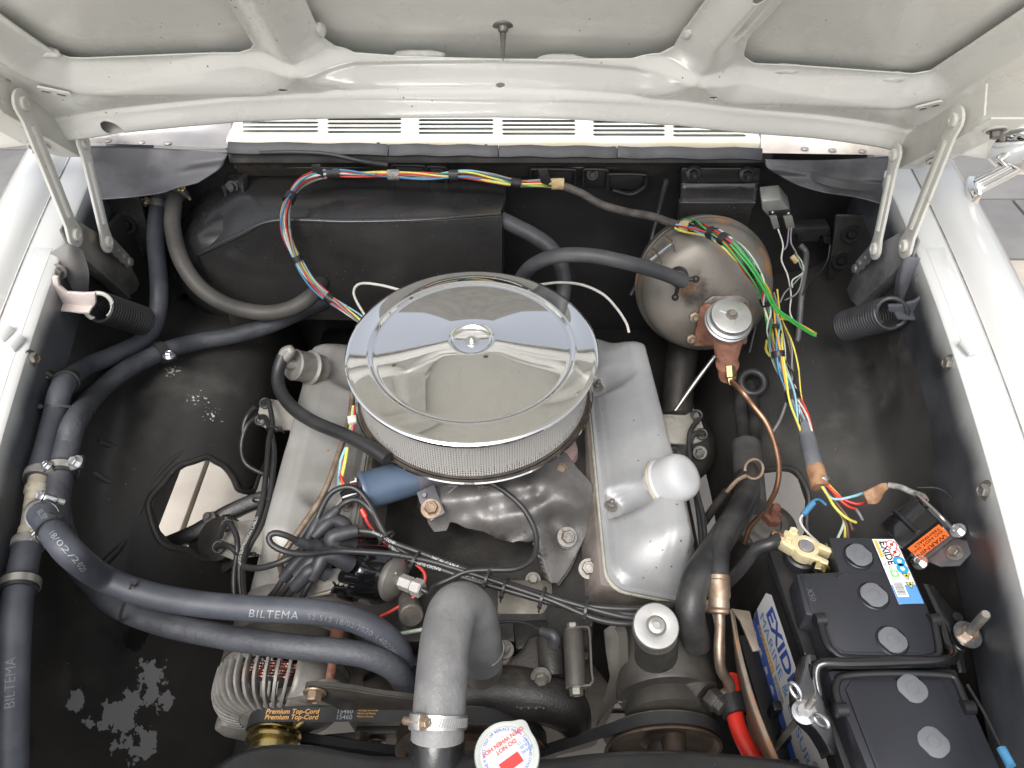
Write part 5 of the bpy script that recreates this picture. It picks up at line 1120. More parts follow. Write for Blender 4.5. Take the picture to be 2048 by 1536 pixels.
# print on the hoses
i_, s_, _, _ = arc(pE, 497, 1215)
v0 = nrm(V(-.0, -.75, .62))
text_tube('BILTEMA', .0135, pE, .0155, s_ + .004, v0, 'print_hoseprint', hE, shear=.15, space=1.15)
text_tube('52-512 18/02/2020 1402200464', .0095, pE, .0155, s_ + .073, v0, 'print_hosefaint', hE, space=1.1)
i_, s_, _, _ = arc(pE, 125, 1075); text_tube('18/02/2020', .0085, pE, .0155, s_ + .002, nrm(V(.15, -.3, .95)), 'print_hoseprint', hE, space=1.05)
i_, s_, _, _ = arc(pE, 88, 1035); text_tube('BILTEMA', .0085, pE, .0155, s_ + .012, nrm(V(.25, -.2, .95)), 'print_hoseprint', hE)
i_, s_, _, _ = arc(pL, 30, 1420); text_tube('BILTEMA', .0135, pL, .0160, s_ + .004, nrm(V(.45, -.5, .8)), 'print_hosefaint', hL, rev=True)
# pale T-fitting between the hoses
tf = thing('hose_fitting', 'pale brass T-shaped hose fitting with steel clamps by the fender', 'fitting', pt((65, 1030, .79)))
F_ = np.array([onap(78, 955, .02), onap(72, 985, .02), onap(66, 1030, .02), onap(60, 1070, .02), onap(54, 1100, .02)])
MB().tube(smooth(F_), .0118, 18).build('fitting_tube', 'fitting_pale', tf, smooth=60); MB().tube([onap(67, 1012, .02), onap(84, 1030, .042)], .0118, 16).build('fitting_branch', 'fitting_pale', tf)
for t in (.22, .80): 
    k = smooth(F_); q = k[int(t * (len(k) - 1))]; MB().lathe([(.0118, -.006), (.0135, -.004), (.0135, .004), (.0118, .006)], q, tangents(k)[int(t * (len(k) - 1))], 24, caps=False).build('fitting_bead', 'fitting_pale', tf)
worm_clamp(onap(78, 952, .02), tangents(smooth(HA_))[-1], .0158, V(.9, -.35, .3), hA, 'steel', screw='zinc')
worm_clamp(onap(56, 1088, .02), F_[-1] - F_[-2], .0165, V(.9, -.35, .3), hL, 'steel', screw='steel')
worm_clamp(pE[3], tangents(pE)[3], .0160, V(.5, .6, .6), hE, 'chrome_worn', screw='zinc')
i_, _, q, t = arc(pC, 120, 938); p_clip(q, t, .0153, V(.85, -.2, .3), hC, metal='steel')
i_, _, q, t = arc(smooth(HA_), 122, 755); p_clip(q, t, .0153, V(-.75, .2, .5), hA)
i_, _, q, t = arc(pC, 318, 703); p_clip(q, t, .0150, V(.35, -.9, .2), hC)
i_, _, q, t = arc(pL, 40, 1172); p_clip(q, t, .0163, V(-.9, 0, .4), hL, metal='steel')
# clamps where the two hoses enter the firewall
for P_, hh2, sdv in ((smooth(HA_), hA, V(-.8, -.4, .3)), (smooth(HB_), hB, V(.8, -.5, .1))):
    k = 3; worm_clamp(P_[k], tangents(P_)[k], .0156 if hh2 is hA else .0146, sdv, hh2, 'dull_steel', screw='brass', slots=True)
    MB().tube([P_[0] + V(0, .05, .03), P_[1]], .011, 14).build('pipe_stub', 'brown_steel', hh2)
tie_g = 'cable ties on hoses and cables'
for (px, py, pa, pb, lab) in ((118, 822, smooth(HA_), pC, 'black cable tie joining two hoses beside the inner fender'), (104, 1064, pE, pE, 'black cable tie on the printed hose just below the pale fitting'), (222, 1180, pE, pC, 'black cable tie holding the two front hoses together')):
    i_, _, a_, ta = arc(pa, px, py); d2 = np.linalg.norm(pb - a_, axis=1); b_ = pb[int(np.argmin(d2))]; c_ = (a_ + b_) / 2; dd = np.linalg.norm(b_ - a_) / 2
    upv = nrm(a_ - b_) if dd > .004 else nrm(V(.5, .4, .8)); tie(c_, ta, dd + .0162, .0168, upv, None, label=lab, cat='cable tie', group=tie_g)

# ================================================================== radiator
ra = thing('radiator', 'black radiator top tank along the bottom edge with filler cap', 'radiator', (XE, .25, .4))
# tank: section swept along x; top profile follows the photo (left bulge, neck, right rim)
xs = np.linspace(-.40, .36, 70)
def tank_top(x): return .845 + .006 * sstep(x, -.34, -.24) - .010 * sstep(x, -.20, -.12) + .0 * x
def tank_back(x):                                    # y of the rear edge
    pxs = np.array([405, 425, 470, 520, 560, 620, 680, 740, 800, 860, 940, 1020, 1100, 1180, 1260, 1340, 1420, 1500, 1560, 1620, 1700]); pys = np.array([1560, 1530, 1500, 1486, 1482, 1484, 1496, 1506, 1508, 1502, 1502, 1514, 1512, 1502, 1496, 1494, 1498, 1506, 1512, 1524, 1545])
    q = np.array([at(a, b, z=.838) for a, b in zip(pxs, pys)]); return np.interp(x, q[:, 0], q[:, 1])
Gt = []
for x in xs:
    e = min(1, max(0, min(x + .405, .365 - x) / .05)); sh = math.sqrt(1 - (1 - e) ** 2); yb = tank_back(x); zt = .80 + .042 * sh
    row = [(x, yb - .004, .70), (x, yb, zt - .030), (x, yb, zt - .012), (x, yb - .003, zt - .005), (x, yb - .009, zt - .001), (x, yb - .020, zt + .003), (x, yb - .04, zt + .006), (x, yb - .07, zt + .004), (x, yb - .10, zt - .005), (x, .13, zt - .03), (x, .12, .70)]
    Gt.append(row)
MB().grid(np.array(Gt)).build('top_tank', 'tank_black', ra, smooth=60)
nb = pt((872, 1478, .838))
MB().box((XE, .215, .52), (.66, .05, .36)).build('core', 'bay_dark', ra)
# filler neck and cap
cc = pt((1014, 1508, .872)); cu = V(0, 0, 1.)
MB().lathe([(.021, -.04), (.021, -.012), (.028, -.010), (.028, -.006)], cc, cu, 32).build('filler_neck', 'tank_black', ra)
cap = MB(); n = 72; th = np.arange(n) * 2 * math.pi / n
bumpr = .0022 * np.clip(np.cos(2 * (th - R(62))) ** 9, 0, 1) * 2.4
rows = []
for r0, h, k in ((.0300, -.012, 1), (.0318, -.010, 1), (.0322, -.002, 1), (.0312, .0008, 1), (.0285, .0014, .6), (.0268, .0006, .2), (.0262, .0008, 0), (.001, .0012, 0)):
    rows.append([cc + cu * h + (r0 + bumpr[i] * k) * V(math.cos(th[i]), math.sin(th[i]), 0) for i in range(n)])
rc = MB().grid(np.array(rows), closed_v=True).build('radiator_cap', 'cap_white', ra, smooth=50)
disc = MB().lathe([(.0, .0010), (.0255, .0006)], cc + cu * .0006, cu, 48).build('cap_label', 'print_paper', rc, smooth=0)
# cap print: circular texts (upside-down to us), red block
def ringtext(s, rad, mid, size, mt, flip=False, bold=0):
    v, f = textmesh(s, size, bold=bold, align='CENTER'); a = mid - v[:, 0] / rad; r2 = rad + v[:, 1]
    P = np.stack([cc[0] + r2 * np.cos(a), cc[1] + r2 * np.sin(a), cc[2] + 0 * a], 1) + cu * .0022
    return MB().add(P, f).build('lettering', mt, rc, smooth=0, recalc=False, weld=False)
ringtext('WHEN ENGINE IS HOT  TEST OR REPLACE WHEN CHANGING COOLANT', .0228, R(108), .0040, 'print_blue')
e_x, e_y = nrm(V(-.80, -.55, 0)), nrm(V(.55, -.80, 0))
for s_, r0, mt in (('OPEN WHEN HOT', .0065, 'print_red'), ('DO NOT', .0005, 'print_red')):
    text(s_, .0058, cc + cu * .0022 - e_y * r0 + e_x * .001 + V(.0, .006, 0), e_x, e_y, mt, rc, align='CENTER', bold=.012, eps=.0002)
MB().box(cc + cu * .0022 + V(.004, -.009, 0), (.022, .0105, .0006), np.stack([e_x, e_y, cu], 1)).build('red_block', 'print_red', rc)
for s_, d_ in (('ST-13', .0), ('13LBS', .0045), ('KPA90', .009)): text(s_, .0044, cc + cu * .0022 + V(.0145, .011 , 0) - e_y * -d_, e_x, e_y, 'print_skyblue', rc, align='CENTER', eps=.0002)
MB().add([cc + V(.012 + .004 * i, -.016 - .003 * j, .0022) for i, j in ((0, 0), (1, 0), (1.4, 1), (.2, 1.2))], [(0, 1, 2, 3)]).build('red_mark', 'print_red', rc, smooth=0)
# overflow tube lying on the right
# upper radiator hose
HR_ = pts([(874, 1500, .835), (876, 1455, .848), (880, 1400, .858), (886, 1330, .866), (893, 1270, .866), (905, 1225, .858), (925, 1212, .84), (944, 1228, .812), (955, 1262, .775), (962, 1300, .738), (964, 1325, .715)])
pR = smooth(HR_, .004); rr_ = np.interp(np.linspace(0, 1, len(pR)), [0, .1, .55, .7, 1], [.0275, .0275, .0282, .029, .0265])
hR = MB().tube(pR, rr_, 36).build('radiator_hose', 'hose_rad', None, smooth=60); tag(hR, 'thick black upper radiator hose bent over to the thermostat housing', 'hose')
i_, _, q, t = arc(pR, 878, 1440); worm_clamp(q, t, .0288, nrm(V(-.55, -.1, .8)), hR, 'steel', w=.014, screw='brown_steel')
MB().lathe([(.0285, -.02), (.0285, .0), (.0272, .004)], pR[2], tangents(pR)[2], 36, caps=False).build('neck_collar', 'tank_black', ra)
i_, _, q, t = arc(pR, 962, 1298); A_, B_ = perp(t, V(1, 0, 0)); th = np.linspace(R(-115), R(60), 30)
MB().tube([q + (.0285) * (math.cos(a) * A_ + math.sin(a) * B_) for a in th] , .0009, 6).build('spring_clamp', 'zinc', hR)
# thermostat housing
tsx = thing('thermostat_housing', 'dull thermostat housing flange with rust at the end of the radiator hose', 'thermostat housing', pt((970, 1340, .67)))
e0 = pR[-1]; MB().lathe([(.0245, .02), (.0245, -.01), (.028, -.022), (.034, -.030), (.036, -.034)], e0, -tangents(pR)[-1] * -1 * -1, 32, caps=False).build('outlet_neck', 'alu_rusty', tsx, smooth=60)
fp = pts([(925, 1375, .69), (935, 1362, .69), (985, 1345, .69), (1018, 1322, .69), (1026, 1305, .69), (1018, 1290, .69), (1000, 1288, .69), (985, 1296, .69), (960, 1300, .69), (925, 1310, .69), (900, 1330, .69), (895, 1360, .69)])
MB().prism(fp, V(0, 0, -.012)).build('flange', 'alu_rusty', tsx, bevel=.004)
bolt(pt((1008, 1300, .693)), (0, -.1, 1), .015, 'dull_steel', tsx)
# ================================================================== water pump castings, pulleys, belts
wp = thing('water_pump', 'dark cast water pump with bolts in front of the engine', 'water pump', (.0, .45, .5))
MB().tube(smooth(pts([(880, 1395, .665), (960, 1385, .672), (1040, 1388, .672), (1095, 1400, .668), (1135, 1420, .655), (1150, 1450, .62)])), [*np.interp(np.linspace(0, 1, len(smooth(pts([(880, 1395, .665), (960, 1385, .672), (1040, 1388, .672), (1095, 1400, .668), (1135, 1420, .655), (1150, 1450, .62)])))), [0, .5, .8, 1], [.032, .034, .030, .022])], 24).build('pump_volute', 'cast_dark', wp, smooth=70)
MB().prism(pts([(1005, 1320, .685), (1040, 1300, .688), (1060, 1265, .69), (1130, 1265, .69), (1150, 1285, .69), (1150, 1345, .685), (1110, 1355, .68), (1040, 1370, .68), (1000, 1365, .68)]), V(0, 0, -.05)).build('pump_flange', 'cast_dark', wp, bevel=.008, bseg=3)
MB().prism(pts([(1025, 1240, .66), (1100, 1235, .66), (1100, 1290, .66), (1030, 1300, .66)]), V(0, 0, -.03)).build('front_casting', 'cast_dark', wp, bevel=.006)
A_, B_ = pt((1146, 1262, .715)), pt((1152, 1374, .700)); dA = B_ - A_
MB().lathe([(.0, 0), (.0135, 0), (.0135, np.linalg.norm(dA)), (0, np.linalg.norm(dA))], A_, dA, 28).build('bolt_sleeve', 'cast_grey2', wp, bevel=.001)
MB().tube(smooth(pts([(1098, 1280, .695), (1102, 1320, .695), (1104, 1352, .69)])), .017, 18).build('casting_boss', 'cast_dark', wp, smooth=70)
bolt(A_, -dA, .014, 'dull_steel', wp); bolt(B_, dA, .015, 'dull_steel', wp); bolt(pt((1082, 1353, .705)), V(0, -.7, .5), .015, 'dull_steel', wp); bolt(pt((1142, 1440, .655)), V(0, -.9, .3), .014, 'dull_steel', wp)
MB().ribbon(smooth(pts([(1148, 1257, .718), (1170, 1256, .716), (1177, 1262, .714), (1180, 1300, .71), (1182, 1345, .705), (1184, 1362, .703), (1178, 1372, .702), (1160, 1372, .70)]), .004), V(.0, -.3, 1), .018, .0025).build('strap', 'cast_grey2', wp)
for k in range(8): MB().ball(pt((1035 + k * 7.5, 1412 + (k % 2) * 3, .692)), .0042, 8, 6, (1, 1, .6)).build('cast_mark', 'cast_dark', wp)
# temperature sender
ts = thing('temperature_sender', 'brass temperature sender with black rubber boot and lead', 'sensor', pt((1108, 1290, .69)))
MB().lathe([(.0, 0), (.0105, 0), (.0105, .008), (.008, .009), (.008, .016), (0, .016)], pt((1108, 1296, .695)), (0, -.15, 1), 6).build('sender_body', 'brass', ts, smooth=20)
MB().tube(smooth([pt((1108, 1289, .712)), pt((1110, 1276, .722)), pt((1104, 1268, .724)), pt((1082, 1262, .72))], .003), [*np.linspace(.0085, .0060, len(smooth([pt((1108, 1289, .712)), pt((1110, 1276, .722)), pt((1104, 1268, .724)), pt((1082, 1262, .72))], .003)))], 14).build('rubber_boot', 'boot_black', ts, smooth=60)
tubeobj('lead', pts([(1084, 1262, .72), (1060, 1250, .712), (1030, 1243, .705), (985, 1246, .70), (940, 1255, .70)]), .0022, 'cable_black', ts)
def pulley(name, c, R_, ax, w, mt, label, hub=.02, gold=False, face=True):
    t = thing(name, label, 'pulley', np.asarray(c) - V(0, 0, R_))
    m = MB(); m.lathe([(R_ - .012, -w / 2 - .001), (R_, -w / 2 - .001), (R_, -w / 2 + .0015), (R_ - .008, -.001), (R_ - .008, .001), (R_, w / 2 - .0015), (R_, w / 2 + .001), (R_ - .004, w / 2 + .001), (R_ - .010, w / 2 - .006), (hub + .01, w / 2 - .010), (hub, w / 2 - .004), (hub, w / 2 + .008), (hub * .5, w / 2 + .009), (0, w / 2 + .009)], c, ax, 64); m.build('pulley_wheel', mt, t, smooth=30); return t
FR = V(0, -1, 0)
pulley('water_pump_pulley', V(XE, .385, .594), .100, FR, .020, 'pulley_rust', 'large dark rusty pulley half hidden behind the radiator cap', hub=.03)
pulley('power_steering_pulley', V(.192, .372, .640), .0745, FR, .020, 'pulley_rust', 'rusty pulley on the power steering pump')
apc = V(-.300, .383, .660)
pulley('alternator_pulley', apc, .0335, FR, .018, 'gold_zinc', 'gold zinc-plated pulley on the alternator', hub=.012)
MB().lathe([(.030, .0), (.034, .004), (.034, .008), (.027, .012), (.027, .020), (.034, .024), (.0345, .028), (.02, .030), (.0, .030)], apc + V(0, -.012, 0), FR, 48).build('pulley_step', 'gold_zinc', bpy.data.objects['alternator_pulley'], smooth=30)
def belt(name, circles, w, th, y, label, mt='belt'):
    """open loop round circles given in order (c, r, start angle, end angle) in the x-z plane"""
    P = []
    for (c, r, a0, a1) in circles:
        n = max(3, int(abs(a1 - a0) / 6)); 
        for a in np.radians(np.linspace(a0, a1, n)): P.append(V(c[0] + r * math.cos(a), y, c[2] + r * math.sin(a)))
    Q = []
    for i in range(len(P)):
        a, b = P[i], P[(i + 1) % len(P)]; k = max(1, int(np.linalg.norm(b - a) / .01)); Q += [a + (b - a) * j / k for j in range(k)]
    Q = np.array(Q); T = tangents(Q, True); N_ = np.cross(T, V(0, 1, 0)); wv = V(0, w / 2, 0)
    c0 = Q.mean(0); N_ = np.where(((Q - c0) * N_).sum(1)[:, None] < 0, -N_, N_)
    G = np.stack([Q - wv, Q + wv, Q + wv * .6 - N_ * th, Q - wv * .6 - N_ * th], 1)
    o = MB().grid(G, closed_u=True, closed_v=True).build(name, mt, None, smooth=30, bevel=0); return tag(o, label, 'belt', 'drive belts'), Q
WPc = V(XE, 0, .594); ALc = V(apc[0], 0, apc[2]); PSc = V(.192, 0, .640)
b1, Q1 = belt('drive_belt', [(ALc, .0355, 265, 90), (WPc, .1015, 90, -60)], .0185, .008, .385, 'black drive belt with orange lettering from alternator to water pump')
b2, Q2 = belt('drive_belt', [(V(XE + .03, 0, .45), .07, 250, 128), (PSc, .0755, 122, -60)], .0150, .008, .374, 'plain black drive belt on the power steering pulley')
# printed belt: two rows, partly running off the edge, on the flat upper run
za0 = apc[2] + .0355; pA_, pB_ = V(apc[0], .385, za0), V(XE - .0, .385, .594 + .1015)
ux = nrm(pB_ - pA_); uy = V(0, 1, 0)
tz = lambda s, dy: pA_ + ux * s + uy * dy + np.cross(ux, uy) * .0003
for dy in (-.0040, .0030):
    text('Premium Top-Cord', .0082, tz(-.006, dy), ux, uy, 'print_beltgold', b1, bold=.02, shear=.15, eps=.0004)
    text('15460', .0082, tz(.082, dy), ux, uy, 'print_hoseprint', b1, bold=.01, eps=.0004)
for k, s_ in enumerate(('Fabriqué en Korea', 'Hecho en Korea', 'Made in Korea')): text(s_, .0034, tz(.108, .0045 - .0038 * k), ux, uy, 'print_beltgold', b1, eps=.0004)
# ================================================================== alternator
al = thing('alternator', 'grey cast alternator with cooling fins and copper windings', 'alternator', (-.306, .45, .55))
ALC = V(-.306, 0, .645); RA = .084
def ring3(prof, nm, mt, n=72, x=None): return MB().lathe(prof, ALC, V(0, -1, 0), n, caps=False).build(nm, mt, al, smooth=40)
ring3([(RA - .006, -.555), (RA - .002, -.55), (RA, -.535), (RA, -.492)], 'rear_bell', 'alu_cast')
ring3([(RA + .002, -.492), (RA + .003, -.490), (RA + .003, -.462), (RA + .002, -.460)], 'stator', 'stator_band')
ring3([(RA + .001, -.460), (RA + .002, -.458), (RA + .002, -.449), (RA - .004, -.448)], 'front_ring', 'alu_cast')
MB().lathe([(.066, -.52), (.066, -.425), (.05, -.41), (.03, -.405)], ALC, V(0, -1, 0), 40).build('rotor', 'bay_dark', al)
for k in range(7): 
    rr2 = .070 + .0012 * (k % 3); yk = .425 + .0032 * k; th = np.linspace(R(40), R(190), 70)
    MB().tube([ALC + V(rr2 * math.cos(a), yk, rr2 * math.sin(a) + .001 * math.sin(a * 37 + k)) for a in th], .0020, 6).build('winding', 'copper_dark', al)
prof = [(RA + .001, .452), (RA + .001, .428), (RA - .003, .414), (RA - .014, .402), (RA - .030, .397), (.046, .396)]
for k in range(15):
    a = R(72 + k * 9.2); er = V(math.cos(a), 0, math.sin(a)); et = V(-math.sin(a), 0, math.cos(a))
    P = smooth([ALC + er * r + V(0, y, 0) for r, y in prof], .005); MB().ribbon(P, et, .0040, .008).build('cooling_fin', 'alu_cast', al, bevel=.0006)
    MB().ribbon(smooth([ALC + er * (RA - .016) + V(0, .450, 0), ALC + er * (RA - .03) + V(0, .42, 0), ALC + er * .046 + V(0, .402, 0)], .005), et, .0030, .014).build('fin_web', 'alu_cast', al)
ring3([(.050, -.400), (.048, -.394), (.030, -.390), (.012, -.389), (.012, -.38)], 'front_hub', 'alu_cast')
# solid sector with ear
th = np.linspace(R(-70), R(66), 30); G_ = np.array([[ALC + V(r * math.cos(a), y, r * math.sin(a)) for r, y in [(RA + .001, .452), (RA + .001, .428), (RA - .003, .414), (RA - .014, .402), (RA - .03, .396), (.046, .394)]] for a in th])
o = MB().grid(G_).build('bell_sector', 'alu_dull', al, smooth=50); solid(o, .004, -1)
MB().prism([V(-.306 + a, .398, .645 + b) for a, b in ((-.078, -.02), (-.092, -.035), (-.085, -.06), (-.05, -.085), (.0, -.09), (.03, -.06), (.0, -.03))], V(0, .02, 0)).build('lower_ear', 'alu_cast', al, bevel=.004)
ear = pt((632, 1385, .705)); MB().lathe([(.0, 0), (.0165, 0), (.018, .006), (.018, .022), (.0, .022)], V(-.231, .398, .702), V(0, 1, 0), 24).build('upper_ear', 'alu_cast', al, bevel=.002)
MB().prism([V(-.231 + a, .40, .702 + b) for a, b in ((-.075, -.005), (-.02, .016), (.005, .018), (.016, 0), (.0, -.018), (-.05, -.03))], V(0, .016, 0)).build('ear_web', 'alu_cast', al, bevel=.003)
MB().lathe([(.006, 0), (.006, .055), (.0095, .056), (.0095, .075), (0, .075)], V(-.231, .418, .704), V(0, 1, .05), 12).build('pivot_stud', 'rust', al)
MB().box(V(-.30, .392, .682), (.026, .012, .016)).build('brush_clip', 'brown_steel', al, bevel=.001)
MB().prism(pts([(598, 1255, .70), (618, 1244, .70), (650, 1242, .70), (668, 1248, .70), (672, 1262, .70), (660, 1272, .70), (640, 1268, .70), (600, 1262, .70)]), V(0, 0, -.015)).build('rear_ear', 'alu_cast', al, bevel=.003)
# adjusting arm
arm = thing('alternator_bracket', 'dark steel adjusting arm bolted to the alternator ear', 'bracket', pt((720, 1400, .66)))
ap = [(614, 1378), (618, 1369), (630, 1366), (690, 1373), (760, 1385), (830, 1393), (830, 1424), (760, 1424), (690, 1420), (665, 1405), (640, 1396), (622, 1392)]
MB().prism([at(a, b, y=.394) for a, b in ap], V(0, -.004, 0)).build('arm_plate', 'arm_steel', arm, bevel=.001)
MB().ribbon(smooth([at(a, b - 1, y=.388) for a, b in ((612, 1374), (622, 1368), (690, 1373), (760, 1385), (830, 1393))], .006), V(0, 1, 0), .005, .002).build('arm_edge', 'arm_steel', arm)
bolt(at(630, 1384, y=.389), FR, .016, 'brown_steel', arm)
# lower strut and bracket under the belt
ls = thing('lower_bracket', 'dark lower alternator bracket with flat strut under the belt', 'bracket', pt((680, 1480, .5)))
MB().prism([at(a, b, y=.41) for a, b in ((590, 1474), (720, 1462), (738, 1472), (728, 1480), (600, 1488))], V(0, -.012, 0)).build('flat_strut', 'arm_steel', ls, bevel=.001)
MB().prism([at(a, b, y=.43) for a, b in ((712, 1450), (860, 1450), (850, 1480), (790, 1478), (770, 1500), (742, 1478), (716, 1464))], V(0, -.012, 0)).build('bracket_web', 'cast_dark', ls, bevel=.003)
bolt(at(752, 1484, y=.415), FR, .016, 'brown_steel', ls)
MB().prism([at(a, b, y=.46) for a, b in ((640, 1488), (660, 1488), (680, 1536), (662, 1540))], V(0, -.012, 0)).build('strut', 'bay_dark', ls); MB().prism([at(a, b, y=.46) for a, b in ((698, 1480), (722, 1480), (722, 1536), (700, 1536))], V(0, -.012, 0)).build('strut', 'bay_dark', ls)
# ================================================================== power steering pump
ps = thing('power_steering_pump', 'dull black power steering pump with round silver filler cap', 'pump', (.195, .46, .55))
PC = V(.203, 0, .658)
MB().lathe([(.0, -.535), (.056, -.53), (.064, -.52), (.066, -.50), (.066, -.425), (.064, -.421), (.060, -.421), (.0, -.423)], PC, V(0, -1, 0), 56).build('reservoir', 'pump_paint', ps, smooth=40)
MB().lathe([(.0, -.43), (.050, -.425), (.056, -.41), (.056, -.400), (.046, -.394), (.03, -.390), (.03, -.385)], PC + V(0, 0, -.008), V(0, -1, 0), 40).build('pump_casting', 'pump_paint', ps, smooth=50)
MB().lathe([(.016, -.39), (.016, -.345), (.009, -.343), (.0, -.343)], PC, V(0, -1, 0), 24).build('pump_shaft', 'pulley_rust', ps)
nk0 = pt((1313, 1316, .705)); nk1 = pt((1312, 1268, .778)); nd = nk1 - nk0; nl = np.linalg.norm(nd)
MB().lathe([(.031, -.03), (.0295, 0), (.027, .012), (.0262, nl)], nk0, nd, 40).build('filler_neck', 'pump_paint', ps, smooth=50)
pcx = pt((1312, 1252, .800)); pu = nrm(V(0, -.28, .96))
pcap = MB().lathe([(.0255, -.018), (.0262, -.017), (.0262, -.003), (.0275, -.002), (.0278, 0), (.0265, .0016), (.016, .0022), (.0125, .0016), (.0115, .0024), (.0095, .0052), (.005, .006), (.0042, .0052), (0, .0052)], pcx, pu, 48).build('filler_cap', 'cap_steel', ps, smooth=40)
for k in range(40):
    a = 2 * math.pi * k / 40; A_, B_ = perp(pu); MB
kn = MB(); A_, B_ = perp(pu)
for k in range(60):
    a = 2 * math.pi * k / 60; d_ = math.cos(a) * A_ + math.sin(a) * B_; kn.box(pcx + pu * -.010 + d_ * .0264, (.0011, .0008, .012), np.stack([np.cross(pu, d_), d_, pu], 1))
kn.build('cap_knurl', 'cap_steel', pcap, smooth=0)
MB().lathe([(.0, 0), (.014, 0), (.014, .014), (.011, .016), (.011, .024), (0, .024)], at(1418, 1392, y=.405), nrm(V(.55, -.75, .25)), 6).build('pressure_port', 'pump_paint', ps, bevel=.001)
MB().lathe([(.0, -.02), (.022, -.02), (.020, .0), (0, .0)], at(1412, 1390, y=.412), nrm(V(.55, -.75, .25)), 20).build('port_boss', 'pump_paint', ps)
bk = thing('pump_bracket', 'dark folded steel bracket beside the power steering pump', 'bracket', at(1230, 1330, y=.44) - V(0, 0, .06))
bp = [(1212, 1258), (1222, 1250), (1236, 1252), (1244, 1264), (1247, 1320), (1251, 1392), (1240, 1404), (1222, 1412), (1195, 1452), (1210, 1400), (1224, 1352), (1216, 1300)]
MB().prism([pt((a, b, .735 - .0006 * (b - 1250))) for a, b in bp], V(-.003, 0, -.003)).build('bracket_plate', 'cast_grey2', bk, bevel=.0008)
MB().ribbon(smooth([pt((a, b, .737 - .0006 * (b - 1250))) for a, b in ((1236, 1252), (1245, 1266), (1248, 1330), (1251, 1392), (1238, 1404))], .005), V(-.6, 0, -.8), .014, .003).build('bracket_flange', 'cast_grey2', bk)
# hoses of the pump
rh = pts([(1395, 1285, .735), (1385, 1255, .765), (1380, 1215, .79), (1392, 1160, .80), (1415, 1120, .795), (1445, 1075, .78), (1480, 1020, .76), (1495, 985, .75), (1492, 955, .74)])
tag(tubeobj('return_hose', rh, .0185, 'hose_black2', n=20), 'fat black rubber return hose curving up from the steering pump', 'hose')
ph = pts([(1437, 1165, .80), (1437, 1125, .805), (1443, 1085, .80), (1460, 1045, .79), (1485, 1005, .775), (1500, 970, .76), (1500, 940, .745)])
tag(tubeobj('pressure_hose', ph, .0135, 'hose_black2', n=20), 'black pressure hose with crimped metal end above the steering pump', 'hose')
pr_ = thing('pressure_pipe', 'bent brown steel pressure pipe with crimp sleeve beside the battery', 'pipe', pt((1440, 1300, .7)))
q0, q1 = pt((1437, 1150, .803)), pt((1438, 1205, .788)); MB().lathe([(.0138, 0), (.0142, .002), (.0142, .026), (.0128, .029), (.0128, .040), (.0155, .043), (.0155, .046), (.008, .048)], q0, q1 - q0, 28).build('crimp_sleeve', 'brown_steel', pr_, smooth=40)
MB().tube(smooth(pts([(1438, 1200, .788), (1440, 1250, .775), (1438, 1300, .762), (1442, 1340, .745), (1456, 1362, .728), (1460, 1376, .715), (1448, 1388, .705), (1425, 1394, .70)])), .0066, 16).build('pipe', 'pipe_brown', pr_, smooth=60)
fs = pts([(1492, 890, .735), (1496, 930, .735), (1500, 985, .735), (1502, 1012, .735)]); 
tag(MB().tube(smooth(fs), .0225, 20).build('foam_sleeve', 'foam_sleeve', None, smooth=60), 'rough black foam sleeve around the steering hoses below copper line', 'sleeve')
tag(tubeobj('steering_hose', pts([(1478, 760, .70), (1482, 820, .71), (1490, 890, .725)]), .011, 'hose_black2'), 'black hose running down behind the copper brake line into foam sleeve', 'hose', 'steering hoses')
tag(tubeobj('steering_hose', pts([(1500, 770, .70), (1508, 830, .71), (1508, 895, .725)]), .011, 'hose_black2'), 'black hose nearest the wiring harness running into foam sleeve', 'hose', 'steering hoses')
# dipstick
dk = thing('dipstick', 'oil dipstick with round wire loop handle', 'dipstick', pt((1470, 985, .72)))
lo = pt((1508, 938, .79)); lp_ = [lo + .014 * (math.cos(a) * nrm(V(1, .25, 0)) + math.sin(a) * nrm(V(-.1, .5, .5))) for a in np.linspace(R(210), R(210 + 330), 30)]
MB().tube(lp_, .0022, 8).build('loop_handle', 'brown_steel', dk); MB().tube(smooth([lp_[0], pt((1475, 960, .775)), pt((1452, 985, .755))]), .0032, 8).build('dipstick_rod', 'brown_steel', dk)
MB().tube(smooth([pt((1453, 983, .757)), pt((1432, 1010, .73)), pt((1408, 1045, .69))]), .0062, 12).build('dipstick_tube', 'cast_dark', dk)
# ================================================================== steering gear and dark lumps low on the right
sg = thing('steering_box', 'dark cast steering box and column below the brake booster', 'steering box', (.30, .95, .45))
MB().tube(smooth([V(.36, 1.22, .72), V(.32, 1.05, .63), V(.30, .92, .56)]), .03, 20).build('column_tube', 'cast_dark', sg, smooth=60)
MB().lathe([(.0, -.08), (.06, -.07), (.07, -.03), (.068, .04), (.05, .06), (.0, .065)], V(.305, .93, .56), nrm(V(-.1, -.6, .75)), 28).build('gear_case', 'cast_dark', sg, smooth=50)
MB().lathe([(.0, -.05), (.035, -.05), (.04, -.01), (.03, .03), (.0, .035)], V(.27, .84, .58), nrm(V(-.2, -.7, .6)), 20).build('gear_cover', 'cast_dark', sg)
for q in ((.28, .86, .63), (.33, .87, .62), (.30, .83, .60)): bolt(V(*q), nrm(V(-.2, -.7, .6)), .014, 'cast_grey', sg)
rg = pt((1505, 765, .72)); A_, B_ = perp(nrm(V(-.1, -.5, .85))); MB().tube([rg + .020 * (math.cos(a) * A_ + math.sin(a) * B_) for a in np.linspace(0, 2 * math.pi, 33)[:-1]], .0075, 12, closed=True).build('rubber_ring', 'hose_black', sg, smooth=60)
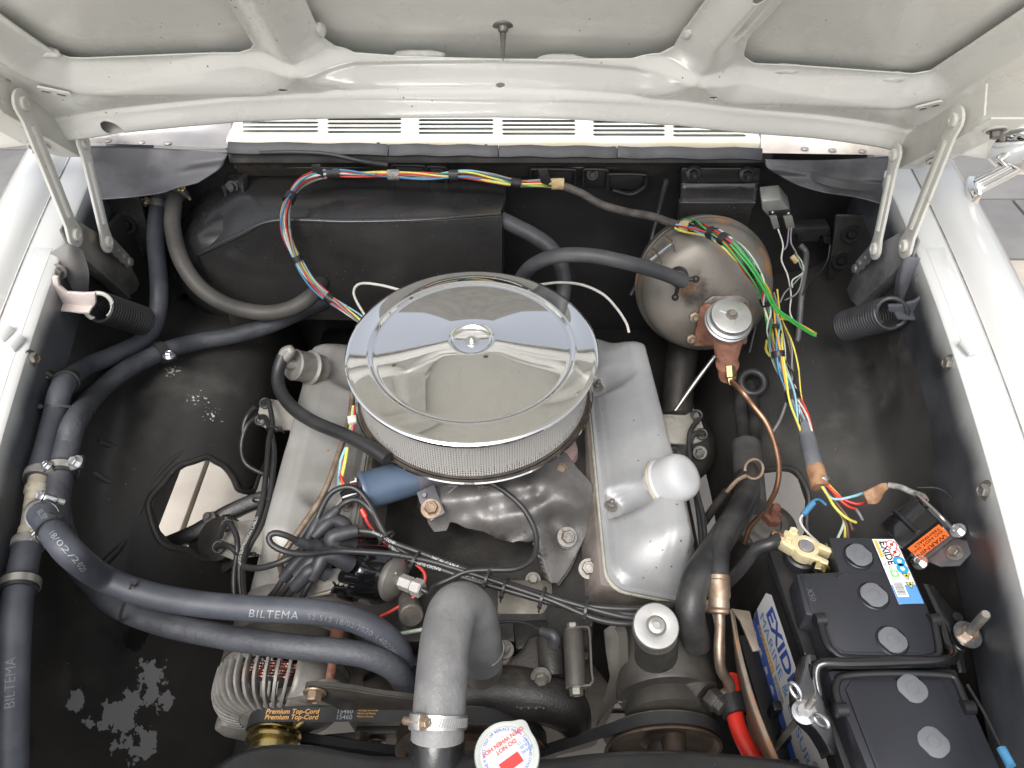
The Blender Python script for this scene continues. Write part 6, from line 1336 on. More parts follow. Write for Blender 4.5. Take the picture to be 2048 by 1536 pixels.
sr = tubeobj('shift_rod', pts([(1350, 822, .62), (1388, 768, .66), (1430, 712, .70)]), .0042, 'steel'); tag(sr, 'thin bright steel rod slanting up behind the master cylinder', 'rod')
# shock tower top seen through the right-hand hole
st_ = thing('shock_mount', 'round grey shock absorber mount seen beside the battery terminal', 'shock mount', pt((1535, 1050, .52)))
MB().lathe([(.050, -.02), (.050, 0), (.036, .004), (.032, .010), (.022, .012), (.020, .004), (.0, .004)], pt((1535, 1052, .56)), (0, -.05, 1), 40).build('mount_plate', 'mount_grey', st_, smooth=40)
stud(pt((1543, 1040, .565)), (0, 0, 1), .008, .04, 'rust', st_)
# upper control arm seen through the left-hand hole
ca_ = thing('control_arm', 'black curved suspension control arm seen through the cut-out', 'control arm', pt((420, 1030, .5)))
MB().ribbon(smooth(pts([(330, 1092, .56), (395, 1064, .57), (455, 1028, .58), (520, 1000, .585), (580, 992, .585)])), V(.2, -.6, 1), .036, .026).build('arm', 'black_paint', ca_, bevel=.006)
MB().lathe([(.0, -.02), (.030, -.02), (.036, -.01), (.036, .004), (.020, .008), (.0, .008)], pt((438, 1078, .60)), nrm(V(-.25, -.4, .9)), 32).build('bushing', 'cast_dark', ca_, smooth=40)
MB().lathe([(.0, -.012), (.050, -.012), (.052, 0), (.048, .004), (0, .004)], pt((432, 1088, .57)), nrm(V(-.25, -.4, .9)), 36).build('bushing_plate', 'cast_dark', ca_)
stud(pt((424, 1040, .60)), (-.2, -.2, 1), .006, .02, 'cast_grey', ca_)

# ================================================================== ignition coil
co0, co1 = pt((724, 984, .775)), pt((900, 930, .775)); cax = nrm(co1 - co0); CR_ = .0275
cl = thing('ignition_coil', 'blue painted cylindrical ignition coil held by a grey strap', 'ignition coil', (co0 + co1) / 2 - V(0, 0, .03))
Lc_ = np.linalg.norm(co1 - co0)
MB().lathe([(0, 0), (CR_ - .003, 0), (CR_ + .0015, .001), (CR_ + .0022, .004), (CR_ + .0012, .008), (CR_, .010), (CR_, Lc_), (0, Lc_)], co0, cax, 48).build('coil_can', 'coil_blue', cl, smooth=40)
MB().lathe([(.0, -.030), (.009, -.030), (.0105, -.026), (.012, -.006), (.022, -.003), (.0245, .002)], co0, cax, 32).build('coil_tower', 'bakelite', cl)
A_, B_ = perp(cax, V(0, 0, 1))
for k, wm in ((1, 'wire_red'), (-1, 'wire_red')):
    p = co0 + B_ * .016 * k + A_ * .008; stud(p, -cax, .0028, .012, 'zinc', cl, name='terminal_stud')
st = MB().lathe([(CR_ + .0005, -.020), (CR_ + .0025, -.020), (CR_ + .0025, .016), (CR_ + .0005, .016)], co0 + cax * .098, cax, 48, caps=False).build('coil_strap', 'strap_grey', cl)
fp_ = pts([(833, 985, .785), (868, 968, .790), (890, 1025, .776), (862, 1042, .772), (845, 1018, .778)])
MB().prism(fp_, V(0, 0, -.004)).build('strap_foot', 'strap_grey', cl, bevel=.0008)
bolt(pt((862, 1018, .778)), (.1, -.35, .9), .0165, 'brown_steel', cl); MB().lathe([(0, 0), (.0035, 0), (.003, .004), (0, .004)], pt((849, 991, .787)), (0, -.4, .9), 8).build('strap_rivet', 'strap_grey', cl)

# ================================================================== distributor
dax = nrm(V(-.67, -.28, .68)); D0 = pt((742, 1142, .70)); du, dv = perp(dax, V(0, 0, 1))
di = thing('distributor', 'shiny black distributor cap bristling with rubber cable boots', 'distributor', D0 - V(0, 0, .08))
MB().lathe([(.0, -.11), (.016, -.11), (.016, -.07), (.030, -.05), (.0365, -.03), (.0375, -.004), (.0, -.004)], D0, dax, 36).build('distributor_body', 'cast_dark', di, smooth=40)
n = 96; th = np.arange(n) * 2 * math.pi / n; rows = []
for h, r0, k in ((-.006, .0455, .2), (.002, .0465, .5), (.010, .0450, 1), (.036, .0425, 1), (.046, .040, 1), (.051, .034, .8), (.052, .0, 0)):
    rows.append([D0 + dax * h + (r0 + .0042 * k * (abs(math.cos(4 * t)) ** 1.6 - .6)) * (math.cos(t) * du + math.sin(t) * dv) for t in th])
MB().grid(np.array(rows), closed_v=True).build('distributor_cap', 'bakelite', di, smooth=50)
for k in range(8):
    t = 2 * math.pi * (k + .5) / 8; c = D0 + dax * .047 + .0300 * (math.cos(t) * du + math.sin(t) * dv); MB().lathe([(.0095, -.004), (.0085, .012), (.0078, .020), (0, .020)], c, dax, 18).build('cap_tower', 'bakelite', di)
MB().lathe([(.0105, .0), (.0095, .016), (.0088, .026), (0, .026)], D0 + dax * .050, dax, 18).build('centre_tower', 'bakelite', di)
MB().ribbon(smooth([D0 + dax * -.012 + du * -.040 + dv * -.01, D0 + dax * .002 + du * -.043 + dv * -.012, D0 + dax * .012 + du * -.040 + dv * -.014]), dv, .012, .0012).build('spring_clip', 'zinc', di)
# vacuum advance unit
vax = nrm(V(.86, -.42, .12)); V0 = pt((790, 1158, .715))
va = thing('vacuum_advance', 'grey metal vacuum advance disc with hex nut beside the distributor', 'vacuum unit', V0 - V(0, 0, .03))
MB().lathe([(.0, -.012), (.024, -.012), (.030, -.006), (.0318, -.003), (.0318, .0015), (.029, .003), (.026, .006), (.018, .009), (.011, .010), (.0, .010)], V0, vax, 44).build('diaphragm_case', 'vac_grey', va, smooth=35)
MB().lathe([(.0, .008), (.011, .008), (.011, .028), (.0092, .0285), (.0092, .031), (.0125, .031), (.0125, .043), (.0105, .045), (0, .045)], V0, vax, 6).build('hex_nut', 'vac_light', va, smooth=20)
MB().ball(V0 + vax * .008 + V(-.004, .0, .02), .0022, 8, 6).build('rivet', 'vac_light', va)
# oil pressure sender / plug knob
kx = nrm(V(.25, -.8, .5)); K0 = pt((822, 1228, .705))
kn_ = thing('oil_sender', 'dull steel round plug below the vacuum advance unit', 'sender', K0 - V(0, 0, .03))
MB().lathe([(.0, -.05), (.012, -.05), (.013, -.022), (.0155, -.02), (.0155, -.006), (.0165, -.005), (.0165, .004), (.015, .006), (0, .006)], K0, kx, 36).build('sender_body', 'dull_steel', kn_, smooth=35)

# ================================================================== ignition cables and boots
CBL = .0042
def cable(P, label, group, boots=(), r=CBL, txt=None, mt='cable_black'):
    """cable with rubber boots at given (path points, radii)"""
    path = smooth(pts(P) if len(P[0]) == 3 and not isinstance(P, np.ndarray) else P, .004); o = MB().tube(path, r, 10).build('ignition_cable', mt, None, smooth=60); tag(o, label, 'cable', group)
    for bp, br in boots:
        q = smooth(pts(bp), .0025); rr = np.interp(np.linspace(0, 1, len(q)), np.linspace(0, 1, len(br)), br); MB().tube(q, rr, 16).build('rubber_boot', 'boot_black', o, smooth=50)
    if txt:
        for s_, px, py, sz, up, rev in txt:
            _, s0, _, _ = arc(path, px, py); text_tube(s_, sz, path, r, s0, nrm(up), 'print_cable', o, rev=rev, eps=.0002)
    return o
gb = 'ignition cables'
BR = [.0062, .0078, .0082, .0092, .0100, .0098]
LB = 'black ignition cable in the tied bundle crossing in front of the intake manifold'
cable([(618, 1074, .77), (632, 1042, .785), (657, 992, .80), (685, 975, .805), (712, 978, .803), (735, 1003, .795), (755, 1040, .785), (775, 1075, .775), (810, 1105, .768), (860, 1122, .765), (930, 1148, .757), (1000, 1168, .75), (1080, 1190, .747), (1180, 1212, .745), (1280, 1218, .745), (1350, 1212, .745), (1420, 1190, .74), (1470, 1160, .73)],
      'black bundled ignition cable arching highest over the valve cover beside the coil', gb, [([(637, 1037, .786), (625, 1062, .778), (614, 1085, .768), (628, 1098, .758), (645, 1102, .752)], BR)], txt=[('7mm HI-TEMP RADIO SUPPRESSION CABLE', 1085, 1191, .0062, V(0, -.55, .8), True)])
cable([(640, 1055, .775), (672, 1021, .79), (692, 1004, .80), (716, 1000, .80), (741, 1020, .79), (760, 1055, .78), (785, 1095, .77), (830, 1122, .763), (880, 1138, .76), (950, 1162, .752), (1030, 1185, .745), (1120, 1210, .742), (1230, 1226, .742), (1310, 1228, .742), (1390, 1205, .74), (1480, 1150, .73)],
      'black bundled ignition cable arching just below the highest one beside the coil', gb, [([(676, 1017, .792), (655, 1038, .785), (633, 1060, .775), (640, 1078, .765), (655, 1090, .757)], BR)], txt=[('RADIO SUPPRESSION CABLE', 880, 1138, .0062, V(0, -.6, .8), True)])
cable([(690, 1060, .78), (712, 1061, .785), (750, 1066, .785), (785, 1085, .78), (840, 1105, .772), (900, 1128, .765), (960, 1148, .758), (1050, 1178, .75), (1150, 1208, .746), (1250, 1234, .742), (1330, 1236, .74), (1400, 1215, .735)],
      'black bundled ignition cable leaving the thick boot that points right', gb, [([(716, 1061, .786), (690, 1066, .786), (664, 1076, .784), (672, 1094, .772), (692, 1090, .762), (706, 1092, .755)], [.0085, .0098, .0108, .0115, .0115, .012])], txt=[('7mm HI-TEMP', 748, 1062, .0060, V(.1, -.5, .85), False), ('NICAL CABLE', 866, 1112, .0062, V(0, -.6, .8), False)])
cable([(655, 1090, .775), (700, 1100, .78), (780, 1108, .778), (850, 1120, .77), (920, 1140, .762), (1000, 1166, .755), (1100, 1200, .748), (1200, 1240, .742), (1290, 1246, .74), (1380, 1225, .735)],
      'black bundled ignition cable lying lowest where the bundle nears the steering pump', gb, [([(628, 1075, .775), (650, 1052, .782), (668, 1042, .782), (688, 1050, .775), (694, 1070, .765)], [.0075, .009, .0098, .0105, .011])])
# lead from the coil: centre boot, loop to the left, back underneath
cable([(612, 1090, .80), (597, 1083, .81), (572, 1071, .825), (550, 1066, .83), (538, 1074, .828), (545, 1090, .822), (575, 1104, .815), (620, 1108, .805), (680, 1102, .79), (760, 1106, .782), (800, 1110, .778)], 'black coil lead looping out from the centre of the distributor cap', gb,
      [([(594, 1082, .812), (606, 1086, .805), (612, 1090, .80), (618, 1092, .795), (640, 1100, .775), (650, 1106, .765)], [.0062, .0066, .0085, .0120, .0125, .0125])])
# left bank cables
cable([(604, 1112, .775), (580, 1140, .765), (565, 1160, .755), (548, 1185, .74), (520, 1215, .71), (500, 1236, .69), (480, 1230, .69), (470, 1200, .695), (468, 1150, .71), (475, 1100, .73), (472, 1070, .735), (458, 1047, .735), (447, 1055, .725), (440, 1075, .71)], 'black ignition cable dropping left under the hoses to the lower cable bracket', gb,
      [([(566, 1158, .757), (585, 1135, .768), (604, 1112, .776), (620, 1112, .77), (632, 1122, .76)], [.0075, .0088, .0096, .0102, .0105])])
cable([(626, 1122, .77), (600, 1145, .762), (575, 1172, .75), (552, 1205, .725), (528, 1238, .70), (505, 1245, .69), (488, 1220, .69), (480, 1160, .705), (478, 1120, .72), (466, 1098, .725), (446, 1090, .72), (432, 1096, .71)], 'black ignition cable behind the front boots running down beside the lower bracket', gb,
      [([(592, 1152, .763), (610, 1135, .77), (628, 1118, .776), (645, 1122, .768), (655, 1130, .76)], [.0075, .0088, .0096, .0102, .0105])])
cable([(622, 1142, .765), (588, 1177, .752), (565, 1205, .73), (545, 1240, .70), (520, 1250, .69), (498, 1232, .69), (487, 1180, .71), (486, 1130, .74), (500, 1090, .76), (520, 1055, .765), (535, 1010, .765), (545, 950, .765), (548, 900, .755), (540, 860, .745), (530, 835, .735), (520, 835, .725)], 'black ignition cable tied upright along the valve cover to the upper bracket', gb,
      [([(588, 1177, .754), (605, 1158, .764), (622, 1141, .772), (640, 1142, .765), (655, 1148, .757)], [.0082, .0094, .0102, .0106, .011])])
cable([(655, 1110, .775), (625, 1155, .762), (606, 1192, .745), (590, 1222, .72), (565, 1246, .70), (530, 1248, .69)], 'black ignition cable from the nearest boot passing under the printed hose', gb,
      [([(624, 1158, .765), (636, 1135, .775), (648, 1112, .782), (668, 1112, .778), (688, 1122, .768), (700, 1128, .76)], [.0082, .0098, .0108, .0115, .012, .0125])])
cable([(605, 1098, .80), (570, 1120, .80), (530, 1134, .79), (500, 1136, .78), (482, 1125, .77), (490, 1090, .77), (510, 1050, .77), (525, 1000, .77), (533, 940, .765), (538, 880, .755), (545, 850, .75), (540, 815, .745), (535, 800, .74), (528, 808, .73)], 'black ignition cable with white print bowing across the valve cover end', gb, txt=[('RADIO SUPPRESSION CABLES', 488, 1132, .0062, V(0, -.5, .85), False)])
cable([(520, 830, .715), (495, 850, .70), (483, 890, .68), (490, 925, .66), (520, 945, .65), (540, 950, .65)], 'black plug lead looping down behind the upper cable bracket', gb)
cable([(512, 812, .725), (496, 830, .71), (488, 850, .70), (487, 870, .69)], 'short black plug lead end at the upper cable bracket', gb)
cable([(1398, 838, .735), (1382, 860, .738), (1378, 890, .735), (1382, 930, .735), (1392, 980, .735), (1405, 1030, .73), (1410, 1080, .725), (1412, 1130, .73), (1400, 1190, .735)], 'black ignition cable from the right bracket down past the oil filler cap', gb)
cable([(1406, 868, .73), (1392, 866, .735), (1382, 880, .735), (1376, 915, .73), (1385, 960, .73), (1395, 1010, .728), (1402, 1070, .722), (1404, 1120, .72)], 'second black ignition cable beside the oil filler cap, nearer the engine', gb)
# grommet rings on the brackets
for q, k in (((530, 806, .727), 0), ((521, 840, .722), 0), ((454, 1050, .712), 1), ((437, 1094, .705), 1), ((1394, 830, .729), 2), ((1404, 868, .722), 2)):
    c = pt(q); A_, B_ = perp(nrm(V(0, -.4, .9))); MB().tube([c + .008 * (math.cos(a) * A_ + math.sin(a) * B_) for a in np.linspace(0, 2 * math.pi, 25)[:-1]], .0024, 8, closed=True).build('rubber_grommet', 'hose_black', CBR[k], smooth=60)
# ties
for px, py, z, rx, ry, dr, lab in ((776, 1072, .783, .0085, .0065, V(.5, -.7, -.1), 'black cable tie on the two upper cables beside the coil'), (832, 1118, .772, .0105, .007, V(.9, -.5, -.1), 'black cable tie on the cable bundle left of the hose bend'), (977, 1152, .760, .0135, .008, V(.9, -.35, 0), 'black cable tie in the middle of the cable bundle'), (1010, 1172, .752, .012, .008, V(.9, -.3, 0), 'black cable tie just right of the bundle middle'), (1086, 1192, .750, .012, .008, V(.9, -.3, 0), 'black cable tie on the bundle above the tin plate'), (1172, 1214, .748, .014, .009, V(.95, -.2, 0), 'black cable tie on the bundle before the steering pump'), (487, 1108, .742, .011, .008, V(0, .8, .4), 'black cable tie gathering cables beside the lower bracket'), (520, 1000, .766, .010, .0065, V(0, .8, .1), 'black cable tie halfway along the valve cover cables'), (545, 858, .752, .009, .006, V(0, .8, .1), 'black cable tie below the upper cable bracket')):
    tie(pt((px, py, z)), dr, rx, ry, np.cross(nrm(dr), V(0, 0, 1)), None, w=.0035, label=lab, cat='cable tie', group=tie_g)
# vacuum line from the advance unit to the carburettor
vl = np.concatenate([[V0 + vax * .044, V0 + vax * .058 + V(0, 0, -.002)], pts([(870, 1172, .745), (900, 1158, .755), (935, 1143, .762), (980, 1140, .765), (1030, 1138, .765), (1063, 1120, .765), (1073, 1090, .768), (1068, 1055, .775), (1045, 1015, .785), (1012, 985, .792), (985, 968, .795), (965, 960, .80), (950, 935, .80)])])
tag(tubeobj('vacuum_line', vl, .0040, 'cable_black', n=12), 'thin black rubber vacuum line looping over the intake manifold', 'hose')
# small coil and distributor leads
tag(tubeobj('coil_wire', pts([(705, 967, .785), (693, 972, .78), (684, 962, .785), (683, 940, .79), (690, 915, .80), (695, 895, .805)]), .0024, 'wire_red'), 'red wire bending onto the coil terminal from above', 'wire')
tag(tubeobj('coil_wire', pts([(678, 985, .77), (677, 955, .785), (682, 920, .80), (692, 895, .81)]), .0024, 'wire_lightblue'), 'pale blue wire beside the valve cover and coil', 'wire')
tag(tubeobj('coil_wire', pts([(683, 983, .77), (684, 955, .785), (690, 925, .80), (695, 895, .81)]), .0024, 'wire_yellow'), 'yellow wire beside the valve cover and coil', 'wire')
o = tubeobj('coil_wire', pts([(727, 1022, .765), (735, 1045, .755), (748, 1062, .745), (770, 1085, .735), (840, 1135, .725), (850, 1160, .72), (838, 1185, .71), (790, 1218, .70), (762, 1232, .69)]), .0024, 'wire_red'); tag(o, 'long red wire from the coil round behind the vacuum advance unit', 'wire')
MB().tube(pts([(723, 1018, .767), (731, 1034, .760)]), .0042, 10).build('terminal_sleeve', 'cable_red', o)
tag(tubeobj('coil_wire', pts([(725, 1025, .763), (730, 1045, .752), (742, 1062, .742)]), .0022, 'wire_black'), 'thin black wire twisted beside the red coil wire', 'wire')
tag(tubeobj('sender_wire', pts([(700, 1255, .70), (730, 1270, .70), (760, 1278, .70), (800, 1268, .70), (850, 1258, .70)]), .0026, 'wire_pale'), 'pale green wire under the printed hose near the radiator hose', 'wire')

# ================================================================== battery
bu, bv = nrm(V(.998, .061, 0)), nrm(V(.061, -.998, 0)); BO_ = at(1537, 1100, z=.805); bz = V(0, 0, 1)
def BP(u, v, z): return BO_ + bu * u + bv * v + V(0, 0, z - .805)
def onb(px, py, z):
    p = at(px, py, z=z) - BO_; return np.dot(p, bu), np.dot(p, bv)
Rr = np.stack([bu, bv, bz], 1)
ba = thing('battery', 'large black marine battery with blue and white labels in the near corner', 'battery', BP(.08, .17, .62))
BWd, BLn = .163, .36
MB().prism([BP(u, v, .62) for u, v in ((.004, .004), (BWd - .004, .004), (BWd - .004, BLn), (.004, BLn))], V(0, 0, .165)).build('case', 'battery_black', ba, bevel=.004)
MB().prism([BP(u, v, .785) for u, v in ((0, 0), (BWd, 0), (BWd, BLn), (0, BLn))], V(0, 0, .020)).build('case_rim', 'battery_black', ba, bevel=.003)
ZL_ = .842
def lidpoly(l): return [BP(*onb(px, py, ZL_), ZL_) for px, py in l]
rear = lidpoly([(1657, 1074), (1788, 1074), (1797, 1080), (1862, 1228), (1874, 1300), (1872, 1308), (1860, 1312), (1820, 1314), (1690, 1312), (1664, 1302), (1650, 1285), (1636, 1240), (1626, 1230), (1612, 1230), (1592, 1146), (1680, 1143)])
MB().prism(rear, V(0, 0, -.037)).build('rear_lid', 'battery_lid', ba, bevel=.003)
front = lidpoly([(1655, 1341), (1912, 1337), (2030, 1600), (1760, 1600)])
MB().prism(front, V(0, 0, -.037)).build('front_lid', 'battery_lid', ba, bevel=.003)
# recessed handle channels round the lids
for P in ([(1640, 1240), (1652, 1284), (1668, 1304), (1695, 1316), (1820, 1318), (1866, 1314), (1878, 1302), (1868, 1240)], [(1682, 1420), (1672, 1385), (1674, 1365), (1690, 1352), (1780, 1347), (1890, 1351), (1912, 1362), (1935, 1415)]):
    h_ = MB().tube(smooth([BP(*onb(a, b, ZL_ + .001), ZL_ + .001) for a, b in P], .004), .0042, 10).build('carry_handle', 'battery_black', ba, smooth=60)
    for q in (P[0], P[-1]): MB().lathe([(.0, -.006), (.0075, -.006), (.0075, .006), (.0, .006)], BP(*onb(q[0], q[1], ZL_ + .001), ZL_ + .001), bu, 16).build('handle_pivot', 'battery_black', h_)
inner = [(1702, 1362), (1875, 1362), (1893, 1372), (1960, 1536), (2000, 1640), (1790, 1640), (1690, 1380)]
MB().prism([BP(*onb(a, b, ZL_), ZL_ + .0002) for a, b in inner], V(0, 0, .0028)).build('lid_panel', 'battery_lid', ba, bevel=.001)
MB().prism([BP(*onb(a, b, ZL_), ZL_ + .0002) for a, b in ((1602, 1152), (1682, 1150), (1686, 1146), (1772, 1146), (1832, 1225), (1856, 1300), (1846, 1305), (1692, 1304), (1664, 1290), (1648, 1236), (1622, 1226))], V(0, 0, .0010)).build('lid_panel', 'battery_lid', ba, bevel=.0006)
for px, py in ((1716, 1113), (1746, 1193), (1783, 1283), (1822, 1380), (1864, 1487)):
    c = BP(*onb(px, py, ZL_), ZL_ + .0012)
    MB().lathe([(.0175, -.0014), (.0182, .0004), (.0172, .0012), (.0168, -.0006)], c, bz, 36, caps=False).build('plug_rim', 'battery_black', ba)
    pg = MB(); a6 = np.arange(28) * 2 * math.pi / 28; O8 = [c + bz * .0016 + np.clip(.0158 * math.cos(a), -.0142, .0142) * nrm(bu - bv * .6) + np.clip(.0158 * math.sin(a), -.0150, .0150) * nrm(bv + bu * .6) for a in a6]; pg.prism(O8, V(0, 0, .0020)); o = pg.build('vent_plug', 'plug_grey', ba, bevel=.0006)
    MB().lathe([(.0062, .0036), (.0068, .0040), (.0062, .0042)], c, bz, 28, caps=False).build('plug_ring', 'plug_grey', o)
for px, py in ((1604, 1153), (1672, 1151)): MB().lathe([(.0, .0008), (.0034, .0008)], BP(*onb(px, py, ZL_), ZL_ + .0008), bz, 12).build('mould_slot', 'print_black', ba)
text('X50', .010, BP(*onb(1617, 1178, ZL_), ZL_ + .0012), bv, bu, 'scratch_grey', ba, name='scratched_mark')
# ---- top label
T = [BP(*onb(a, b, ZL_), ZL_ + .0016) for a, b in ((1743, 1080), (1790, 1080), (1846, 1207), (1797, 1210))]
tx = nrm(T[3] - T[0]); ty_ = nrm(T[0] - T[1]); ty_ = ty_ - tx * np.dot(ty_, tx); ty_ = nrm(ty_); Lt = np.linalg.norm(T[3] - T[0]); Wt = np.linalg.norm(T[1] - T[0])
tn = np.cross(tx, ty_); tn = tn if tn[2] > 0 else -tn
tl = MB().prism(T, V(0, 0, .0003)).build('top_label', 'print_white', ba, smooth=0)
def TL(s, t, e=.0005): return T[0] + tx * Lt * s - ty_ * Wt * t + tn * e        # s along, t from the left edge
def quad(nm, s0, s1, t0, t1, mt, par=tl, e=.0006, f=TL): return MB().add([f(s0, t0, e), f(s1, t0, e), f(s1, t1, e), f(s0, t1, e)], [(0, 1, 2, 3)]).build(nm, mt, par, smooth=0, recalc=False)
quad('blue_field', .72, 1, .0, 1, 'print_skyblue'); quad('blue_field', .52, .72, .92, 1, 'print_pale')
quad('orange_bar', .02, .30, .04, .18, 'print_orange')
text('EXIDE', .0125, TL(.03, .42, .0007), tx, ty_, 'print_blue', tl, bold=.02, shear=.1); text('MARINE & LEISURE', .0062, TL(.03, .28, .0007), tx, ty_, 'print_blue', tl)
text('EQUIPMENT', .0046, TL(.05, .11, .0009), tx, ty_, 'print_white', tl); text('GEL', .0046, TL(.36, .12, .0007), tx, ty_, 'print_grey', tl)
def disc(s, t, r, mt, e=.0008, n=24): return MB().lathe([(0, 0), (r, 0)], TL(s, t, e), tn, n).build('pictogram', mt, tl, smooth=0)
for s in (.10, .22): disc(s, .72, .0068, 'print_red'); disc(s, .72, .0055, 'print_white', .0010); MB().box(TL(s, .72, .0013), (.011, .0012, .0002), np.stack([nrm(tx + ty_), nrm(tx - ty_), tn], 1)).build('pictogram', 'print_red', tl); disc(s, .72, .0022, 'print_black', .0012, 8)
for s in (.36, .48): disc(s, .74, .0070, 'print_cyan'); disc(s, .74, .0030, 'print_white', .0010, 6)
for s in (.60, .73):
    MB().add([TL(s - .045, .60, .0009), TL(s - .045, .95, .0009), TL(s + .055, .775, .0009)], [(0, 1, 2)]).build('pictogram', 'print_black', tl, smooth=0); MB().add([TL(s - .035, .65, .0011), TL(s - .035, .90, .0011), TL(s + .04, .775, .0011)], [(0, 1, 2)]).build('pictogram', 'print_yellow', tl, smooth=0)
    disc(s - .01, .775, .0018, 'print_black', .0013, 6)
quad('recycling_mark', .50, .60, .18, .50, 'print_green'); disc(.55, .34, .003, 'print_white', .0009, 12)
quad('barcode_field', .66, .90, .06, .52, 'print_white', e=.0008)
bars = MB(); rng = random.Random(4); s = .68
while s < .88:
    w_ = rng.choice((.004, .007, .010)); bars.add([TL(s, .10, .001), TL(s + w_, .10, .001), TL(s + w_, .46, .001), TL(s, .46, .001)], [(0, 1, 2, 3)]); s += w_ + rng.choice((.005, .008))
bars.build('barcode', 'print_black', tl, smooth=0, recalc=False)
text('80', .010, TL(.84, .88, .0008), tx, ty_, 'print_white', tl, bold=.03); text('Ah', .004, TL(.94, .88, .0008), tx, ty_, 'print_pale', tl); text('ES900', .0066, TL(.78, .64, .0008), tx, ty_, 'print_pale', tl)
# ---- side label on the left face of the case
SN = -bu; sO = BP(.0035, 0, .785)
def onside(px, py):
    d = ray(px, py); t = np.dot(sO - CAM, bu) / np.dot(d, bu); p = CAM + d * t; return np.dot(p - sO, bv), p[2]
def SD(v, z, e=.0006): return sO + bv * v + V(0, 0, z - sO[2]) + SN * e
q = [onside(a, b) for a, b in ((1544, 1190), (1514, 1250), (1590, 1536), (1660, 1536))]; v0_, z0_ = q[0]; v1_, z1_ = q[1]
zt_, zb_ = z0_, z0_ - .118
sl = MB().add([SD(v0_, zt_), SD(v0_ + .012, zt_), SD(.36, zt_), SD(.36, zb_), SD(v0_ - .006, zb_), SD(v0_ - .016, zb_ + .040), SD(v0_ - .012, zt_ - .016)], [tuple(range(7))]).build('side_label', 'print_white', ba, smooth=0)
bl2 = [SD(v0_ - .016, zb_ + .046, .0009), SD(v0_ - .006, zb_, .0009), SD(.36, zb_, .0009)] + [SD(v, zb_ + .030 + .018 * math.exp(-(v - v0_) / .05), .0009) for v in np.linspace(.36, v0_ - .014, 14)]
MB().add(bl2, [tuple(range(len(bl2)))]).build('blue_field', 'print_blue2', sl, smooth=0)
sx_, sy2 = bv, bz
text('EXIDE', .040, SD(v0_ + .006, zt_ - .024, .0010), sx_, sy2, 'print_blue', sl, bold=.03, shear=.12); text('MARINE & LEISURE', .0250, SD(v0_ - .002, zt_ - .054, .0010), sx_, sy2, 'print_skyblue', sl)
MB().add([SD(v0_ - .012, zt_ - .070, .0009), SD(v0_ + .07, zt_ - .070, .0009), SD(v0_ + .07, zt_ - .083, .0009), SD(v0_ - .014, zt_ - .083, .0009)], [(0, 1, 2, 3)]).build('orange_bar', 'print_orange', sl, smooth=0)
text('EQUIPMENT', .0125, SD(v0_ + .002, zt_ - .0765, .0012), sx_, sy2, 'print_white', sl, space=1.1)
MB().add([SD(v0_ + .074, zt_ - .070, .0009), SD(v0_ + .11, zt_ - .070, .0009), SD(v0_ + .11, zt_ - .083, .0009), SD(v0_ + .074, zt_ - .083, .0009)], [(0, 1, 2, 3)]).build('grey_bar', 'print_grey', sl, smooth=0); text('GEL', .009, SD(v0_ + .08, zt_ - .0765, .0012), sx_, sy2, 'print_white', sl)
for k in range(5):
    m_ = MB(); c = SD(v0_ + .004 + .026 * k, zt_ - .098, .0012)
    shp = [[(-.007, -.003), (.007, -.003), (.007, .002), (0, .006), (-.005, .002)], [(-.007, 0), (0, -.004), (.007, -.002), (.004, .005), (-.004, .004)], [(-.006, -.005), (.006, -.003), (.005, .004), (-.003, .006)]][k % 3]
    m_.add([c + bv * a + bz * b for a, b in shp], [tuple(range(len(shp)))]).build('pictogram', 'print_pale', sl, smooth=0); text('VTX', .0035, SD(v0_ - .002 + .026 * k, zt_ - .110, .0012), sx_, sy2, 'print_pale', sl)
for k in range(3): MB().lathe([(0, 0), (.013, 0)], SD(.245 + .036 * k, zt_ - .038, .0009), SN, 24, caps=True).build('pictogram', 'print_grey', sl, smooth=0)
text('ES900', .014, SD(.315, zt_ - .07, .0012), sx_, sy2, 'print_blue', sl)
# lower ribs of the case
for k in range(4): MB().box(BP(-.004, .15 + .035 * k, .665), (.012, .012, .035), Rr).build('case_rib', 'battery_black', ba, bevel=.002)
MB().box(BP(-.008, .2, .648), (.022, .32, .014), Rr).build('case_ledge', 'battery_black', ba, bevel=.002)
# ---- terminal clamp (negative)
tc = thing('battery_terminal', 'brass battery terminal clamp on the lead post', 'terminal', BP(.045, .02, .80))
pc = at(1610, 1097, z=.832); e1 = nrm(at(1640, 1112, z=.832) - at(1585, 1088, z=.832)); e2 = nrm(np.cross(bz, e1))
def TP(a, b, h=0): return pc + e1 * a + e2 * b + bz * h
MB().lathe([(.0, -.03), (.0095, -.03), (.0088, .007), (.0078, .0085), (0, .009)], pc, bz, 28).build('lead_post', 'lead', tc, smooth=40)
MB().lathe([(.0165, -.010), (.0165, .0045), (.0155, .006), (.0105, .0065), (.0098, .006), (.0098, -.010)], pc, bz, 36, caps=False).build('clamp_ring', 'brass_clamp', tc, smooth=40)
MB().prism([TP(-.030, -.011, -.010), TP(-.012, -.014, -.010), TP(-.012, .014, -.010), TP(-.030, .011, -.010)], V(0, 0, .016)).build('clamp_body', 'brass_clamp', tc, bevel=.002)
for s in (-1, 1): MB().prism([TP(.010, s * .005, -.010), TP(.030, s * .0055, -.010), TP(.031, s * .0135, -.010), TP(.008, s * .0145, -.010)], V(0, 0, .016)).build('clamp_jaw', 'brass_clamp', tc, bevel=.0025)
bolt(TP(.024, -.0135, -.003), -e2, .0125, 'gold_zinc', tc); MB().tube([TP(.024, .012, -.003), TP(.024, .022, -.003)], .0042, 12).build('clamp_bolt_end', 'gold_zinc', tc)
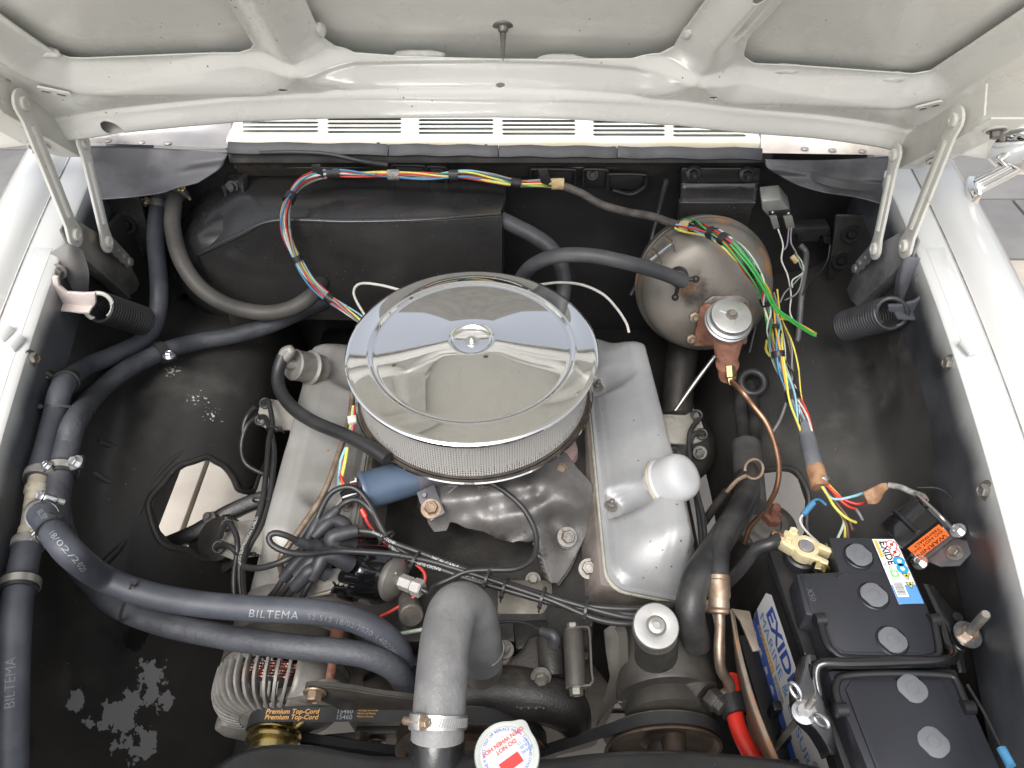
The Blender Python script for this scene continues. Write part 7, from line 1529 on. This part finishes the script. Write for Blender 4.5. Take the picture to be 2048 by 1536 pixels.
bolt(TP(-.022, -.006, .006), bz, .0085, 'brass_clamp', tc); bolt(TP(-.020, .014, .002), bz, .010, 'brass_clamp', tc, washer=False); MB().tube([TP(-.042, 0, -.002), TP(-.028, 0, -.002)], .0082, 16).build('cable_end', 'copper', tc)
MB().lathe([(.0165, -.028), (.021, -.026), (.021, -.014), (.0185, -.012)], pc, bz, 32).build('post_shroud', 'battery_black', tc)
bcb = np.concatenate([[TP(-.036, 0, -.002)], pts([(1545, 1086, .832), (1515, 1096, .822), (1495, 1120, .80), (1470, 1150, .77), (1445, 1172, .74), (1400, 1190, .70)])])
tag(tubeobj('battery_cable', bcb, .0082, 'cable_black', n=16), 'thick black battery cable bending down from the brass terminal', 'cable')
# ---- hold-down bar, J-bolts, wing nut
hd_ = thing('battery_hold_down', 'glossy black battery hold-down bar with wing nut and long stud', 'bracket', BP(.08, .2, .80))
def Hh(px, py, z): return at(px, py, z=z)
MB().tube(smooth([Hh(1886, 1252, .84), Hh(1896, 1290, .842), Hh(1906, 1308, .848), Hh(1890, 1322, .852), Hh(1800, 1325, .853), Hh(1700, 1327, .853), Hh(1650, 1326, .852), Hh(1634, 1334, .848), Hh(1632, 1360, .84), Hh(1640, 1395, .83), Hh(1650, 1408, .82)], .004), .0062, 14).build('bar', 'enamel_black', hd_, smooth=60)
pl2 = [(1605, 1312), (1618, 1307), (1632, 1310), (1634, 1330), (1630, 1348), (1634, 1380), (1650, 1405), (1662, 1440), (1672, 1485), (1676, 1510), (1650, 1514), (1640, 1490), (1622, 1462), (1600, 1440), (1590, 1420), (1586, 1385), (1596, 1350)]
MB().prism([Hh(a, b, .846 - .00028 * max(0, b - 1380)) for a, b in pl2], V(0, 0, -.003)).build('side_plate', 'enamel_black', hd_, bevel=.0012)
MB().ribbon(smooth([Hh(a, b, .842) for a, b in ((1605, 1314), (1597, 1350), (1587, 1385), (1591, 1420), (1602, 1442), (1624, 1464), (1644, 1495), (1652, 1514))], .005), V(-.5, 0, -1), .012, .002).build('plate_lip', 'enamel_black', hd_)
pl3 = [(1846, 1166), (1866, 1170), (1900, 1212), (1926, 1240), (1936, 1262), (1936, 1290), (1928, 1310), (1934, 1345), (1918, 1345), (1908, 1310), (1890, 1265), (1868, 1215)]
MB().prism([Hh(a, b, .846) for a, b in pl3], V(0, 0, -.003)).build('end_plate', 'enamel_black', hd_, bevel=.0012)
MB().lathe([(0, .0), (.006, .0)], Hh(1916, 1234, .8468), bz, 16).build('plate_hole', 'print_black', hd_)
s0 = Hh(1934, 1270, .85); sdv = nrm(Hh(1972, 1228, .915) - s0); MB().lathe([(.0, 0), (.0155, 0), (.0155, .002), (0, .002)], s0, nrm(V(.1, -.1, 1)), 28).build('washer', 'zinc', hd_); bolt(s0 + V(0, 0, .002), nrm(V(.12, -.08, 1)), .0155, 'brown_steel', hd_, washer=False, name='nut'); stud(s0, sdv, .0052, np.linalg.norm(Hh(1972, 1228, .915) - s0), 'dull_steel', hd_, nut=False)
w0 = Hh(1608, 1425, .852); MB().lathe([(.0, 0), (.0125, 0), (.0125, .002), (.008, .0025), (.007, .009), (0, .009)], w0, nrm(V(-.15, -.1, 1)), 28).build('wing_nut_body', 'zinc', hd_)
for s, dd in ((1, V(-.009, .016, .010)), (-1, V(.010, -.014, .008))):
    c = w0 + V(0, 0, .006) + dd; A_, B_ = nrm(dd), nrm(np.cross(dd, V(.6, .4, .3))); B_ = nrm(V(.5, .35, .8))
    MB().tube([c + .0085 * math.cos(a) * A_ + .0052 * math.sin(a) * np.cross(A_, nrm(V(1, .6, -.4))) for a in np.linspace(0, 2 * math.pi, 21)[:-1]], .0024, 8, closed=True).build('wing', 'zinc', hd_, smooth=60)
stud(w0, nrm(V(.25, .22, 1)), .0040, .026, 'dull_steel', hd_, nut=False)
MB().tube([w0 - V(0, 0, .004), Hh(1588, 1448, .80), Hh(1548, 1500, .70), Hh(1520, 1536, .64)], .0036, 10).build('j_bolt', 'dull_steel', hd_)
# ---- rusty heat shield between pump and battery, red cable
hsx = thing('heat_shield', 'rust-stained steel shield standing between battery and steering pump', 'shield', at(1510, 1380, z=.6))
C_ = [[(1468, 1216, .80), (1482, 1300, .795), (1505, 1390, .79), (1535, 1470, .785), (1575, 1560, .78)], [(1460, 1222, .80), (1472, 1300, .79), (1492, 1390, .78), (1520, 1470, .775), (1556, 1560, .77)], [(1462, 1225, .77), (1470, 1310, .74), (1488, 1400, .72), (1512, 1480, .71), (1545, 1560, .70)], [(1464, 1240, .70), (1470, 1320, .66), (1486, 1410, .64), (1506, 1490, .63), (1535, 1570, .62)]]
o = MB().grid(bgrid([[pt(c) for c in r] for r in C_], 24, 40)).build('shield_sheet', 'shield_rust', hsx, smooth=60); solid(o, .003)
MB().prism([at(a, b, z=.81) for a, b in ((1462, 1216), (1500, 1222), (1520, 1300), (1506, 1302), (1480, 1240))], V(0, 0, -.004)).build('shield_top', 'shield_rust', hsx, bevel=.001)
tag(tubeobj('starter_cable', pts([(1460, 1352, .70), (1466, 1390, .70), (1468, 1420, .70), (1478, 1460, .70), (1500, 1505, .70), (1530, 1550, .70)]), .0105, 'cable_red', n=16), 'bright red battery cable dropping beside the heat shield', 'cable')
cbx = thing('cable_bracket_clip', 'small black rubber clip holding the bright red cable', 'clip', pt((1462, 1412, .69)))
MB().lathe([(.012, -.012), (.017, -.011), (.018, 0), (.017, .011), (.012, .012)], pt((1466, 1412, .70)), V(.1, -.6, 0), 24, caps=False).build('clip_body', 'hose_black', cbx)
# ================================================================== voltage regulator
vw = -nrm(ray(1830, 1070)); rw = nrm(V(1, 0, 0) - vw * vw[0]); uw = np.cross(vw, rw)      # how the box sits, judged from its three visible faces
ea_ = nrm(.78 * rw + .62 * uw + .02 * vw); ec_ = .50 * rw - .62 * uw + .60 * vw; ec_ = nrm(ec_ - ea_ * np.dot(ea_, ec_)); eb_ = np.cross(ec_, ea_); S0 = at(1803, 1098, z=.85); LA, LB_, LC = .055, .036, .050
vr = thing('voltage_regulator', 'black voltage regulator box with orange warning label on the inner fender', 'voltage regulator', S0 - V(0, 0, .06))
def VR(a, b, c): return S0 + ea_ * a + eb_ * b + ec_ * c           # a along the label, b out from the base (0 = cover top), c towards the label side
MB().prism([VR(0, 0, 0), VR(LA, 0, 0), VR(LA, 0, -LC), VR(0, 0, -LC)], -eb_ * LB_).build('cover', 'enamel_black', vr, bevel=.004)
MB().tube(smooth([VR(LA * .45, .0, -LC * .95), VR(LA * .48, .002, -LC * .5), VR(LA * .5, .001, -LC * .08)]), .0038, 10).build('pressed_rib', 'enamel_black', vr, smooth=60)
def LF(s, t, e=.0006): return VR(LA * s, -LB_ * t, e)
lb = MB().add([LF(.10, .14), LF(.95, .14), LF(.95, .94), LF(.10, .94)], [(0, 1, 2, 3)]).build('warning_label', 'print_warn', vr, smooth=0)
text('WARNING!', .0105, LF(.90, .76, .0010), -ea_, -eb_, 'print_black', lb)
for k, s_ in enumerate(('DO NOT SHORT', 'TERMINALS')): text(s_, .0072, LF(.90, .48 - .20 * k, .0010), -ea_, -eb_, 'print_black', lb)
MB().prism([VR(.0, -LB_, .004), VR(LA + .008, -LB_, .004), VR(LA + .008, -LB_, -LC), VR(.0, -LB_, -LC)], -eb_ * .003).build('base_plate', 'ear_grey', vr)
MB().tube(smooth([VR(LA + .004, -LB_, .002), VR(LA + .005, -.004, .000), VR(LA + .005, .0, -LC * .5), VR(LA + .004, -.002, -LC - .003), VR(LA + .004, -LB_, -LC - .004)], .003), .0018, 8).build('bail_wire', 'steel', vr)
for q in (VR(LA + .008, -LB_ + .001, .002), VR(.004, -LB_ + .001, .005)): bolt(q, eb_, .011, 'zinc', vr)
bolt(VR(LA * .4, -LB_ * .5, -LC - .002), nrm(-ec_ + eb_), .011, 'zinc', vr)
MB().prism([VR(a, -LB_ - .003, c) for a, c in ((.01, .004), (.055, .004), (.062, .016), (.055, .032), (.035, .036), (.018, .022))], -eb_ * .003).build('mount_ear', 'ear_grey', vr, bevel=.001); bolt(VR(.042, -LB_ - .003, .020), eb_, .0115, 'dull_steel', vr)
# thin black wire along the fender edge and blue butt connector at the bottom
tag(tubeobj('fender_wire', pts([(1835, 975, .85), (1880, 978, .86), (1910, 1005, .86), (1920, 1040, .85)]), .0013, 'cable_black'), 'thin black wire curving over the inner fender above the regulator', 'wire')
o = tubeobj('side_wire', pts([(1935, 1370, .86), (1965, 1420, .87), (1990, 1470, .88), (2005, 1500, .885)]), .0016, 'cable_black'); tag(o, 'thin black wire with blue crimp connector beside the battery', 'wire')
MB().tube(pts([(2003, 1497, .885), (2022, 1532, .888)]), .0046, 12).build('crimp_connector', 'wire_blue', o)

# ================================================================== wiring harness
def bundle(name, label, ctrl, cols, R0, wr, twist=2.0, seed=1, ends=0.0, step=.005):
    """several coloured wires laid loosely round a common path"""
    P = smooth(ctrl, step); rng = random.Random(seed); T, A, B = frames(P); L = np.concatenate([[0], np.cumsum(np.linalg.norm(np.diff(P, axis=0), axis=1))]); s = L / L[-1]
    t = thing(name, label, 'wiring', P[len(P) // 2])
    for k, c in enumerate(cols):
        ph = 2 * math.pi * k / len(cols) + rng.uniform(-.4, .4); rad = R0 * rng.uniform(.55, 1.0); tw = twist * rng.uniform(.6, 1.4); j1, j2 = rng.uniform(0, 6), rng.uniform(0, 6)
        a = ph + tw * 2 * math.pi * s * L[-1] + .5 * np.sin(L * 30 + j1); r = rad * (1 + .25 * np.sin(L * 42 + j2) + ends * (2 * np.abs(s - .5)) ** 6)
        Q = P + A * (r * np.cos(a))[:, None] + B * (r * np.sin(a))[:, None]
        MB().tube(Q, wr * rng.uniform(.9, 1.1), 8).build('wire', 'wire_' + c, t, smooth=60)
    return t, P
def wrap(t, P, px, py, L, r, mt='tape_black', nm='tape_wrap'):
    x, y = topx(P); i = int(np.argmin((x - px) ** 2 + (y - py) ** 2)); T = tangents(P)[i]; rng = random.Random(int(px)); n = 20; A, B = perp(T)
    rows = []
    for h in np.linspace(-L / 2, L / 2, 6): rows.append([P[i] + T * (h + rng.uniform(-.0006, .0006)) + (r + rng.uniform(-.0006, .0006)) * (math.cos(a) * A + math.sin(a) * B) for a in np.arange(n) * 2 * math.pi / n])
    MB().grid(np.array(rows), closed_v=True).build(nm, mt, t, smooth=50)
yW = lambda px, py, y: at(px, py, y=y)
c1 = np.array([yW(745, 665, 1.005), yW(720, 640, 1.02), yW(680, 612, 1.035), yW(640, 580, 1.05), yW(610, 545, 1.06), yW(585, 500, 1.075), yW(571, 455, 1.085), yW(573, 415, 1.10), yW(592, 375, 1.15), yW(620, 355, 1.19), yW(660, 347, 1.205), yW(730, 348, 1.21), yW(800, 350, 1.21), yW(870, 352, 1.21), yW(935, 350, 1.21), yW(990, 358, 1.212), yW(1040, 367, 1.215), yW(1085, 368, 1.215), yW(1115, 368, 1.215)])
t1, P1 = bundle('wiring_harness', 'colourful wire harness along the firewall and down over the heater box', c1, ['red', 'lightblue', 'yellow', 'red', 'white', 'blue', 'pale', 'red', 'grey', 'yellow', 'darkgreen'], .0066, .0017, 1.2, 3)
for px, py, L in ((666, 350, .022), (910, 353, .016), (1030, 366, .018), (581, 398, .018), (597, 519, .010), (655, 596, .012)): wrap(t1, P1, px, py, L, .0095)
wrap(t1, P1, 787, 351, .020, .0092, 'clip_clear', 'clear_clip')
for px, py in ((634, 347), (1088, 355)):
    MB().prism([yW(px - 12, py - 16, 1.195), yW(px + 6, py - 18, 1.195), yW(px + 14, py + 8, 1.195), yW(px + 8, py + 16, 1.195), yW(px - 6, py + 12, 1.195)], V(0, .003, 0)).build('rubber_tab', 'hose_black', t1, bevel=.001)
wrap(t1, P1, 1118, 368, .022, .0100, 'old_tape2', 'tape_remnant')
c2 = np.array([yW(1115, 368, 1.215), yW(1160, 385, 1.21), yW(1200, 408, 1.195), yW(1250, 423, 1.18), yW(1300, 432, 1.16), yW(1340, 445, 1.135), yW(1372, 456, 1.11)])
sl_ = MB().tube(smooth(c2), .0072, 16).build('wiring_loom', 'loom_old', None, smooth=60); tag(sl_, 'cracked black taped loom sagging from the harness to the brake booster', 'wiring')
c3 = np.array([yW(1362, 452, 1.115), yW(1385, 455, 1.09), yW(1410, 462, 1.06), yW(1440, 474, 1.03), yW(1470, 496, 1.005), yW(1498, 530, .99), yW(1518, 565, .985), yW(1532, 600, .985), yW(1545, 640, .965), pt((1553, 690, .85)), pt((1562, 735, .83)), pt((1580, 780, .815)), pt((1598, 825, .805)), pt((1612, 870, .80))])
t3, P3 = bundle('wiring_harness', 'tangled coloured wires crossing the booster and hanging beside the inner fender', c3, ['green', 'blue', 'red', 'yellow', 'lightblue', 'pale', 'orange', 'brown', 'white', 'violet', 'darkgreen', 'red', 'black', 'grey'], .0105, .0016, 2.4, 8)
for px, py, L in ((1424, 467, .014), (1445, 478, .012), (1508, 547, .008), (1535, 600, .010), (1551, 662, .014), (1562, 708, .010), (1592, 790, .016)): wrap(t3, P3, px, py, L, .0105)
wrap(t3, P3, 1375, 456, .024, .0110, 'old_tape2', 'tape_remnant')
for k, (c, d_) in enumerate((('green', 0), ('green', 6))):
    MB().tube(smooth([yW(1460 + d_, 488 - d_ * .5, 1.0), yW(1500 + d_, 535 - d_ * .3, .975), yW(1528 + d_, 580, .965), yW(1550 + d_, 618, .96), yW(1585, 645 - d_, .955), yW(1622, 668 - d_ * .6, .95), yW(1632, 672 - d_, .95)], .005), .0018, 10).build('wire', 'wire_green', t3)
MB().tube(smooth([yW(1553, 652, .97), yW(1560, 638, .965), yW(1580, 640, .96), yW(1610, 655, .955), yW(1632, 668, .95)], .005), .0022, 8).build('wire', 'wire_orange', t3)
MB().tube(smooth([yW(1534, 680, .96), yW(1532, 700, .955), yW(1540, 712, .95)], .005), .0022, 8).build('wire', 'wire_yellow', t3)
rng9 = random.Random(21)
for k in range(9):                                   # stray thin leads beside the main bundle
    c = rng9.choice(('grey', 'black', 'pale', 'violet', 'brown', 'white', 'lightblue', 'yellow')); ox, oy = rng9.uniform(-10, 24), rng9.uniform(-12, 12); j = [rng9.uniform(-9, 9) for _ in range(10)]
    MB().tube(smooth([yW(1530 + ox + j[0], 585 + oy, 1.0), yW(1548 + ox + j[1], 640 + oy, .985), pt((1556 + ox + j[2], 690 + oy, .84)), pt((1570 + ox + j[3], 740 + oy, .825)), pt((1586 + ox * .6 + j[4], 790, .81)), pt((1604 + ox * .3 + j[5], 840, .80)), pt((1616, 880, .80))], .005), .0013, 6).build('wire', 'wire_' + c, t3, smooth=60)
# grey taped trunk and the fan of loose ends
c4 = pts([(1608, 850, .80), (1618, 890, .80), (1628, 930, .80), (1636, 962, .80)]); tr_ = MB().tube(smooth(c4), [*np.interp(np.linspace(0, 1, len(smooth(c4))), [0, .3, 1], [.0095, .012, .0125])], 16).build('wiring_loom', 'tape_grey', None, smooth=60); tag(tr_, 'grey taped wiring trunk leading to the loose coloured wire ends', 'wiring')
wr4 = MB().tube(smooth(pts([(1630, 935, .802), (1637, 962, .80), (1640, 975, .798)])), .0132, 16).build('old_tape_band', 'old_tape', tr_, smooth=60)
le = thing('loose_wires', 'fan of loose yellow, red, blue and brown wires behind the battery', 'wiring', pt((1680, 1010, .78)))
for c, P in (('yellow', [(1640, 968, .80), (1655, 990, .80), (1668, 1012, .80), (1685, 1030, .795), (1700, 1040, .79), (1712, 1045, .785)]), ('yellow', [(1648, 975, .79), (1665, 1005, .785), (1688, 1040, .775), (1690, 1075, .76)]), ('red', [(1646, 962, .805), (1665, 982, .805), (1690, 1000, .80), (1715, 1008, .80), (1735, 1003, .80)]), ('red', [(1648, 962, .80), (1670, 990, .80), (1695, 1012, .795), (1712, 1018, .79)]), ('lightblue', [(1644, 970, .80), (1660, 995, .80), (1680, 998, .80), (1705, 993, .805), (1740, 982, .81)]), ('brown', [(1644, 966, .795), (1668, 1000, .79), (1695, 1035, .785), (1705, 1060, .775)]), ('brown', [(1642, 968, .79), (1672, 1010, .785), (1692, 1045, .775), (1697, 1080, .76)]), ('pale', [(1642, 970, .79), (1668, 1012, .782), (1688, 1040, .775), (1675, 1078, .76)]), ('blue', [(1652, 1010, .78), (1640, 1000, .785), (1630, 1000, .79), (1622, 1008, .79)]), ('orange', [(1650, 962, .805), (1672, 985, .803), (1686, 1000, .80)]), ('grey', [(1712, 1018, .79), (1720, 1030, .79), (1725, 1040, .785)])):
    MB().tube(smooth(pts(P), .004), .0020, 8).build('wire', 'wire_' + c, le, smooth=60)
MB().tube(pts([(1627, 1005, .79), (1606, 1030, .785)]), .0042, 10).build('crimp_connector', 'wire_blue', le); MB().tube(smooth(pts([(1606, 1028, .785), (1600, 1042, .78), (1612, 1062, .775), (1636, 1085, .765)]), .004), .0015, 8).build('wire', 'wire_white', le)
MB().lathe([(.010, -.004), (.0135, -.003), (.0135, .003), (.010, .004)], pt((1642, 962, .80)), V(.3, -.8, -.4), 24, caps=False).build('ring_clip', 'steel', le)
tg = thing('tape_rag', 'brown torn tape remnant on wires leading to the regulator', 'tape', pt((1755, 990, .80)))
rgP = [[(1725, 985, .825), (1745, 975, .83), (1765, 966, .832), (1785, 968, .83)], [(1733, 1000, .82), (1750, 992, .825), (1764, 984, .828), (1780, 975, .828)], [(1735, 1008, .815), (1752, 1008, .818), (1762, 1000, .82), (1764, 990, .822)]]
o = MB().grid(bgrid([[pt(c) for c in r] for r in rgP], 14, 18)).build('tape_piece', 'old_tape', tg, smooth=60); solid(o, .001)
MB().tube(smooth(pts([(1775, 970, .83), (1800, 974, .832), (1825, 985, .83), (1845, 992, .825), (1853, 1002, .82)]), .004), .0040, 10).build('taped_lead', 'clip_clear', tg)
MB().tube(smooth(pts([(1828, 986, .83), (1846, 995, .825), (1852, 1012, .82)]), .004), .0022, 8).build('wire', 'wire_red', tg)
for P in ([(1830, 992, .826), (1822, 1004, .823), (1830, 1020, .818)], [(1850, 998, .823), (1848, 1012, .82), (1842, 1022, .817)]): MB().tube(smooth(pts(P), .003), .0030, 8).build('terminal_sleeve', 'cable_black', tg)
# relay leads and other thin black wires on the right of the firewall
bw = thing('relay_wires', 'thin grey and violet wires twisting down from the relay plugs', 'wiring', yW(1590, 560, 1.12))
for c, P in (('white', [(1556, 458, 1.19), (1566, 490, 1.17), (1563, 520, 1.15), (1575, 550, 1.13), (1582, 590, 1.11), (1580, 625, 1.09), (1592, 650, 1.07)]), ('violet', [(1578, 456, 1.19), (1574, 490, 1.17), (1568, 500, 1.165)]), ('grey', [(1583, 455, 1.19), (1582, 485, 1.17), (1592, 505, 1.16), (1600, 530, 1.14), (1606, 545, 1.13), (1590, 565, 1.12), (1570, 585, 1.1), (1560, 605, 1.09)]), ('pale', [(1590, 505, 1.17), (1604, 525, 1.15), (1606, 545, 1.13), (1585, 560, 1.12), (1585, 575, 1.11)]), ('black', [(1660, 490, 1.18), (1655, 520, 1.16), (1640, 545, 1.14), (1618, 565, 1.12), (1605, 590, 1.1)]), ('grey', [(1606, 545, 1.13), (1600, 575, 1.11), (1590, 590, 1.1), (1570, 600, 1.09)])):
    MB().tube(smooth([yW(a, b, y) for a, b, y in P], .005), .0016, 7).build('wire', 'wire_' + c, bw, smooth=60)
MB().tube([yW(1584, 512, 1.155), yW(1594, 525, 1.145)], .0052, 8).build('tape_remnant', 'old_tape2', bw)
tag(tubeobj('speedometer_cable', [yW(1600, 490, 1.19), yW(1612, 505, 1.18), yW(1610, 535, 1.15), yW(1602, 600, 1.10), yW(1598, 660, 1.06), yW(1590, 720, 1.02), yW(1586, 745, 1.0)], .0055, 'hose_grey2'), 'grey sheathed cable hanging between harness and inner fender', 'cable')
tag(tubeobj('grey_thin_cable', pts([(1573, 805, .80), (1560, 840, .77), (1545, 865, .75)]), .0022, 'wire_grey'), 'thin grey cable slanting off the harness towards the steering hoses', 'cable')
tag(tubeobj('choke_cable', [yW(735, 640, 1.03), yW(712, 600, 1.06), yW(708, 580, 1.07), yW(722, 567, 1.07), yW(760, 570, 1.06), yW(800, 580, 1.05), yW(840, 590, 1.03)], .0024, 'wire_white'), 'thin white cable looping out behind the left rim of the air cleaner', 'cable')
tag(tubeobj('choke_cable', [yW(1075, 570, 1.06), yW(1120, 565, 1.06), yW(1165, 570, 1.06), yW(1205, 588, 1.05), yW(1232, 615, 1.04), yW(1252, 645, 1.03), yW(1258, 665, 1.02)], .0024, 'wire_white'), 'thin white cable arching behind the right rim of the air cleaner', 'cable')
tag(tubeobj('fuel_line', pts([(1530, 560, .80), (1500, 700, .70), (1470, 800, .62)]), .004, 'hose_black'), 'thin dark line slanting down beside the master cylinder', 'pipe')
# white plastic clip with coloured wires beside the air cleaner
pc_ = thing('wire_clip', 'small white plastic clip holding wires at the left of the air cleaner', 'clip', pt((704, 838, .80)))
MB().prism(pts([(694, 832, .818), (712, 829, .818), (713, 843, .815), (696, 846, .815)]), V(0, 0, -.006)).build('clip_body', 'wire_white', pc_, bevel=.001)
for c, dx in (('pink', 6), ('red', 8), ('yellow', 0), ('lightblue', 4)): MB().tube(smooth(pts([(706 + dx * .4, 812, .815), (703 + dx * .6, 836, .812), (699 + dx, 862, .805)]), .004), .0019, 7).build('wire', 'wire_' + c, pc_)

# ================================================================== chrome door mirror
mi = thing('wing_mirror', 'chrome wing mirror on a stalk at the corner of the fender', 'mirror', at(1950, 380, x=.775))
ft = at(1948, 372, z=1.0); hdm = at(2075, 290, z=1.115)
MB().prism([at(a, b, z=1.004) for a, b in ((1936, 350), (1958, 350), (1966, 372), (1966, 388), (1948, 392), (1936, 376))], V(0, 0, -.03)).build('mirror_foot', 'chrome', mi, bevel=.004)
arm0, arm1 = at(1955, 366, z=1.0), at(2060, 312, z=1.06); MB().tube([arm0, (arm0 + arm1) / 2, arm1], [.010, .0095, .009], 20).build('mirror_arm', 'chrome', mi, smooth=60); MB().tube([arm0 + V(.002, -.010, -.008), arm1 + V(.002, -.008, -.008)], .006, 14).build('mirror_arm_rib', 'chrome', mi)
mh = at(2048, 283, z=1.075); ma_ = nrm(V(.55, .75, .35)); MB().lathe([(.0, -.035), (.030, -.033), (.048, -.022), (.056, -.004), (.058, .008), (.056, .012), (.052, .010), (.0, .009)], mh, ma_, 48).build('mirror_head', 'chrome', mi, smooth=50)
